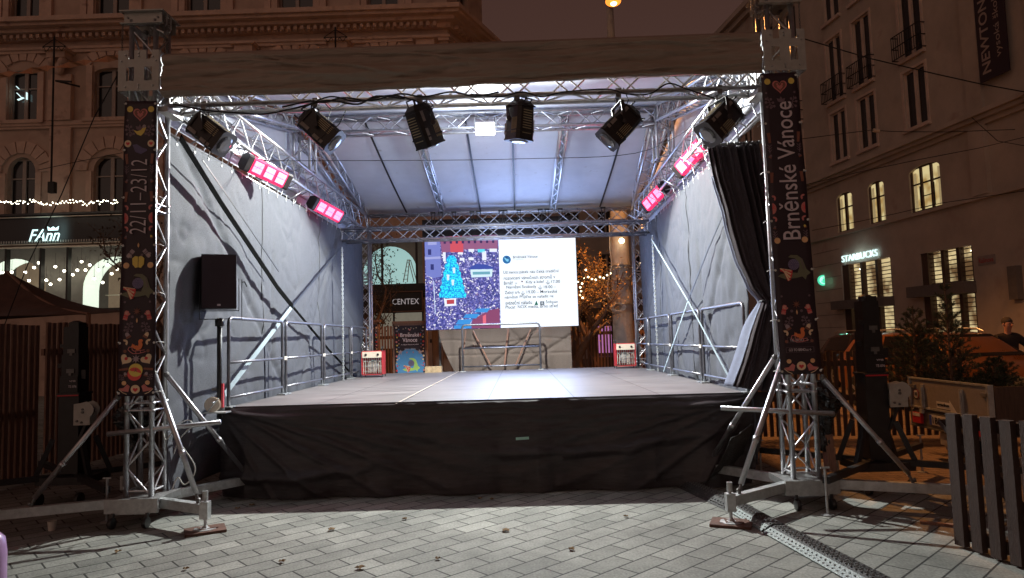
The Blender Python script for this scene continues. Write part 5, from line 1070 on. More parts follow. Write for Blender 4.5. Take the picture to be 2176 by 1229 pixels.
slat_fence((3.245, 5.28, 0), (3.53, 3.95, 0), .02, 1.0, 9, .085, .05, 'fence_near', 'dark brown slatted fence at the right edge nearest the viewer', rails=(.93, .08), brace=(-.05, .62))
slat_fence((-6.45, 7.0, 0), (-6.35, 8.95, 0), .05, 2.02, 20, .062, .028, 'wood_brown', 'left half of the tall slatted fence left of the stage', rails=(.42,))
slat_fence((-6.35, 9.05, 0), (-6.20, 11.1, 0), .05, 2.06, 20, .062, .028, 'wood_brown', 'tall slatted fence between the left lifting mast and the banner', rails=(.80,))
slat_fence((-6.18, 11.1, 0), (-4.1, 11.6, 0), .05, 2.04, 24, .06, .025, 'wood_dark', 'slatted fence hidden behind the left banner and tower')
slat_fence((3.3, 10.6, 0), (6.6, 10.2, 0), .05, 1.32, 34, .055, .025, 'wood_dark', 'low slatted fence in front of the parked cars', rails=(.86, .45))
slat_fence((4.6, 13.6, 0), (5.8, 13.6, 0), .1, 2.1, 12, .04, .025, 'wood_brown', 'taller slatted fence behind the right banner', rails=(.5, .86))
slat_fence((-4.2, 18.4, 0), (-2.5, 18.4, 0), .05, 2.1, 22, .05, .025, 'wood_brown', 'slatted fence between the two dark posters', rails=(.85, .2), brace=(.9, .3))
slat_fence((1.5, 18.6, 0), (2.55, 18.6, 0), .05, 2.05, 12, .045, .025, 'wood_brown', 'slatted fence left of the concrete pole', rails=(.85, .3), brace=(.05, .95))
slat_fence((2.9, 18.4, 0), (4.0, 18.4, 0), .05, 2.05, 12, .045, .025, 'wood_brown', 'slatted fence right of the concrete pole', rails=(.85, .3))
slat_fence((-2.2, 16.9, 0), (-1.4, 17.2, 0), .05, 1.95, 3, .20, .03, 'wood_dark', 'wide dark boards between the poster and the net', rails=(.85,))
# ---------------- facade helpers ----------------
def wall_holes(mb, T, s0, s1, z0, z1, holes, t=.35):
    """wall front at w=0 with rectangular holes and their reveals; T(s, w, z)"""
    S = sorted({s0, s1}|{h[0] for h in holes}|{h[1] for h in holes}); Z = sorted({z0, z1}|{h[2] for h in holes}|{h[3] for h in holes})
    for a, b in zip(S[:-1], S[1:]):
        for c, d in zip(Z[:-1], Z[1:]):
            m_, n_ = (a+b)/2, (c+d)/2
            if any(h[0] < m_ < h[1] and h[2] < n_ < h[3] for h in holes): continue
            mb.add([T(a, 0, c), T(b, 0, c), T(b, 0, d), T(a, 0, d)], [(0, 1, 2, 3)])
    for a, b, c, d in [h[:4] for h in holes]:
        mb.add([T(a, 0, c), T(b, 0, c), T(b, 0, d), T(a, 0, d), T(a, -t, c), T(b, -t, c), T(b, -t, d), T(a, -t, d)], [(0, 1, 5, 4), (1, 2, 6, 5), (2, 3, 7, 6), (3, 0, 4, 7)])
    mb.add([T(s0, 0, z0), T(s1, 0, z0), T(s1, 0, z1), T(s0, 0, z1), T(s0, -.6, z0), T(s1, -.6, z0), T(s1, -.6, z1), T(s0, -.6, z1)], [(0, 1, 5, 4), (1, 2, 6, 5), (2, 3, 7, 6), (3, 0, 4, 7)])
def tbox(mb, T, s0, s1, w0, w1, z0, z1):
    vs = [T(s, w, z) for s in (s0, s1) for w in (w0, w1) for z in (z0, z1)]
    mb.add(vs, [(0, 1, 3, 2), (4, 6, 7, 5), (0, 4, 5, 1), (2, 3, 7, 6), (0, 2, 6, 4), (1, 5, 7, 3)])
def arch_fill(mb, T, a, b, z1, rise, w=0, t=.3, n=10):
    """fills the corners of a hole above an arch; the arch springs at z1-rise"""
    c = (a+b)/2; r = (b-a)/2; P = [(c-r*math.cos(math.pi*k/n), z1-rise+rise*math.sin(math.pi*k/n)) for k in range(n+1)]
    for k in range(n):
        (x0, y0), (x1, y1) = P[k], P[k+1]
        mb.add([T(x0, w, y0), T(x1, w, y1), T(x1, w, z1+.001), T(x0, w, z1+.001), T(x0, w-t, y0), T(x1, w-t, y1)], [(0, 1, 2, 3), (0, 4, 5, 1)])
def window(parent, T, a, b, c, d, pane='dark_glass', frame='window_frame', wd=-.22, mull=1, transom=.66, rise=0, label=None):
    f = MB(); e = .06
    tbox(f, T, a, a+e, wd-.03, wd+.05, c, d); tbox(f, T, b-e, b, wd-.03, wd+.05, c, d); tbox(f, T, a+e, b-e, wd-.03, wd+.048, c, c+e); tbox(f, T, a+e, b-e, wd-.03, wd+.048, d-e, d)
    for k in range(mull):
        m_ = a+(b-a)*(k+1)/(mull+1); mw = .07 if mull == 1 else .04; tbox(f, T, m_-mw, m_+mw, wd-.03, wd+.06, c+e, d-e)
        if transom: pass
    if transom:
        segs = [a+e]+[v for k in range(mull) for v in ((a+(b-a)*(k+1)/(mull+1))-.07, (a+(b-a)*(k+1)/(mull+1))+.07)]+[b-e]
        for k in range(0, len(segs), 2): tbox(f, T, segs[k], segs[k+1], wd-.03, wd+.045, c+(d-c)*transom-.025, c+(d-c)*transom+.025)
    w = f.build('window', frame, parent)
    p = MB(); tbox(p, T, a+e*.5, b-e*.5, wd-.045, wd-.01, c+e*.5, d-e*.5); p.build('pane', pane, w)
    return w
def voussoirs(mb, T, cx, zc, r, n=9, w=.06, h=.35, a0=0, a1=180):
    for k in range(n):
        t0, t1 = R(a0+(a1-a0)*k/n+1.2), R(a0+(a1-a0)*(k+1)/n-1.2)
        P = [(cx+q*math.cos(t), zc+q*math.sin(t)) for q, t in ((r+.05, t0), (r+.05, t1), (r+h, t1), (r+h, t0))]
        vs = [T(x, v, z) for v in (.0, w) for x, z in P]; mb.add(vs, [(4, 5, 6, 7), (0, 1, 5, 4), (1, 2, 6, 5), (2, 3, 7, 6), (3, 0, 4, 7)])

# ---------------- ornate corner building on the left ----------------
YL = 26.0
TL_ = lambda s, w, z: Vector((s, YL-w, z))
bl = thing('corner_building', (-11, YL, 0), 'ornate old corner building with arched windows behind the stage', 'building')
cols = [(-19.9, -18.75), (-16.5, -15.15), (-12.85, -11.5), (-9.15, -7.8), (-5.6, -4.4), (-23.2, -22.0)]
holes = [(a, b, 14.65, 17.0) for a, b in cols]+[(a, b, 10.82, 12.85) for a, b in cols]+[(a+.02, b-.02, 7.0, 9.35) for a, b in cols]
holes += [(-23.5, -15.15, 3.25, 5.78), (-6.1, -3.62, 3.9, 5.55), (-6.05, -3.62, .3, 3.35)]
w = MB(); wall_holes(w, TL_, -26, -2.46, 0, 19.5, holes)
for a, b in cols: arch_fill(w, TL_, a, b, 12.85, .18); arch_fill(w, TL_, a+.02, b-.02, 9.35, .62)
RT = lambda s, w_, z: Vector((-2.46+s*.388+w_*.922, 26+s*.922-w_*.388, z))
wall_holes(w, RT, 0, 3.25, 0, 19.5, [(.9, 1.9, 14.65, 17.0), (.9, 1.9, 10.82, 12.85)])
w.add([RT(3.25, 0, 0), RT(3.25, -9, 0), RT(3.25, -9, 19.5), RT(3.25, 0, 19.5)], [(0, 1, 2, 3)])
w.build('wall', 'plaster', bl)
for i, (a, b) in enumerate(cols):
    window(bl, TL_, a, b, 14.65, 17.0); window(bl, TL_, a, b, 10.82, 12.85); window(bl, TL_, a+.02, b-.02, 7.0, 9.3)
window(bl, RT, .9, 1.9, 14.65, 17.0); window(bl, RT, .9, 1.9, 10.82, 12.85)
def course(parts, name='cornice', mt='plaster_trim', parent=None, x0=-26.0):
    m_ = MB()
    for w0, z0, z1 in parts:
        # front run and the mitred return
        A0, A1 = Vector((x0, YL-w0, 0)), None; k = .922*w0; corner = Vector((-2.46+w0*.60, YL-w0, 0)); end = RT(3.25+w0*.6, w0, 0); be = RT(3.25+w0*.6, -.05, 0)
        P = [Vector((x0, YL+.05, 0)), A0, corner, end, be, Vector((-2.46, YL+.05, 0))]
        vs = [p+Vector((0, 0, z)) for z in (z0, z1) for p in P]; m_.add(vs, [tuple(range(5, -1, -1)), tuple(range(6, 12))]+[(i, (i+1) % 6, 6+(i+1) % 6, 6+i) for i in range(6)])
    return m_.build(name, mt, parent)
course([(.95, 14.42, 14.60), (.82, 14.30, 14.418), (.55, 14.16, 14.298), (.22, 13.98, 14.158), (.16, 13.62, 13.72), (.10, 13.50, 13.618)], parent=bl)
d_ = MB(); x = -25.8
while x < -2.7: d_.box((x, YL-.32, 14.06), (.13, .20, .15)); x += .26
for k in range(12): d_.box(RT(.2+.26*k, .32, 14.06), (.13, .20, .15), Matrix.Rotation(R(67), 3, 'Z'))
d_.build('dentils', 'plaster_trim', bl)
course([(.14, 10.55, 10.72), (.09, 10.45, 10.548)], 'string_course', parent=bl); course([(.30, 17.9, 18.2), (.2, 17.7, 17.898)], 'upper_cornice', parent=bl)
for a, b in cols:
    tr_ = MB()
    for z0, z1 in ((14.65, 17.0), (10.82, 12.85)):
        tbox(tr_, TL_, a-.28, a-.04, .0, .10, z0-.02, z1+.1); tbox(tr_, TL_, b+.04, b+.28, .0, .10, z0-.02, z1+.1)
        tbox(tr_, TL_, a-.35, b+.35, .0, .20, z0-.16, z0-.022); tbox(tr_, TL_, a-.36, b+.36, .0, .18, z1+.24, z1+.38) if z0 > 14 else None
    tbox(tr_, TL_, a-.55, a-.30, 0, .14, 14.62, 17.6); tbox(tr_, TL_, b+.30, b+.55, 0, .14, 14.62, 17.6)
    tbox(tr_, TL_, a-.24, a-.02, .0, .07, 7.0, 8.7); tbox(tr_, TL_, b+.02, b+.24, .0, .07, 7.0, 8.7)
    tr_.build('window_surround', 'plaster_trim', bl)
for a, b in cols:
    v_ = MB(); voussoirs(v_, TL_, (a+b)/2, 8.72, (b-a)/2+.16, 9, .08, .52); voussoirs(v_, TL_, (a+b)/2, 12.2, (b-a)/2+.42, 7, .08, .42, 35, 145)
    v_.build('arch_stones', 'plaster_trim', bl)
for i, x in enumerate((-17.75, -14.1, -10.4, -6.7, -3.3)):
    p = MB(); tbox(p, TL_, x-.42, x+.42, .0, .13, 7.0, 10.44); tbox(p, TL_, x-.45, x+.45, .0, .22, 10.73, 12.35); tbox(p, TL_, x-.40, x+.40, .0, .14, 12.35, 12.6)
    p.build('pilaster', 'plaster_trim', bl)
    c = MB(); tbox(c, TL_, x-.48, x+.48, 0, .62, 13.40, 13.498); tbox(c, TL_, x-.36, x+.36, 0, .48, 13.15, 13.398)
    c.ball(TL_(x-.2, .34, 13.02), .18, 10, 8); c.ball(TL_(x+.2, .34, 13.02), .18, 10, 8); c.ball(TL_(x, .26, 12.80), .20, 10, 8, (1, .8, 1.4)); c.build('carved_bracket', 'plaster_trim', bl, smooth=False)
# shop level
p = MB(); p.b2((-25.5, YL-.35, 5.86), (-14.2, YL-.02, 6.92)); p.b2((-25.5, YL-.50, 6.92), (-14.0, YL-.02, 7.0)); p.build('shop_fascia', 'shop_black', bl)
p = MB(); p.b2((-25.4, YL-.46, 6.84), (-14.05, YL-.36, 6.87)); p.b2((-25.4, YL-.40, 5.80), (-15.0, YL-.352, 5.83)); p.b2((-25.4, YL-.42, 5.70), (-15.0, YL-.36, 5.725)); p.build('fascia_edge', 'cream_metal', bl)
p = MB(); x = -23.4
while x < -15.2: p.b2((x, YL-.362, 5.87), (x+.05, YL-.352, 5.96)); x += .10
p.build('fascia_teeth', 'grey_plate', bl)
sg = thing('shop_sign', at(165, 500, 25.6), 'glowing white FAnn sign with a small crown on the black shop front', 'sign')
a0, b0 = at(62, 512, 25.6), at(128, 486, 25.6)
text('sign_lettering', 'FAnn', 'sign_white', sg, ((a0.x+b0.x)/2, 25.6, (a0.z+b0.z)/2-.02), (1, 0, 0), (0, 0, 1), w=b0.x-a0.x, h=.46, shear=.35, bold=.0, depth=.03)
cx, cz = at(114, 489, 25.6).x, at(113, 487, 25.6).z; p = MB(); p.prism([(cx-.19, cz-.06), (cx+.19, cz-.06), (cx+.22, cz+.10), (cx+.10, cz+.02), (cx, cz+.09), (cx-.10, cz+.02), (cx-.22, cz+.10)], lambda u, v, w: Vector((u, 25.58-w, v)), .02); p.build('crown_mark', 'sign_white', sg)
lamp('AREA', 'sign_glow', (at(95, 500, 25.2).x, 25.1, 6.4), 4, (.6, 1, 1), .8, target=(at(95, 500, 26).x, 26, 6.4))
# shop interior with vaulted niches
IW = YL+.95; p = MB(); TI = lambda s, w, z: Vector((s, IW-w, z))
nich = [(-20.2, 1.28, 5.46), (-16.15, 1.28, 5.43), (-24.2, 1.28, 5.46)]
wall_holes(p, TI, -25.8, -14.2, 3.0, 5.85, [(c-r, c+r, 3.05, zt) for c, r, zt in nich], .02)
for c, r, zt in nich: arch_fill(p, TI, c-r, c+r, zt, r, 0, .01, 16)
p.b2((-25.8, YL+.37, 2.98), (-14.2, YL+5, 3.0)); p.b2((-25.8, YL+.37, 5.85), (-14.2, YL+5, 5.87)); p.b2((-25.8, YL+4.2, 3.0), (-14.2, YL+4.25, 5.85)); p.build('shop_interior', 'shop_wall', bl)
mat('brown_room', (.30, .20, .14), .8, 0, .3, 1.2, emit=(.50, .36, .24), es=.16)
for c, r, zt in nich:
    n_ = 20; v0 = []; P = [(c-r, 3.05)]+[(c-r*math.cos(math.pi*k/n_), zt-r+r*math.sin(math.pi*k/n_)) for k in range(n_+1)]+[(c+r, 3.05)]
    q = MB(); q.add([Vector((x, y, z)) for y in (IW, IW+1.05) for x, z in P], [(k, k+1, len(P)+k+1, len(P)+k) for k in range(len(P)-1)]); q.build('vault', 'arch_white', bl)
    q = MB(); q.b2((c-r-.3, IW+2.2, 3.05), (c+r+.6, IW+2.25, 5.8)); q.build('back_room_wall', 'brown_room', bl)
    q = MB()
    for k in range(3): q.tube((c-.5+.5*k, IW+1.5, 3.05), (c-.5+.5*k, IW+1.5, 4.0), .02, 5)
    q.tube((c-r, IW+1.5, 4.0), (c+r, IW+1.5, 4.0), .02, 5); q.build('stair_rail', 'cream_metal', bl)
q = MB()
for px in (86, 143, 12): X = at(px, 560, YL-.1).x; q.b2((X-.035, YL-.12, 3.25), (X+.035, YL+.1, 5.7))
q.b2((-23.5, YL-.13, 3.2), (-15.15, YL+.08, 3.30)); q.build('shop_window_frame', 'shop_black', bl)
g_ = thing('pendant_bulb', (0, 0, 0), '', 'bulb'); bpy.data.objects.remove(g_)
proto = None
for px, py in ((460, 665), (405, 720), (300, 775), (140, 775), (30, 778), (185, 880), (345, 875), (500, 817), (550, 870), (600, 918), (657, 710), (762, 760), (707, 862), (968, 650), (918, 752), (863, 805), (812, 910), (1275, 690), (1170, 748), (1118, 850), (1325, 793), (1218, 897), (1390, 740), (1065, 690), (1015, 750)):
    p_ = at(px/5.585, 440+py/5.585, YL+.55)
    if proto is None:
        proto = thing('pendant_bulb', p_, 'round glowing bulb hanging on a cord behind the lit shop window', 'bulb', 'hanging bulbs in the left shop window')
        b = MB(); b.ball(p_, .052, 10, 8); b.build('glass_globe', 'bulb', proto, smooth=True); b = MB(); b.tube(p_+Vector((0, 0, .04)), p_+Vector((0, 0, .55)), .006, 4); b.tube(p_+Vector((0, 0, .04)), p_+Vector((0, 0, .10)), .02, 6); b.build('cord', 'dark_iron', proto)
    else: copy_tree(proto, p_)
# middle bay seen behind the stage
q = MB(); TM = lambda s, w, z: Vector((s, YL+.34-w, z))
wall_holes(q, TM, -6.3, -3.4, 3.7, 5.75, [(-6.0, -3.9, 3.92, 5.42)], .02); arch_fill(q, TM, -6.0, -3.9, 5.42, 1.02, 0, .02, 16); q.build('window_wall', 'shop_wall', bl)
mat('teal_glow', (.5, .7, .68), .6, 0, .1, 1, emit=(.50, .82, .80), es=.60)
q = MB(); q.b2((-6.3, YL+1.3, 3.7), (-3.4, YL+1.33, 5.8)); q.build('lit_interior', 'teal_glow', bl)
q = MB()
for x in (-3.86, -5.2): q.b2((x-.04, YL+.02, 3.9), (x+.04, YL+.10, 5.55))
q.b2((-6.1, YL-.10, 3.55), (-3.3, YL+.05, 3.90)); q.b2((-6.1, YL-.06, 3.36), (-3.3, YL, 3.54)); q.build('window_frame_bar', 'shop_black', bl)
ld = thing('step_ladder', at(868, 598, YL+.8), 'white step ladder standing in the arched window behind the stage', 'ladder')
a, b_, c = at(857, 600, YL+.8), at(866, 552, YL+.8), at(880, 600, YL+.8)
q = MB(); q.bar(a, b_, .04, .03); q.bar(a+Vector((.16, 0, 0)), b_+Vector((.08, 0, 0)), .04, .03)
for k in range(5): f = (k+.7)/5.5; q.bar(a+(b_-a)*f, a+Vector((.16, 0, 0))+(b_-a)*f+Vector((-.08*f, 0, 0)), .04, .02)
q.build('climbing_frame', 'white_plate', ld); q = MB(); q.bar(c, b_+Vector((.04, 0, 0)), .03, .03); q.bar(c+Vector((.1, .1, 0)), b_+Vector((.1, .1, 0)), .03, .03); q.build('rear_frame', 'white_plate', ld)
q = MB(); q.b2((-6.05, YL+.02, .3), (-3.62, YL+.06, 3.35)); q.build('shop_door_wall', 'shop_black', bl)
sg = thing('door_sign', at(862, 640, YL-.1), 'dark door sign with pale CENTEX lettering behind the stage', 'sign')
a, b_ = at(832, 622, YL-.1), at(897, 660, YL-.1); q = MB(); q.b2((a.x-.02, YL-.10, b_.z), (b_.x, YL-.02, a.z)); q.build('panel', 'shop_black', sg)
q = MB(); q.b2((a.x-.06, YL-.12, b_.z-.04), (b_.x+.04, YL-.11, b_.z)); q.b2((a.x-.06, YL-.12, a.z), (b_.x+.04, YL-.11, a.z+.04)); q.b2((a.x-.06, YL-.12, b_.z), (a.x-.02, YL-.11, a.z)); q.b2((b_.x, YL-.12, b_.z), (b_.x+.04, YL-.11, a.z)); q.build('frame', 'wood_brown', sg)
mat('sign_pale', (.4, .4, .42), .5, emit=(.50, .46, .48), es=.55)
text('sign_lettering', 'CENTEX', 'sign_pale', sg, at(862, 641, YL-.12), (1, 0, 0), (0, 0, 1), w=1.02, h=.22)
mat('dim_interior', (.25, .25, .20), .7, 0, .3, 2, emit=(.48, .46, .36), es=.28)
q = MB(); a, b_ = at(790, 667, YL-.03), at(897, 700, YL-.03); q.b2((a.x, YL-.03, b_.z-.7), (a.x+(b_.x-a.x)*.42, YL-.01, a.z)); q.b2((a.x+(b_.x-a.x)*.46, YL-.03, b_.z-.1), (b_.x, YL-.01, a.z)); q.build('door_glass', 'dim_interior', bl)
# reflection of a lit sign, built as glowing bars in an upper window
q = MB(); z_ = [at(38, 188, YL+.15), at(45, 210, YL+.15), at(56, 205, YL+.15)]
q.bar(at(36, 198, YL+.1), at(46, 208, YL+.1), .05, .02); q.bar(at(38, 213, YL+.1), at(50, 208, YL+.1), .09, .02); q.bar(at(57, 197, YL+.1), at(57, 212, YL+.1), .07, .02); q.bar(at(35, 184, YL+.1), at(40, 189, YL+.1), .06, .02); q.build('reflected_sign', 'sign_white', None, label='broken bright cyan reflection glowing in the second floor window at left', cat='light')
# ironwork poles fixed to the facade
for x0, y0, y1, lb in ((119, 78, 410, 'long iron pole with ornate cross bar on the left facade'), (716, 58, 150, 'short iron pole with ornate cross bar above the canvas')):
    t = thing('iron_pole', at(x0, y0+30, YL-.9), lb, 'pole', 'iron poles on the old facade'); a = at(x0-9, y0, YL-.9); b_ = at(x0+8, y1, YL-.9); q = MB(); q.tube((a.x+.1, a.y, b_.z), (a.x+.1, a.y, a.z), .035, 6)
    if y1 > 300: q.b2((a.x+.02, a.y-.08, b_.z), (a.x+.26, a.y+.1, b_.z+.42))
    q.build('pole', 'dark_iron', t); q = MB(); c = Vector((a.x+.1, a.y, a.z-.35))
    q.tube(c+Vector((-.45, 0, -.05)), c+Vector((.45, 0, -.05)), .02, 5); q.tube(c+Vector((-.45, 0, -.05)), c+Vector((0, 0, .25)), .015, 5); q.tube(c+Vector((.45, 0, -.05)), c+Vector((0, 0, .25)), .015, 5)
    for s_ in (-1, 1): q.path([c+Vector((s_*(.1+.35*k/8), 0, -.15+.08*math.sin(k*1.1))) for k in range(9)], .014, 5)
    q.build('ornate_bar', 'dark_iron', t)
    if y1 > 300: q = MB(); a2 = at(118, 172, YL-.8); q.bar(a2, a2+Vector((.62, 0, -.06)), .05, .06); q.bar(a2, a2+Vector((.62, .5, -.06)), .05, .06); q.build('wall_arm', 'dark_iron', t)
# strings of lights, tape, wires
sl_ = thing('light_string', at(120, 432, 24.5), 'string of tiny white lights across the facade above the shop sign', 'lights')
q = MB(); q.path([at(-20+14*k, 431+2*math.sin(k*.7)-.3*k*.2, 24.5) for k in range(21)], .006, 4); q.build('wire', 'dark_iron', sl_)
bp = None
for k in range(76):
    p_ = at(1+250*k/75+rnd.uniform(-2, 2), 431.5+rnd.uniform(-5, 4)+2*math.sin(k*.25), 24.5+rnd.uniform(-.1, .1))
    if bp is None:
        q = MB(); q.ball((0, 0, 0), .020, 6, 4); bp = q.build('tiny_bulb', 'bulb', None, org=(0, 0, 0)); ORG[bp.name] = ORG[sl_.name]; bp.parent = sl_; bp.location = p_-ORG[sl_.name]
    else: o = bp.copy(); COL.objects.link(o); o.location = p_-ORG[sl_.name]
mat('orange_tape', (.55, .24, .12), .5)
t = thing('twisted_tape', at(140, 140, 6.9), 'orange and white twisted tape tied to the top of the left tower', 'tape')
def tape(pts, ext=0):
    P = [at(x, y, 6.9+.004*k) for k, (x, y) in enumerate(pts)]; m_ = MB(); vs = []
    for k, p_ in enumerate(P):
        a_ = k*1.25; w_ = .028*abs(math.cos(a_))+.004; vs += [p_+Vector((0, .03*math.sin(a_), w_)), p_-Vector((0, .03*math.sin(a_), w_))]
    m_.add(vs, [(2*k, 2*k+1, 2*k+3, 2*k+2) for k in range(len(P)-1)]); return m_
tape([(-60+16*k, 170-2.45*k) for k in range(22)]).build('ribbon', 'orange_tape', t, thick=.002)
def wire(pts, Y, r, label, mt='dark_iron', Y2=None, group='thin wires crossing the square'):
    n_ = len(pts)-1; b = MB(); b.path([at(x, y, Y+((Y2 or Y)-Y)*k/n_) for k, (x, y) in enumerate(pts)], r, 5); return b.build('wire', mt, None, label=label, cat='wire', group=group)
wire([(262, 138), (200, 250), (130, 415), (60, 560), (10, 690)], 6.9, .006, 'guy wire running from the left tower down past the shop window', Y2=8.2)
wire([(80, 362), (160, 345), (260, 325)], 20, .01, 'faint wire across the left facade above the light string')
wire([(1692, 78), (1850, 125), (1990, 158), (2080, 178), (2200, 200)], 7.5, .007, 'wire running from the right tower to the upper right')
wire([(1700, 296), (1850, 277), (1900, 280), (2000, 281), (2176, 275)], 20, .012, 'span wire with a pale insulator in front of the right facade')
b = MB(); b.tube(at(1856, 277, 19.95), at(1868, 279, 19.95), .06, 8); b.build('insulator', 'cream_metal', None, label='pale insulator on the span wire before the right facade', cat='insulator')
wire([(1690, 398), (1830, 365), (1950, 340), (2080, 315), (2176, 292)], 19, .010, 'overhead wire passing above the three lit windows')
wire([(1726, 490), (1830, 470), (1900, 455), (2000, 432), (2176, 406)], 19, .010, 'overhead wire passing just under the lit windows')
wire([(2065, 250), (2120, 300), (2176, 310)], 18, .010, 'short wire at the far upper right')
# black tent roof left
tn = thing('market_tent', (-9.6, 13.4, 0), 'market tent with dark brown peaked canvas roof behind the left fence', 'tent')
ap = at(15, 578, 13.4); c1 = at(188, 668, 12.0); c2 = at(268, 662, 15.2); c3 = Vector((-12.6, 15.2, 2.4)); c4 = Vector((-12.4, 12, 2.35))
b = MB(); n_ = 14
for A1, A2 in ((c1, c2), (c2, c3), (c3, c4), (c4, c1)):
    def tf(u, v, A1=A1, A2=A2): e = A1+(A2-A1)*u; p = ap+(e-ap)*v; p = Vector(p); p.z -= .22*math.sin(math.pi*v)*(1-.2*u); return p
    b.grid(tf, 10, n_)
b.build('canvas_roof', 'tent_canvas', tn, smooth=False, thick=.01) if 'tent_canvas' in M else (mat('tent_canvas', (.085, .045, .033), .8, 0, .3, 4, bump=.3, bscale=20), b.build('canvas_roof', 'tent_canvas', tn, thick=.01))
b = MB(); b.path([ap, ap+(c1-ap)*.33-Vector((0, 0, .19)), ap+(c1-ap)*.66-Vector((0, 0, .19)), c1], .03, 6); b.build('hip_pole', 'wood_brown', tn)
for c in (c1, c2, c3, c4): b = MB(); b.tube((c.x, c.y, 0), c, .04, 8); b.build('tent_post', 'wood_brown', tn)
# sparse tree near the left banner
def branch_tree(name, base, H, r0, label, leafn, leafm, seed, spread=1.0, lean=(0, 0), lsize=.06, levels=4, kids=3, group=None, first=.3, crown_only=None):
    rg = random.Random(seed); t = thing(name, base, label, 'tree', group); tb = MB(); tips = []
    def grow(p, d, L_, r, lv):
        pts = [p]; q = Vector(p); dd = Vector(d)
        for k in range(4):
            dd = (dd+Vector((rg.uniform(-.16, .16), rg.uniform(-.16, .16), rg.uniform(-.04, .12)))).normalized(); q = q+dd*L_/4; pts.append(Vector(q))
        tb.path(pts, r, 8 if lv == 0 else 5, r*.55)
        if lv >= levels-2: tips.extend(pts[1:])
        if lv < levels:
            for k in range(kids if lv else kids+1):
                f = rg.uniform(.45, 1.0) if k else 1; i = min(4, max(1, int(f*4))); a_ = rg.uniform(0, 6.28); out = Vector((math.cos(a_), math.sin(a_), rg.uniform(.1, .8))); nd = (dd*.55+out*spread*.75).normalized()
                grow(pts[i], nd, L_*rg.uniform(.58, .78), r*.5, lv+1)
    grow(Vector(base), Vector((lean[0], lean[1], 1)).normalized(), H*first, r0, 0)
    tb.build('trunk', 'bark', t, smooth=True); lb = MB()
    for k in range(leafn):
        p = rg.choice(tips)+Vector([rg.gauss(0, .13) for _ in range(3)]); a_, b_2, c_ = [Vector([rg.uniform(-1, 1) for _ in range(3)]).normalized()*lsize*rg.uniform(.5, 1.2) for _ in range(3)]
        lb.add([p, p+a_*.5+b_2*.4, p+a_, p+a_*.5-b_2*.3], [(0, 1, 2, 3)])
    if leafn: lb.build('crown', leafm, t)
    return t
mat('dark_leaf', (.09, .06, .03), .8, 0, .5, 20)
branch_tree('street_tree', (-8.9, 17.0, 0), 7.6, .13, 'thin leafy tree between the lit shop window and the left banner', 1500, 'dark_leaf', 5, .8, lsize=.09)
branch_tree('street_tree', (-4.15, 19.5, 0), 6.6, .12, 'dark leafy tree before the arched window left of the screen', 2600, 'dark_leaf', 11, .8, (.02, 0), lsize=.085)
branch_tree('street_tree', (1.62, 18.2, 0), 7.4, .24, 'bare branching tree with orange leaves right of the bright screen', 4200, 'autumn_leaf', 4, 1.0, (-.02, 0), lsize=.07, kids=3, first=.27)
ls = thing('light_string', at(1290, 590, 17.5), 'string of warm little bulbs hanging through the orange tree', 'lights')
q = MB(); P_ = [(1228, 600), (1240, 592), (1258, 594), (1275, 590), (1290, 586), (1305, 583), (1318, 575), (1345, 570), (1362, 560)]; q.path([at(x, y, 17.4) for x, y in P_], .008, 4); q.path([at(1235, 590, 17.4), at(1236, 640, 17.4)], .008, 4); q.build('wire', 'dark_iron', ls)
bp = None
mat('warm_bulb', (1, .9, .6), .4, emit=(1, .82, .50), es=7)
for x, y in P_+[(1233, 612), (1235, 620), (1233, 628), (1238, 634), (1250, 590), (1266, 596), (1283, 592), (1297, 582), (1237, 604), (1330, 572), (1322, 540), (1371, 520), (1245, 575)]:
    p_ = at(x, y-1, 17.38)
    if bp is None: q = MB(); q.ball((0, 0, 0), .025, 6, 4); bp = q.build('small_bulb', 'warm_bulb', None, org=(0, 0, 0)); bp.parent = ls; bp.location = p_-ORG[ls.name]
    else: o = bp.copy(); COL.objects.link(o); o.location = p_-ORG[ls.name]
b = MB(); b.ball(at(1321, 512, 16.6), .07, 10, 8); b.build('yellow_lamp', 'warm_bulb', None, smooth=True, label='single yellow glowing lamp beside the concrete pole', cat='lamp')
# concrete lamp pole
lp = thing('street_lamp', (2.63, 17.0, 0), 'tall concrete lamp pole with glowing orange head behind the stage', 'street lamp')
pb_, pt_ = at(1328, 770, 17), at(1297, 20, 17)
b = MB(); b.lathe((2.62, 17, 0), [(.27, 0), (.265, .9), (.235, 4.0), (.13, 7.5), (.085, 10.3)], 20); b.build('pole', 'concrete_pole', lp, smooth=True)
b = MB()
for z in (3.05, 3.35, 3.42, 2.45): b.lathe((2.62, 17, z), [(.268, -.012), (.275, 0), (.268, .012)], 20)
b.build('steel_band', 'steel', lp)
b = MB(); b.path([(2.35, 16.75, 4.6), (2.33, 16.72, 3.8), (2.36, 16.72, 3.4), (2.25, 16.7, 3.0), (2.22, 16.7, 2.7), (2.32, 16.68, 2.5)], .012, 5)
for k in range(5): b.path([(2.42+.16*math.cos(a_)+.02*k, 16.68-.012*k, 2.36+.10*math.sin(a_)) for a_ in [j*.7 for j in range(10)]], .010, 5)
b.build('coiled_cable', 'white_cable', lp)
HY = 15.7; hp = at(1303, 3, HY); b = MB(); b.tube((2.62, 17, 10.2), (hp.x, HY, hp.z+.16), .05, 8); b.lathe((hp.x, HY, hp.z+.02), [(.16, .0), (.22, .05), (.20, .16), (.08, .24)], 14); b.build('lamp_housing', 'dark_steel', lp)
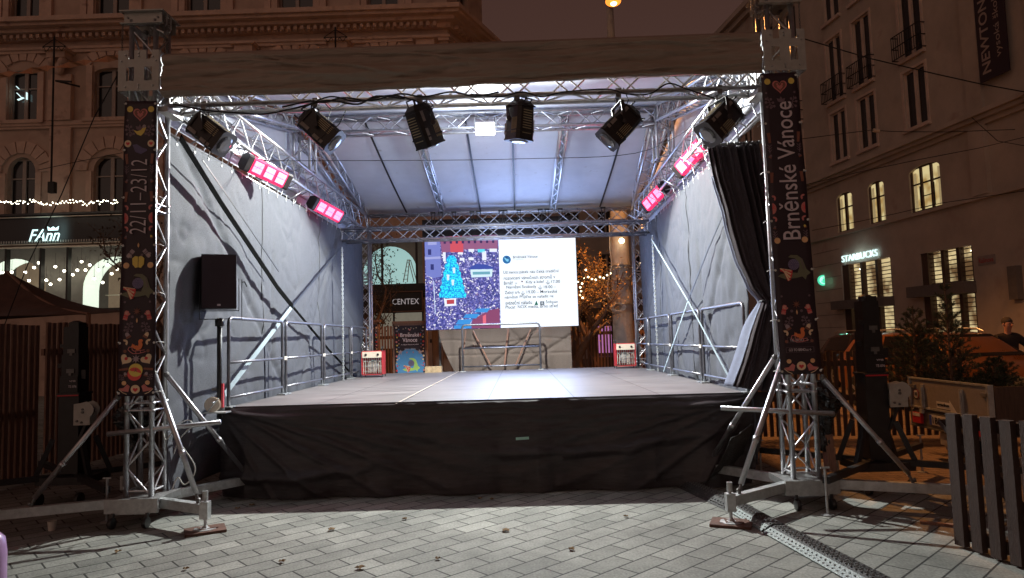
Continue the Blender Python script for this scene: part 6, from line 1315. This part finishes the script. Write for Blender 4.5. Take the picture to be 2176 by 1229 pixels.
b = MB(); b.ball((hp.x, HY, hp.z), .19, 14, 8, (1, 1, .55)); b.build('lamp_globe', 'sodium', lp, smooth=True); b = MB(); b.ball((hp.x, HY-.05, hp.z-.05), .085, 12, 8); b.build('burner', 'sodium_core', lp, smooth=True)
lamp('SPOT', 'street_lamp_light', (hp.x, HY, hp.z-.30), 3000, (1, .40, .11), .15, target=(hp.x+1.2, 14.5, 0), spot=128, blend=.4)
# stalls and buildings behind
def stall(x0, x1, Y, z1, glow, label):
    t = thing('market_stall', ((x0+x1)/2, Y, 0), label, 'stall', 'market stalls behind the stage'); b = MB(); b.b2((x0, Y, 0), (x1, Y+1.8, 1.0)); b.b2((x0, Y+1.7, 1.0), (x1, Y+1.8, z1)); b.b2((x0, Y, 1.0), (x0+.06, Y+1.7, z1)); b.b2((x1-.06, Y, 1.0), (x1, Y+1.7, z1)); b.build('hut_body', 'wood_dark', t)
    b = MB(); b.prism([(Y-.5, z1-.12), (Y+.9, z1+.45), (Y+2.2, z1-.12), (Y+.9, z1+.36)], lambda u, v, w: Vector((x0-.2+w, u, v)), x1-x0+.4); b.build('roof', 'black_paint', t)
    mat('stall_glow_%d' % len(MATS), (.3, .2, .3), .5, 0, .6, 4, emit=glow, es=.7); b = MB(); b.b2((x0+.15, Y+1.5, 1.1), (x1-.15, Y+1.52, z1-.15)); b.build('lit_back', list(MATS)[-1], t)
    b = MB(); n_ = 5
    for k in range(n_+1): X = x0+.1+(x1-x0-.2)*k/n_; b.b2((X-.03, Y+.1, 1.0), (X+.03, Y+.14, z1-.1))
    b.build('front_post', 'wood_dark', t)
stall(2.35, 3.9, 21.5, 2.15, (.60, .22, .52), 'wooden market stall glowing pink left of the concrete pole'); stall(4.3, 6.2, 22.5, 2.5, (.30, .62, .66), 'market stall with blue white lit back right of the concrete pole')
stall(-.8, 1.0, 23, 2.3, (.4, .3, .2), 'dim market stall hidden behind the net')
fb = thing('far_building', (6, 52, 0), 'dark distant building between tree and right tower', 'building')
TF = lambda s, w, z: Vector((s, 52-w, z)); hs = [(1.2+2.6*i, 2.4+2.6*i, 2.6+3.4*j, 4.6+3.4*j) for i in range(5) for j in range(3)]
b = MB(); wall_holes(b, TF, -1.5, 14.5, 0, 12.5, hs); b.build('wall', 'plaster_right', fb)
for h in hs: window(fb, TF, *h)
# ---------------- plain corner building on the right ----------------
DR = Vector((-.1311, .9914, 0)); NR_ = Vector((-.9914, -.1311, 0)); OR = Vector((14.1, 27, 0))
TR_ = lambda s, w, z: OR+DR*s+NR_*w+Vector((0, 0, z))
def rf(x, y):
    r = _ray(x, y); t = ((OR-CO).dot(NR_))/r.dot(NR_); p = CO+r*t; return (p-OR).dot(DR), p.z
br_ = thing('corner_building', OR, 'plain brown building with lit windows along the right side', 'building')
c3 = [(.92, 1.98), (-.95, .14), (-3.68, -2.58), (4.2, 5.25), (6.3, 7.35), (9.0, 10.1), (12, 13.1), (15, 16.1)]
lit = [(.86, 1.94), (-1.12, -.15), (-4.0, -2.5)]
holes = [(a, b, 8.85, 10.95) for a, b in c3]+[(a, b, 11.45, 14.2) for a, b in c3]+[(a, b, 15.0, 17.2) for a, b in c3]+[(a, b, 5.78, 7.42) for a, b in lit]+[(a, b, 5.78, 7.42) for a, b in c3[3:]]
shop = [(-1.22, 1.90, .85, 4.37), (-5.12, -2.76, .85, 4.27)]; holes += shop
w = MB(); wall_holes(w, TR_, -7.6, 24, 0, 19.2, holes)
wall_holes(w, lambda s, w_, z: TR_(-7.6-s*.94, w_+s*.20, z), 0, 8, 0, 19.2, [])
for a, b in lit: arch_fill(w, TR_, a, b, 7.42, .22)
w.build('wall', 'plaster_right', br_)
for a, b in c3:
    window(br_, TR_, a, b, 8.85, 10.95, frame='trim_right', transom=0, wd=-.10); window(br_, TR_, a, b, 11.45, 14.2, frame='trim_right', transom=0, wd=-.10); window(br_, TR_, a, b, 15, 17.2, frame='trim_right', transom=0, wd=-.10)
for a, b in c3[3:]: window(br_, TR_, a, b, 5.78, 7.42, wd=-.1)
for (a, b), m_ in zip(lit, (1, 1, 2)): window(br_, TR_, a, b, 5.78, 7.42, pane='lit_window', frame='wood_dark', mull=m_, transom=.62, wd=-.12)
for a, b in c3:
    q = MB()
    for z0 in (8.85, 11.45, 15): tbox(q, TR_, a-.12, b+.12, 0, .12, z0-.13, z0-.003)
    for z0, z1 in ((8.85, 10.95), (11.45, 14.2)):
        tbox(q, TR_, a-.10, a-.003, 0, .04, z0, z1+.1); tbox(q, TR_, b+.003, b+.10, 0, .04, z0, z1+.1); tbox(q, TR_, a-.003, b+.003, 0, .04, z1+.003, z1+.1)
    q.build('window_surround', 'trim_right', br_)
for a, b in c3[:5]:
    q = MB(); z0, z1 = 11.42, 12.35
    for z in (z0+.06, z0+.5, z1): tbox(q, TR_, a-.15, b+.15, .26, .29, z, z+.03); tbox(q, TR_, a-.15, a-.12, 0, .26, z, z+.03); tbox(q, TR_, b+.12, b+.15, 0, .26, z, z+.03)
    n_ = 12
    for k in range(n_+1): s = a-.14+(b-a+.28)*k/n_; tbox(q, TR_, s-.008, s+.008, .265, .285, z0+.09, z1)
    q.build('balcony_rail', 'dark_iron', br_)
for z0, z1, w_ in ((8.22, 8.36, .42), (8.10, 8.218, .28), (7.95, 8.098, .12), (5.64, 5.76, .14), (19.0, 19.3, .5), (18.7, 18.998, .25)):
    q = MB(); tbox(q, TR_, -7.6, 24, .002, w_, z0, z1); TT = lambda s, w2, z: TR_(-7.6-s*.94, w2+s*.20, z); tbox(q, TT, .002, 8, .002, w_, z0, z1); q.build('cornice', 'plaster_right', br_)
q = MB(); tbox(q, TR_, -6.1, -5.5, .003, .18, 5.77, 7.94); tbox(q, TR_, -6.1, -5.5, .003, .14, 8.37, 18.6); q.build('pilaster', 'plaster_right', br_)
q = MB()
for z in (1.2, 1.75, 2.3, 2.85, 3.4, 3.95, 4.5, 5.1): tbox(q, TR_, 1.95, 3.9, .0, .012, z, z+.012)
q.build('wall_joint', 'dark_iron', br_)
# shop windows with blinds
mat('cafe_glow', (.5, .4, .2), .5, 0, .5, 1.6, emit=(1, .74, .36), es=.62)
mat('blind_slat', (.10, .055, .035), .6, 0, .2, 5)
cn = MATS['cafe_glow'].node_tree; vn = cn.nodes.new('ShaderNodeTexNoise'); vn.inputs['Scale'].default_value = 1.3; vn.inputs['Detail'].default_value = 4; tcn = cn.nodes.new('ShaderNodeTexCoord'); cn.links.new(tcn.outputs['Object'], vn.inputs[0])
rn = cn.nodes.new('ShaderNodeValToRGB'); rn.color_ramp.elements[0].position = .40; rn.color_ramp.elements[0].color = (.16, .09, .04, 1); rn.color_ramp.elements[1].position = .56; rn.color_ramp.elements[1].color = (1, .80, .42, 1); cn.links.new(vn.outputs[0], rn.inputs[0]); cn.links.new(rn.outputs[0], cn.nodes['Principled BSDF'].inputs['Emission Color'])
for i, (a, b, z0, z1) in enumerate(shop):
    zb0, zb1 = (2.50, 2.86) if i == 0 else (2.72, 3.10)
    f = MB(); tbox(f, TR_, a, a+.10, -.30, -.05, z0, z1); tbox(f, TR_, b-.42 if i == 0 else b-.3, b, -.30, -.05, z0, z1)
    n_ = 3
    for k in (1, 2): s = a+(b-.3-a)*k/3; tbox(f, TR_, s-.07, s+.07, -.24, -.06, z0, z1)
    wn = f.build('shop_window', 'wood_dark', br_)
    q = MB(); tbox(q, TR_, a, b, -.34, -.31, z0, z1); q.build('lit_interior', 'cafe_glow', wn)
    q = MB(); z = z0+.08
    while z < z1-.04: tbox(q, TR_, a+.1, b-.02, -.20, -.16, z, z+.030); z += .148
    q.build('blind', 'blind_slat', wn)
    q = MB(); tbox(q, TR_, a-.05, b+.28, .0, .42, zb0, zb1); q.build('awning_box', 'trim_grey', br_) if 'trim_grey' in M else (mat('trim_grey', (.15, .135, .13), .6), q.build('awning_box', 'trim_grey', br_))
    for s, z in ((b-.9, z1-.25), (a+.3, z1-.15)): q = MB(); q.ball(TR_(s, -.26, z), .05, 8, 5, (1, 1, .5)); q.build('ceiling_spot', 'bulb', br_)
sg = thing('coffee_shop_sign', TR_(.5, .1, 4.64), 'glowing white STARBUCKS lettering above the left shop window', 'sign')
s0, s1 = rf(1793, 549)[0], rf(1869, 537)[0]
text('sign_lettering', 'STARBUCKS', 'sign_white', sg, TR_((s0+s1)/2, .06, 4.62), -DR, (0, 0, 1), w=s0-s1, h=.27, depth=.05, bold=.0)
lamp('AREA', 'sign_glow', TR_(.5, .5, 4.65), 1.3, (.75, 1, .95), .5, target=TR_(.5, 0, 4.65))
t = thing('round_shop_sign', TR_(3.3, .5, 3.85), 'round green and white glowing shop sign on the wall edge', 'sign'); c = at(1749, 596, OR.y+3.2)
dv = Vector((1, .0, 0)); q = MB(); q.lathe(c, [(.22, -.05), (.235, -.03), (.235, .03), (.22, .05)], 28, (.0, -1, 0)); q.build('disc', 'sign_green', t)
q = MB(); q.lathe(c+Vector((0, -.052, 0)), [(.17, 0), (.17, .006)], 28, (0, -1, 0)); q.build('inner_disc', 'sign_white_soft', t) if 'sign_white_soft' in M else (mat('sign_white_soft', (.7, .9, .85), .4, emit=(.60, .95, .85), es=1.0), q.build('inner_disc', 'sign_white_soft', t))
q = MB(); F_ = lambda u, v, w_: c+Vector((u, -.060-w_, v))
q.prism([(-.06, -.14), (.06, -.14), (.08, -.04), (.05, .02), (.045, .07), (0, .10), (-.045, .07), (-.05, .02), (-.08, -.04)], F_, .004)
for s in (-1, 1): q.prism([(s*.09, -.13), (s*.12, -.08), (s*.125, .03), (s*.10, .08), (s*.105, .0), (s*.09, -.06)], F_, .004)
q.prism([(-.04, .11), (-.05, .145), (-.02, .13), (0, .155), (.02, .13), (.05, .145), (.04, .11)], F_, .004); q.build('emblem', 'sign_green', t)
q = MB(); q.tube(c+Vector((.2, .02, 0)), c+Vector((.9, .1, 0)), .02, 6); q.build('bracket', 'dark_iron', t)
lamp('POINT', 'round_sign_glow', c+Vector((.15, -.45, -.1)), 16, (.25, 1, .65), .1)
sg = thing('street_name_plate', TR_(-5.66, .03, 3.7), 'pale street name plate reading Rašinova beside the right shop window', 'sign')
s0, z0 = rf(2080, 563); s1, z1 = rf(2115, 541); q = MB(); tbox(q, TR_, s1, s0, .19 if False else .003, .03, 3.56, 3.86); q.build('plate', 'plate_dim', sg) if 'plate_dim' in M else (mat('plate_dim', (.30, .25, .23), .6), q.build('plate', 'plate_dim', sg))
text('lettering', 'Rašinova', 'tail_red', sg, TR_((s0+s1)/2, .034, 3.71), -DR, (0, 0, 1), w=(s0-s1)*.84, h=.15)
sg = thing('university_banner', TR_(-6.8, .2, 9.1), 'tall dark vertical banner with white NEWTON University lettering', 'banner'); q = MB(); tbox(q, TR_, -7.30, -6.22, .20, .24, 9.2, 16.0); q.build('cloth', 'banner', sg)
mat('letter_banner', s2l((170, 150, 140)), .5)
text('lettering', 'NEWTON University', 'letter_banner', sg, TR_(-6.56, .245, 9.42+2.35), (0, 0, 1), DR, w=4.7, h=.42, bold=.015); text('lettering', 'vysoká škola businessu pro život', 'letter_banner', sg, TR_(-7.00, .245, 9.75+2.6), (0, 0, 1), DR, w=5.2, h=.26)
q = MB(); tbox(q, TR_, -7.25, -7.1, 0, .2, 12, 12.1); tbox(q, TR_, -6.4, -6.25, 0, .2, 12, 12.1); q.build('bracket', 'dark_iron', sg)
q = MB(); tbox(q, TR_, -6.9, -6.6, .0, .22, 2.4, 3.4); q.build('wall_lantern', 'trim_grey', None, label='dim grey wall lantern box right of the street name plate', cat='lantern')
# plants and shelf in lit window
q = MB(); tbox(q, TR_, -3.6, -2.9, -.10, -.07, 5.9, 5.93); tbox(q, TR_, -3.6, -2.9, -.10, -.07, 6.3, 6.33); tbox(q, TR_, -3.6, -3.57, -.10, -.07, 5.9, 6.7); tbox(q, TR_, -2.93, -2.9, -.10, -.07, 5.9, 6.7); q.build('window_shelf', 'dark_iron', br_)

ln = MATS['lit_window'].node_tree; vn2 = ln.nodes.new('ShaderNodeTexNoise'); vn2.inputs['Scale'].default_value = 1.7; tl2 = ln.nodes.new('ShaderNodeTexCoord'); ln.links.new(tl2.outputs['Object'], vn2.inputs[0])
rn2 = ln.nodes.new('ShaderNodeValToRGB'); rn2.color_ramp.elements[0].position = .38; rn2.color_ramp.elements[0].color = (.55, .36, .12, 1); rn2.color_ramp.elements[1].position = .58; rn2.color_ramp.elements[1].color = (1, .84, .42, 1); ln.links.new(vn2.outputs[0], rn2.inputs[0]); ln.links.new(rn2.outputs[0], ln.nodes['Principled BSDF'].inputs['Emission Color'])
mat('room_curtain', (.5, .42, .28), .8, 0, .3, 9, emit=(.8, .62, .30), es=.35)
for a, b in lit:
    for s0_, s1_ in ((a+.09, a+.24), (b-.24, b-.09)):
        q = MB(); tbox(q, TR_, s0_, s1_, -.125, -.118, 5.86, 7.22); q.build('room_curtain', 'room_curtain', br_)
# ---------------- cars ----------------
def car(loc, head, paint, label, L_=4.4, W_=1.82, H=1.55):
    h = Vector((head[0], head[1], 0)).normalized(); s = Vector((-h.y, h.x, 0)); o = Vector(loc); t = thing('parked_car', o, label, 'car', 'cars parked on the right')
    T = lambda x, y, z: o+h*x+s*y+Vector((0, 0, z))
    st = [(-2.16, .45, .80, .82, .74, .66), (-2.12, .34, .98, 1.02, .84, .74), (-2.0, .30, 1.02, 1.20, .88, .72), (-1.80, .28, 1.03, 1.45, .90, .66), (-1.5, .27, 1.03, 1.52, .91, .66), (-.8, .26, 1.02, 1.55, .91, .67), (0, .26, 1.01, 1.55, .91, .67), (.45, .26, 1.0, 1.50, .91, .65), (.75, .26, .99, 1.36, .91, .67), (1.05, .26, .98, 1.16, .91, .72), (1.25, .27, .97, 1.02, .90, .76), (1.6, .28, .93, .97, .89, .76), (1.95, .32, .84, .88, .86, .74), (2.12, .38, .70, .74, .80, .68), (2.18, .46, .60, .62, .72, .60)]
    b = MB(); K = 12
    for x, zb, zm, zt, wb, wt in st:
        P = [(-wb*.86, zb), (-wb, zb+.18), (-wb*1.01, (zb+zm)/2+.1), (-wb*.985, zm), (-wt*1.0, zt-.04), (-wt*.85, zt), (wt*.85, zt), (wt, zt-.04), (wb*.985, zm), (wb*1.01, (zb+zm)/2+.1), (wb, zb+.18), (wb*.86, zb)]
        b.v += [T(x, y, z) for y, z in P]
    n_ = len(st); b.f = [(i*K+j, i*K+(j+1) % K, (i+1)*K+(j+1) % K, (i+1)*K+j) for i in range(n_-1) for j in range(K)]+[tuple(range(K)), tuple(range(n_*K-1, (n_-1)*K-1, -1))]; b.m = [0]*len(b.f)
    body = b.build('body', paint, t, smooth=True); md = body.modifiers.new('crease', 'EDGE_SPLIT'); md.split_angle = R(38)
    for sy in (-1, 1):
        for xs in (((-1.75, 1.06), (-1.60, 1.42), (-.82, 1.485), (-.75, 1.06)), ((-.68, 1.06), (-.74, 1.485), (.10, 1.485), (.18, 1.06)), ((.25, 1.06), (.17, 1.485), (.46, 1.44), (1.0, 1.09))):
            q = MB(); vs = []
            for off in (.004, .016): vs += [T(x, sy*((.91*.985-.235*((z-1.01)/.50)*1.0)+off), z) for x, z in xs]
            q.add(vs, [(0, 1, 2, 3), (4, 5, 6, 7), (0, 1, 5, 4), (1, 2, 6, 5), (2, 3, 7, 6), (3, 0, 4, 7)]); q.build('side_window', 'dark_glass', t)
        q = MB(); q.path([T(-1.6, sy*.60, 1.52), T(-1.5, sy*.60, 1.60), T(-.5, sy*.60, 1.625), T(.2, sy*.60, 1.60), T(.35, sy*.60, 1.55)], .016, 6); q.build('roof_rail', 'aluminium', t)
        q = MB(); q.ball(T(.85, sy*1.02, 1.07), .11, 10, 6, (.6, 1, .7)); q.bar(T(.88, sy*.88, 1.03), T(.87, sy*1.0, 1.05), .05, .03); q.build('mirror', paint, t, smooth=True)
        q = MB(); vs = []
        for off in (0, .03): vs += [T(x+off*.6, sy*(y+off), z) for x, y, z in ((2.03, .62, .66), (2.05, .60, .80), (1.72, .84, .84), (1.80, .86, .72))]
        q.add(vs, [(0, 1, 2, 3), (4, 5, 6, 7), (0, 1, 5, 4), (1, 2, 6, 5), (2, 3, 7, 6), (3, 0, 4, 7)]); q.build('headlight', 'lens_clear', t)
        q = MB(); q.box(T(-2.06, sy*.72, .90), (.12, .22, .16), Matrix.Rotation(math.atan2(h.y, h.x), 3, 'Z')); q.build('tail_light', 'tail_red', t)
        for x in (-1.38, 1.36):
            wc = T(x, sy*.84, .33); q = MB(); q.lathe(wc, [(.20, -.10), (.30, -.11), (.335, -.09), (.335, .09), (.30, .11), (.20, .10)], 24, s); wh = q.build('wheel', 'tyre', t)
            q = MB(); q.lathe(wc+s*sy*.10, [(.20, -.02), (.19, .0), (.05, -.01), (.03, .01)], 16, s*sy)
            for k in range(5): a_ = k*1.2566; u_ = h*math.cos(a_)+Vector((0, 0, 1))*math.sin(a_); q.bar(wc+s*sy*.105, wc+s*sy*.105+u_*.19, .05, .02, s)
            q.build('rim', 'steel', wh)
    q = MB(); vs = []
    for off in (.006, .018): vs += [T(x+off, y, z+off) for x, y, z in ((.47, -.60, 1.475), (.47, .60, 1.475), (1.12, .70, 1.09), (1.12, -.70, 1.09))]
    q.add(vs, [(0, 1, 2, 3), (4, 5, 6, 7), (0, 1, 5, 4), (1, 2, 6, 5), (2, 3, 7, 6), (3, 0, 4, 7)]); q.build('windscreen', 'dark_glass', t)
    q = MB(); rz = Matrix.Rotation(math.atan2(h.y, h.x), 3, 'Z'); q.box(T(2.13, 0, .62), (.10, 1.0, .16), rz); q.box(T(2.10, 0, .42), (.10, 1.4, .10), rz); q.build('grille', 'black_plastic', t)
    return t
mat('lens_clear', (.35, .36, .38), .1, .6, .1, 5)
car((8.38, 13.5, 0), (.17, -.985), 'car_lamp_orange', 'estate car with orange lamplight in its paint, parked right behind the fir trees and trailer')
car((10.2, 18.6, 0), (.2, -.98), 'car_dark', 'dark car with long roof rails parked behind the lamplit orange car', H=1.6)

# ---------------- trailer ----------------
XT = 5.04; tt_ = thing('car_trailer', (5.7, 8.0, 0), 'small box trailer with grey board tailgate and partly hidden number plate', 'trailer')
TLc, TRc = ax(1932, 805, XT+.04), ax(2103, 822, XT-.02); y0, y1 = TLc.y, TRc.y
zt = (TLc.z+TRc.z)/2; zb = zt-.34; uT = Vector((-.04, -1, 0)).normalized()
TT_ = lambda u, w_, z: Vector((XT+.04, y0, 0))+uT*u+Vector((-1, .04, 0))*w_+Vector((0, 0, z)); Lt = y0-y1
q = MB(); tbox(q, TT_, .03, Lt-.03, -.02, .0, zb, zt); q.build('tailgate', 'ply_grey', tt_)
q = MB(); tbox(q, TT_, 0, .03, -.04, .02, zb-.02, zt+.02); tbox(q, TT_, Lt-.03, Lt, -.04, .02, zb-.02, zt+.02); tbox(q, TT_, .03, Lt-.03, -.03, .012, zt, zt+.02); tbox(q, TT_, .03, Lt-.03, -.03, .012, zb-.02, zb); q.build('tailgate_frame', 'galvanised', tt_)
q = MB(); tbox(q, TT_, 0, .03, -1.25, -.05, zb, zt); tbox(q, TT_, 0, Lt, -1.25, -1.22, zb, zt); tbox(q, TT_, 0, Lt, -1.25, -.02, zb-.10, zb-.03); q.build('box_body', 'ply_grey', tt_); q = MB(); tbox(q, TT_, Lt-.03, Lt, -1.25, -.05, zb-.2, zt); q.build('shaded_side_board', 'wood_dark', tt_)  # near side board coloured dark in place of its shade
q = MB(); tbox(q, TT_, -.02, Lt+.02, -.08, .0, zb-.24, zb-.05); tbox(q, TT_, -.02, Lt+.02, -.08, .012, zb-.26, zb-.242); q.build('light_bar', 'dark_steel', tt_)
for f in (.19, .69):
    u = Lt*f; q = MB(); tbox(q, TT_, u-.03, u+.03, .0, .018, zb-.02, zt-.06); tbox(q, TT_, u-.012, u+.012, .018, .03, zb+.0, zt-.09); tbox(q, TT_, u-.06, u-.0, .0, .03, zb-.08, zb-.03); q.build('hinge', 'galvanised', tt_)
for u in (.05, Lt-.10): q = MB(); tbox(q, TT_, u-.03, u+.09, .0, .02, zt-.11, zt-.07); q.build('latch', 'steel', tt_)
for u in (.07, Lt-.27): q = MB(); tbox(q, TT_, u, u+.20, .0, .03, zb-.21, zb-.08); q.build('tail_light', 'tail_red', tt_); q = MB(); tbox(q, TT_, u+.02, u+.18, .03, .034, zb-.125, zb-.085); q.build('clear_lens', 'white_plate', tt_)
u0 = Lt*.27; q = MB(); tbox(q, TT_, u0, u0+.52, .0, .012, zb-.20, zb-.08); pl = q.build('number_plate', 'white_plate', tt_); q = MB(); tbox(q, TT_, u0, u0+.045, .012, .015, zb-.20, zb-.08); q.build('plate_band', 'plate_blue', tt_)
text('lettering', '1BB', 'black_paint', tt_, TT_(u0+.16, .013, zb-.14), uT, (0, 0, 1), w=.18, h=.08, bold=.01); text('lettering', '24', 'black_paint', tt_, TT_(u0+.45, .013, zb-.14), uT, (0, 0, 1), w=.10, h=.08, bold=.01)
q = MB(); c = TT_(Lt*.075+.03, .003, zb+.15); q.lathe(c, [(.062, 0), (.062, .003)], 24, (-1, .04, 0)); q.build('speed_ring', 'tail_red', tt_); q = MB(); q.lathe(c+Vector((-.004, 0, 0)), [(.052, 0), (.052, .002)], 24, (-1, .04, 0)); q.build('speed_disc', 'white_plate', tt_)
text('lettering', '130', 'black_paint', tt_, c+Vector((-.008, 0, .004)), uT, (0, 0, 1), w=.075, h=.045)
u0 = Lt*.37; q = MB(); q.prism([(u0, zb+.02), (u0+.28, zb+.02), (u0+.28, zb+.0), (u0+.40, zb+.0), (u0+.27, zb+.13), (u0+.27, zb+.10), (u0, zb+.10)], lambda a, b, w_: TT_(a, .002+w_, b), .002); q.build('maker_sticker', 'white_plate', tt_)
text('lettering', 'agados', 'black_paint', tt_, TT_(u0+.14, .005, zb+.062), uT, (0, 0, 1), w=.24, h=.05, bold=.02)
for sx in (.35, Lt-.2):
    q = MB(); q.lathe(TT_(Lt/2, -.65, .28)+uT*(Lt/2-.1)*(1 if sx > 1 else -1), [(.12, -.08), (.26, -.09), (.28, 0), (.26, .09), (.12, .08)], 20, uT); q.build('wheel', 'tyre', tt_)
q = MB(); tbox(q, TT_, Lt*.4, Lt*.48, -.1, -.04, .18, zb-.24); tbox(q, TT_, Lt*.36, Lt*.5, -.12, -.02, zb-.42, zb-.28); q.build('support_leg', 'galvanised', tt_)
# ---------------- fir trees ----------------
def fir(base, H, rad, seed, label):
    rg = random.Random(seed); t = thing('fir_tree', base, label, 'fir tree', 'small cut fir trees by the trailer'); base = Vector(base)
    tb = MB(); nb = MB(); tb.tube(base, base+Vector((0, 0, H)), .022, 6, .006)
    def needles(a, b, n_, l):
        d = (b-a).normalized(); x = d.cross(Vector((0, 0, 1)) if abs(d.z) < .9 else Vector((1, 0, 0))).normalized(); y = d.cross(x)
        for k in range(n_):
            p = a+(b-a)*rg.random(); an = rg.uniform(0, 6.28); o = (x*math.cos(an)+y*math.sin(an)); tip = p+(o+d*.8).normalized()*l*rg.uniform(.7, 1.2); w = d*.0035
            nb.add([p-w, p+w, tip], [(0, 1, 2)])
    z = .02
    while z < H*.93:
        f = z/H; r = rad*(1-f)**.8*rg.uniform(.8, 1.15)+.04; m_ = 6 if f < .7 else 4
        for k in range(m_):
            a_ = 6.283*(k+rg.random()*.6)/m_; up = .25+.9*f; d = Vector((math.cos(a_), math.sin(a_), up)).normalized(); p0 = base+Vector((0, 0, z)); p1 = p0+d*r
            tb.tube(p0, p1, .007, 4, .003, caps=False); needles(p0+(p1-p0)*.12, p1, int(190*r)+14, .040)
            for j in range(int(3+r*9)):
                q0 = p0+(p1-p0)*rg.uniform(.25, .95); sd = (d+Vector((rg.uniform(-1, 1), rg.uniform(-1, 1), rg.uniform(-.1, .35)))).normalized(); q1 = q0+sd*r*rg.uniform(.18, .38); tb.tube(q0, q1, .004, 3, .002, caps=False); needles(q0, q1, int(120*r)+8, .036)
        z += H*.052*(1+.8*f)
    needles(base+Vector((0, 0, H*.6)), base+Vector((0, 0, H)), 200, .035)
    tb.build('trunk', 'bark', t); nb.build('crown', 'fir_needle', t)
fir((5.50, 8.74, .62), 1.66, .40, 3, 'taller bare topped fir tree standing in the trailer')
fir((5.42, 9.35, .75), 1.20, .45, 8, 'smaller fir tree behind the slatted fence left of the trailer')
fir((5.72, 8.25, .62), .62, .40, 12, 'low bushy fir lying in the near end of the trailer')

# ---------------- person behind the car ----------------
def person(o, label):
    t = thing('person', o, label, 'person'); o = Vector(o)
    def skin(name, V, E_, mt, lvl=2):
        me = bpy.data.meshes.new(name); me.from_pydata([v[0] for v in V], E_, []); me.materials.append(M[mt]); ob = bpy.data.objects.new(name, me); COL.objects.link(ob); ob.parent = t; ORG[ob.name] = o
        md = ob.modifiers.new('skin', 'SKIN'); ob.modifiers.new('sub', 'SUBSURF').levels = lvl; ob.modifiers['sub'].render_levels = lvl
        for i, v in enumerate(V): me.skin_vertices[0].data[i].radius = v[1] if isinstance(v[1], tuple) else (v[1], v[1])
        me.skin_vertices[0].data[0].use_root = True; md.use_smooth_shade = True; return ob
    V = [((0, 0, .98), (.17, .12)), ((-.02, -.02, 1.15), (.16, .12)), ((-.04, -.05, 1.38), (.20, .12)), ((-.05, -.08, 1.48), (.07, .07)), ((-.06, -.11, 1.55), (.055, .06)), ((-.06, -.13, 1.66), (.082, .10)), ((-.06, -.12, 1.74), (.07, .085)),
         ((-.24, -.05, 1.40), .065), ((-.33, -.12, 1.15), .050), ((-.25, -.36, 1.05), .038), ((-.20, -.46, 1.06), .030),
         ((.16, -.06, 1.40), .065), ((.30, -.18, 1.20), .050), ((.42, -.42, 1.25), .038), ((.47, -.50, 1.27), .030),
         ((-.10, 0, .90), .095), ((-.12, -.02, .50), .065), ((-.13, .02, .10), .045), ((-.14, -.12, .05), .04), ((.10, 0, .90), .095), ((.13, -.02, .50), .065), ((.14, .02, .10), .045), ((.15, -.12, .05), .04)]
    E_ = [(0, 1), (1, 2), (2, 3), (3, 4), (4, 5), (5, 6), (2, 7), (7, 8), (8, 9), (9, 10), (2, 11), (11, 12), (12, 13), (13, 14), (0, 15), (15, 16), (16, 17), (17, 18), (0, 19), (19, 20), (20, 21), (21, 22)]
    skin('body', V, E_, 'skin')
    J = [((0, 0, .88), (.20, .15)), ((-.02, -.02, 1.15), (.19, .15)), ((-.04, -.05, 1.38), (.225, .145)), ((-.05, -.08, 1.49), (.085, .085)), ((-.24, -.05, 1.40), .085), ((-.33, -.12, 1.15), .07), ((-.26, -.33, 1.06), .055), ((.16, -.06, 1.40), .085), ((.30, -.18, 1.20), .07), ((.41, -.40, 1.245), .055)]
    skin('jacket', J, [(0, 1), (1, 2), (2, 3), (2, 4), (4, 5), (5, 6), (2, 7), (7, 8), (8, 9)], 'jacket')
    Pn = [((0, 0, .96), (.18, .14)), ((-.10, 0, .86), .105), ((-.12, -.02, .50), .078), ((-.13, .02, .12), .06), ((.10, 0, .86), .105), ((.13, -.02, .50), .078), ((.14, .02, .12), .06)]
    skin('trousers', Pn, [(0, 1), (1, 2), (2, 3), (0, 4), (4, 5), (5, 6)], 'jacket')
    T = lambda x, y, z: o+Vector((x, y, z))
    b = MB(); b.ball(T(-.06, -.10, 1.72), .108, 14, 8, (.86, 1.02, .82)); b.build('hair', 'hair', t, smooth=True)
    b = MB(); b.ball(T(-.06, -.235, 1.645), .016, 8, 6, (1, 1.4, 1.5)); b.build('nose', 'skin', t, smooth=True)
    for s in (-1, 1): b = MB(); b.ball(T(-.06+s*.032, -.222, 1.675), .010, 8, 6); b.build('eye', 'black_plastic', t); b = MB(); b.ball(T(-.06+s*.088, -.12, 1.66), .024, 8, 6, (.4, .8, 1.2)); b.build('ear', 'skin', t, smooth=True)
    b = MB(); b.box(T(-.06, -.222, 1.605), (.04, .012, .006)); b.build('mouth', 'tail_red', t)
    for hx, hy, hz, s in ((-.20, -.47, 1.06, -1), (.48, -.52, 1.275, 1)):
        for k in range(5): b = MB(); a_ = -.035+.018*k; b.path([T(hx+a_, hy, hz), T(hx+a_*1.2, hy-.05, hz-.01), T(hx+a_*1.2, hy-.075+.01*abs(k-2), hz-.035)], .008, 6, .006); b.build('finger', 'skin', t, smooth=True)
person((9.72, 13.6, 0), 'person in dark jacket with short hair leaning over the parked car at right')
# floodlight beam and an added fill
fl = at(1030, 282, 10.35)
lamp('SPOT', 'floodlight_lamp', (fl.x, fl.y-.10, fl.z-.06), 2500, (.96, 1, .95), .05, target=(fl.x, fl.y-.10-.30, fl.z-1.06), spot=162, blend=.18)
lamp('POINT', 'roof_fill', (fl.x, fl.y-.12, fl.z-.10), 120, (.80, .90, 1), .09)  # added point lamp that brightens the roof around the floodlight
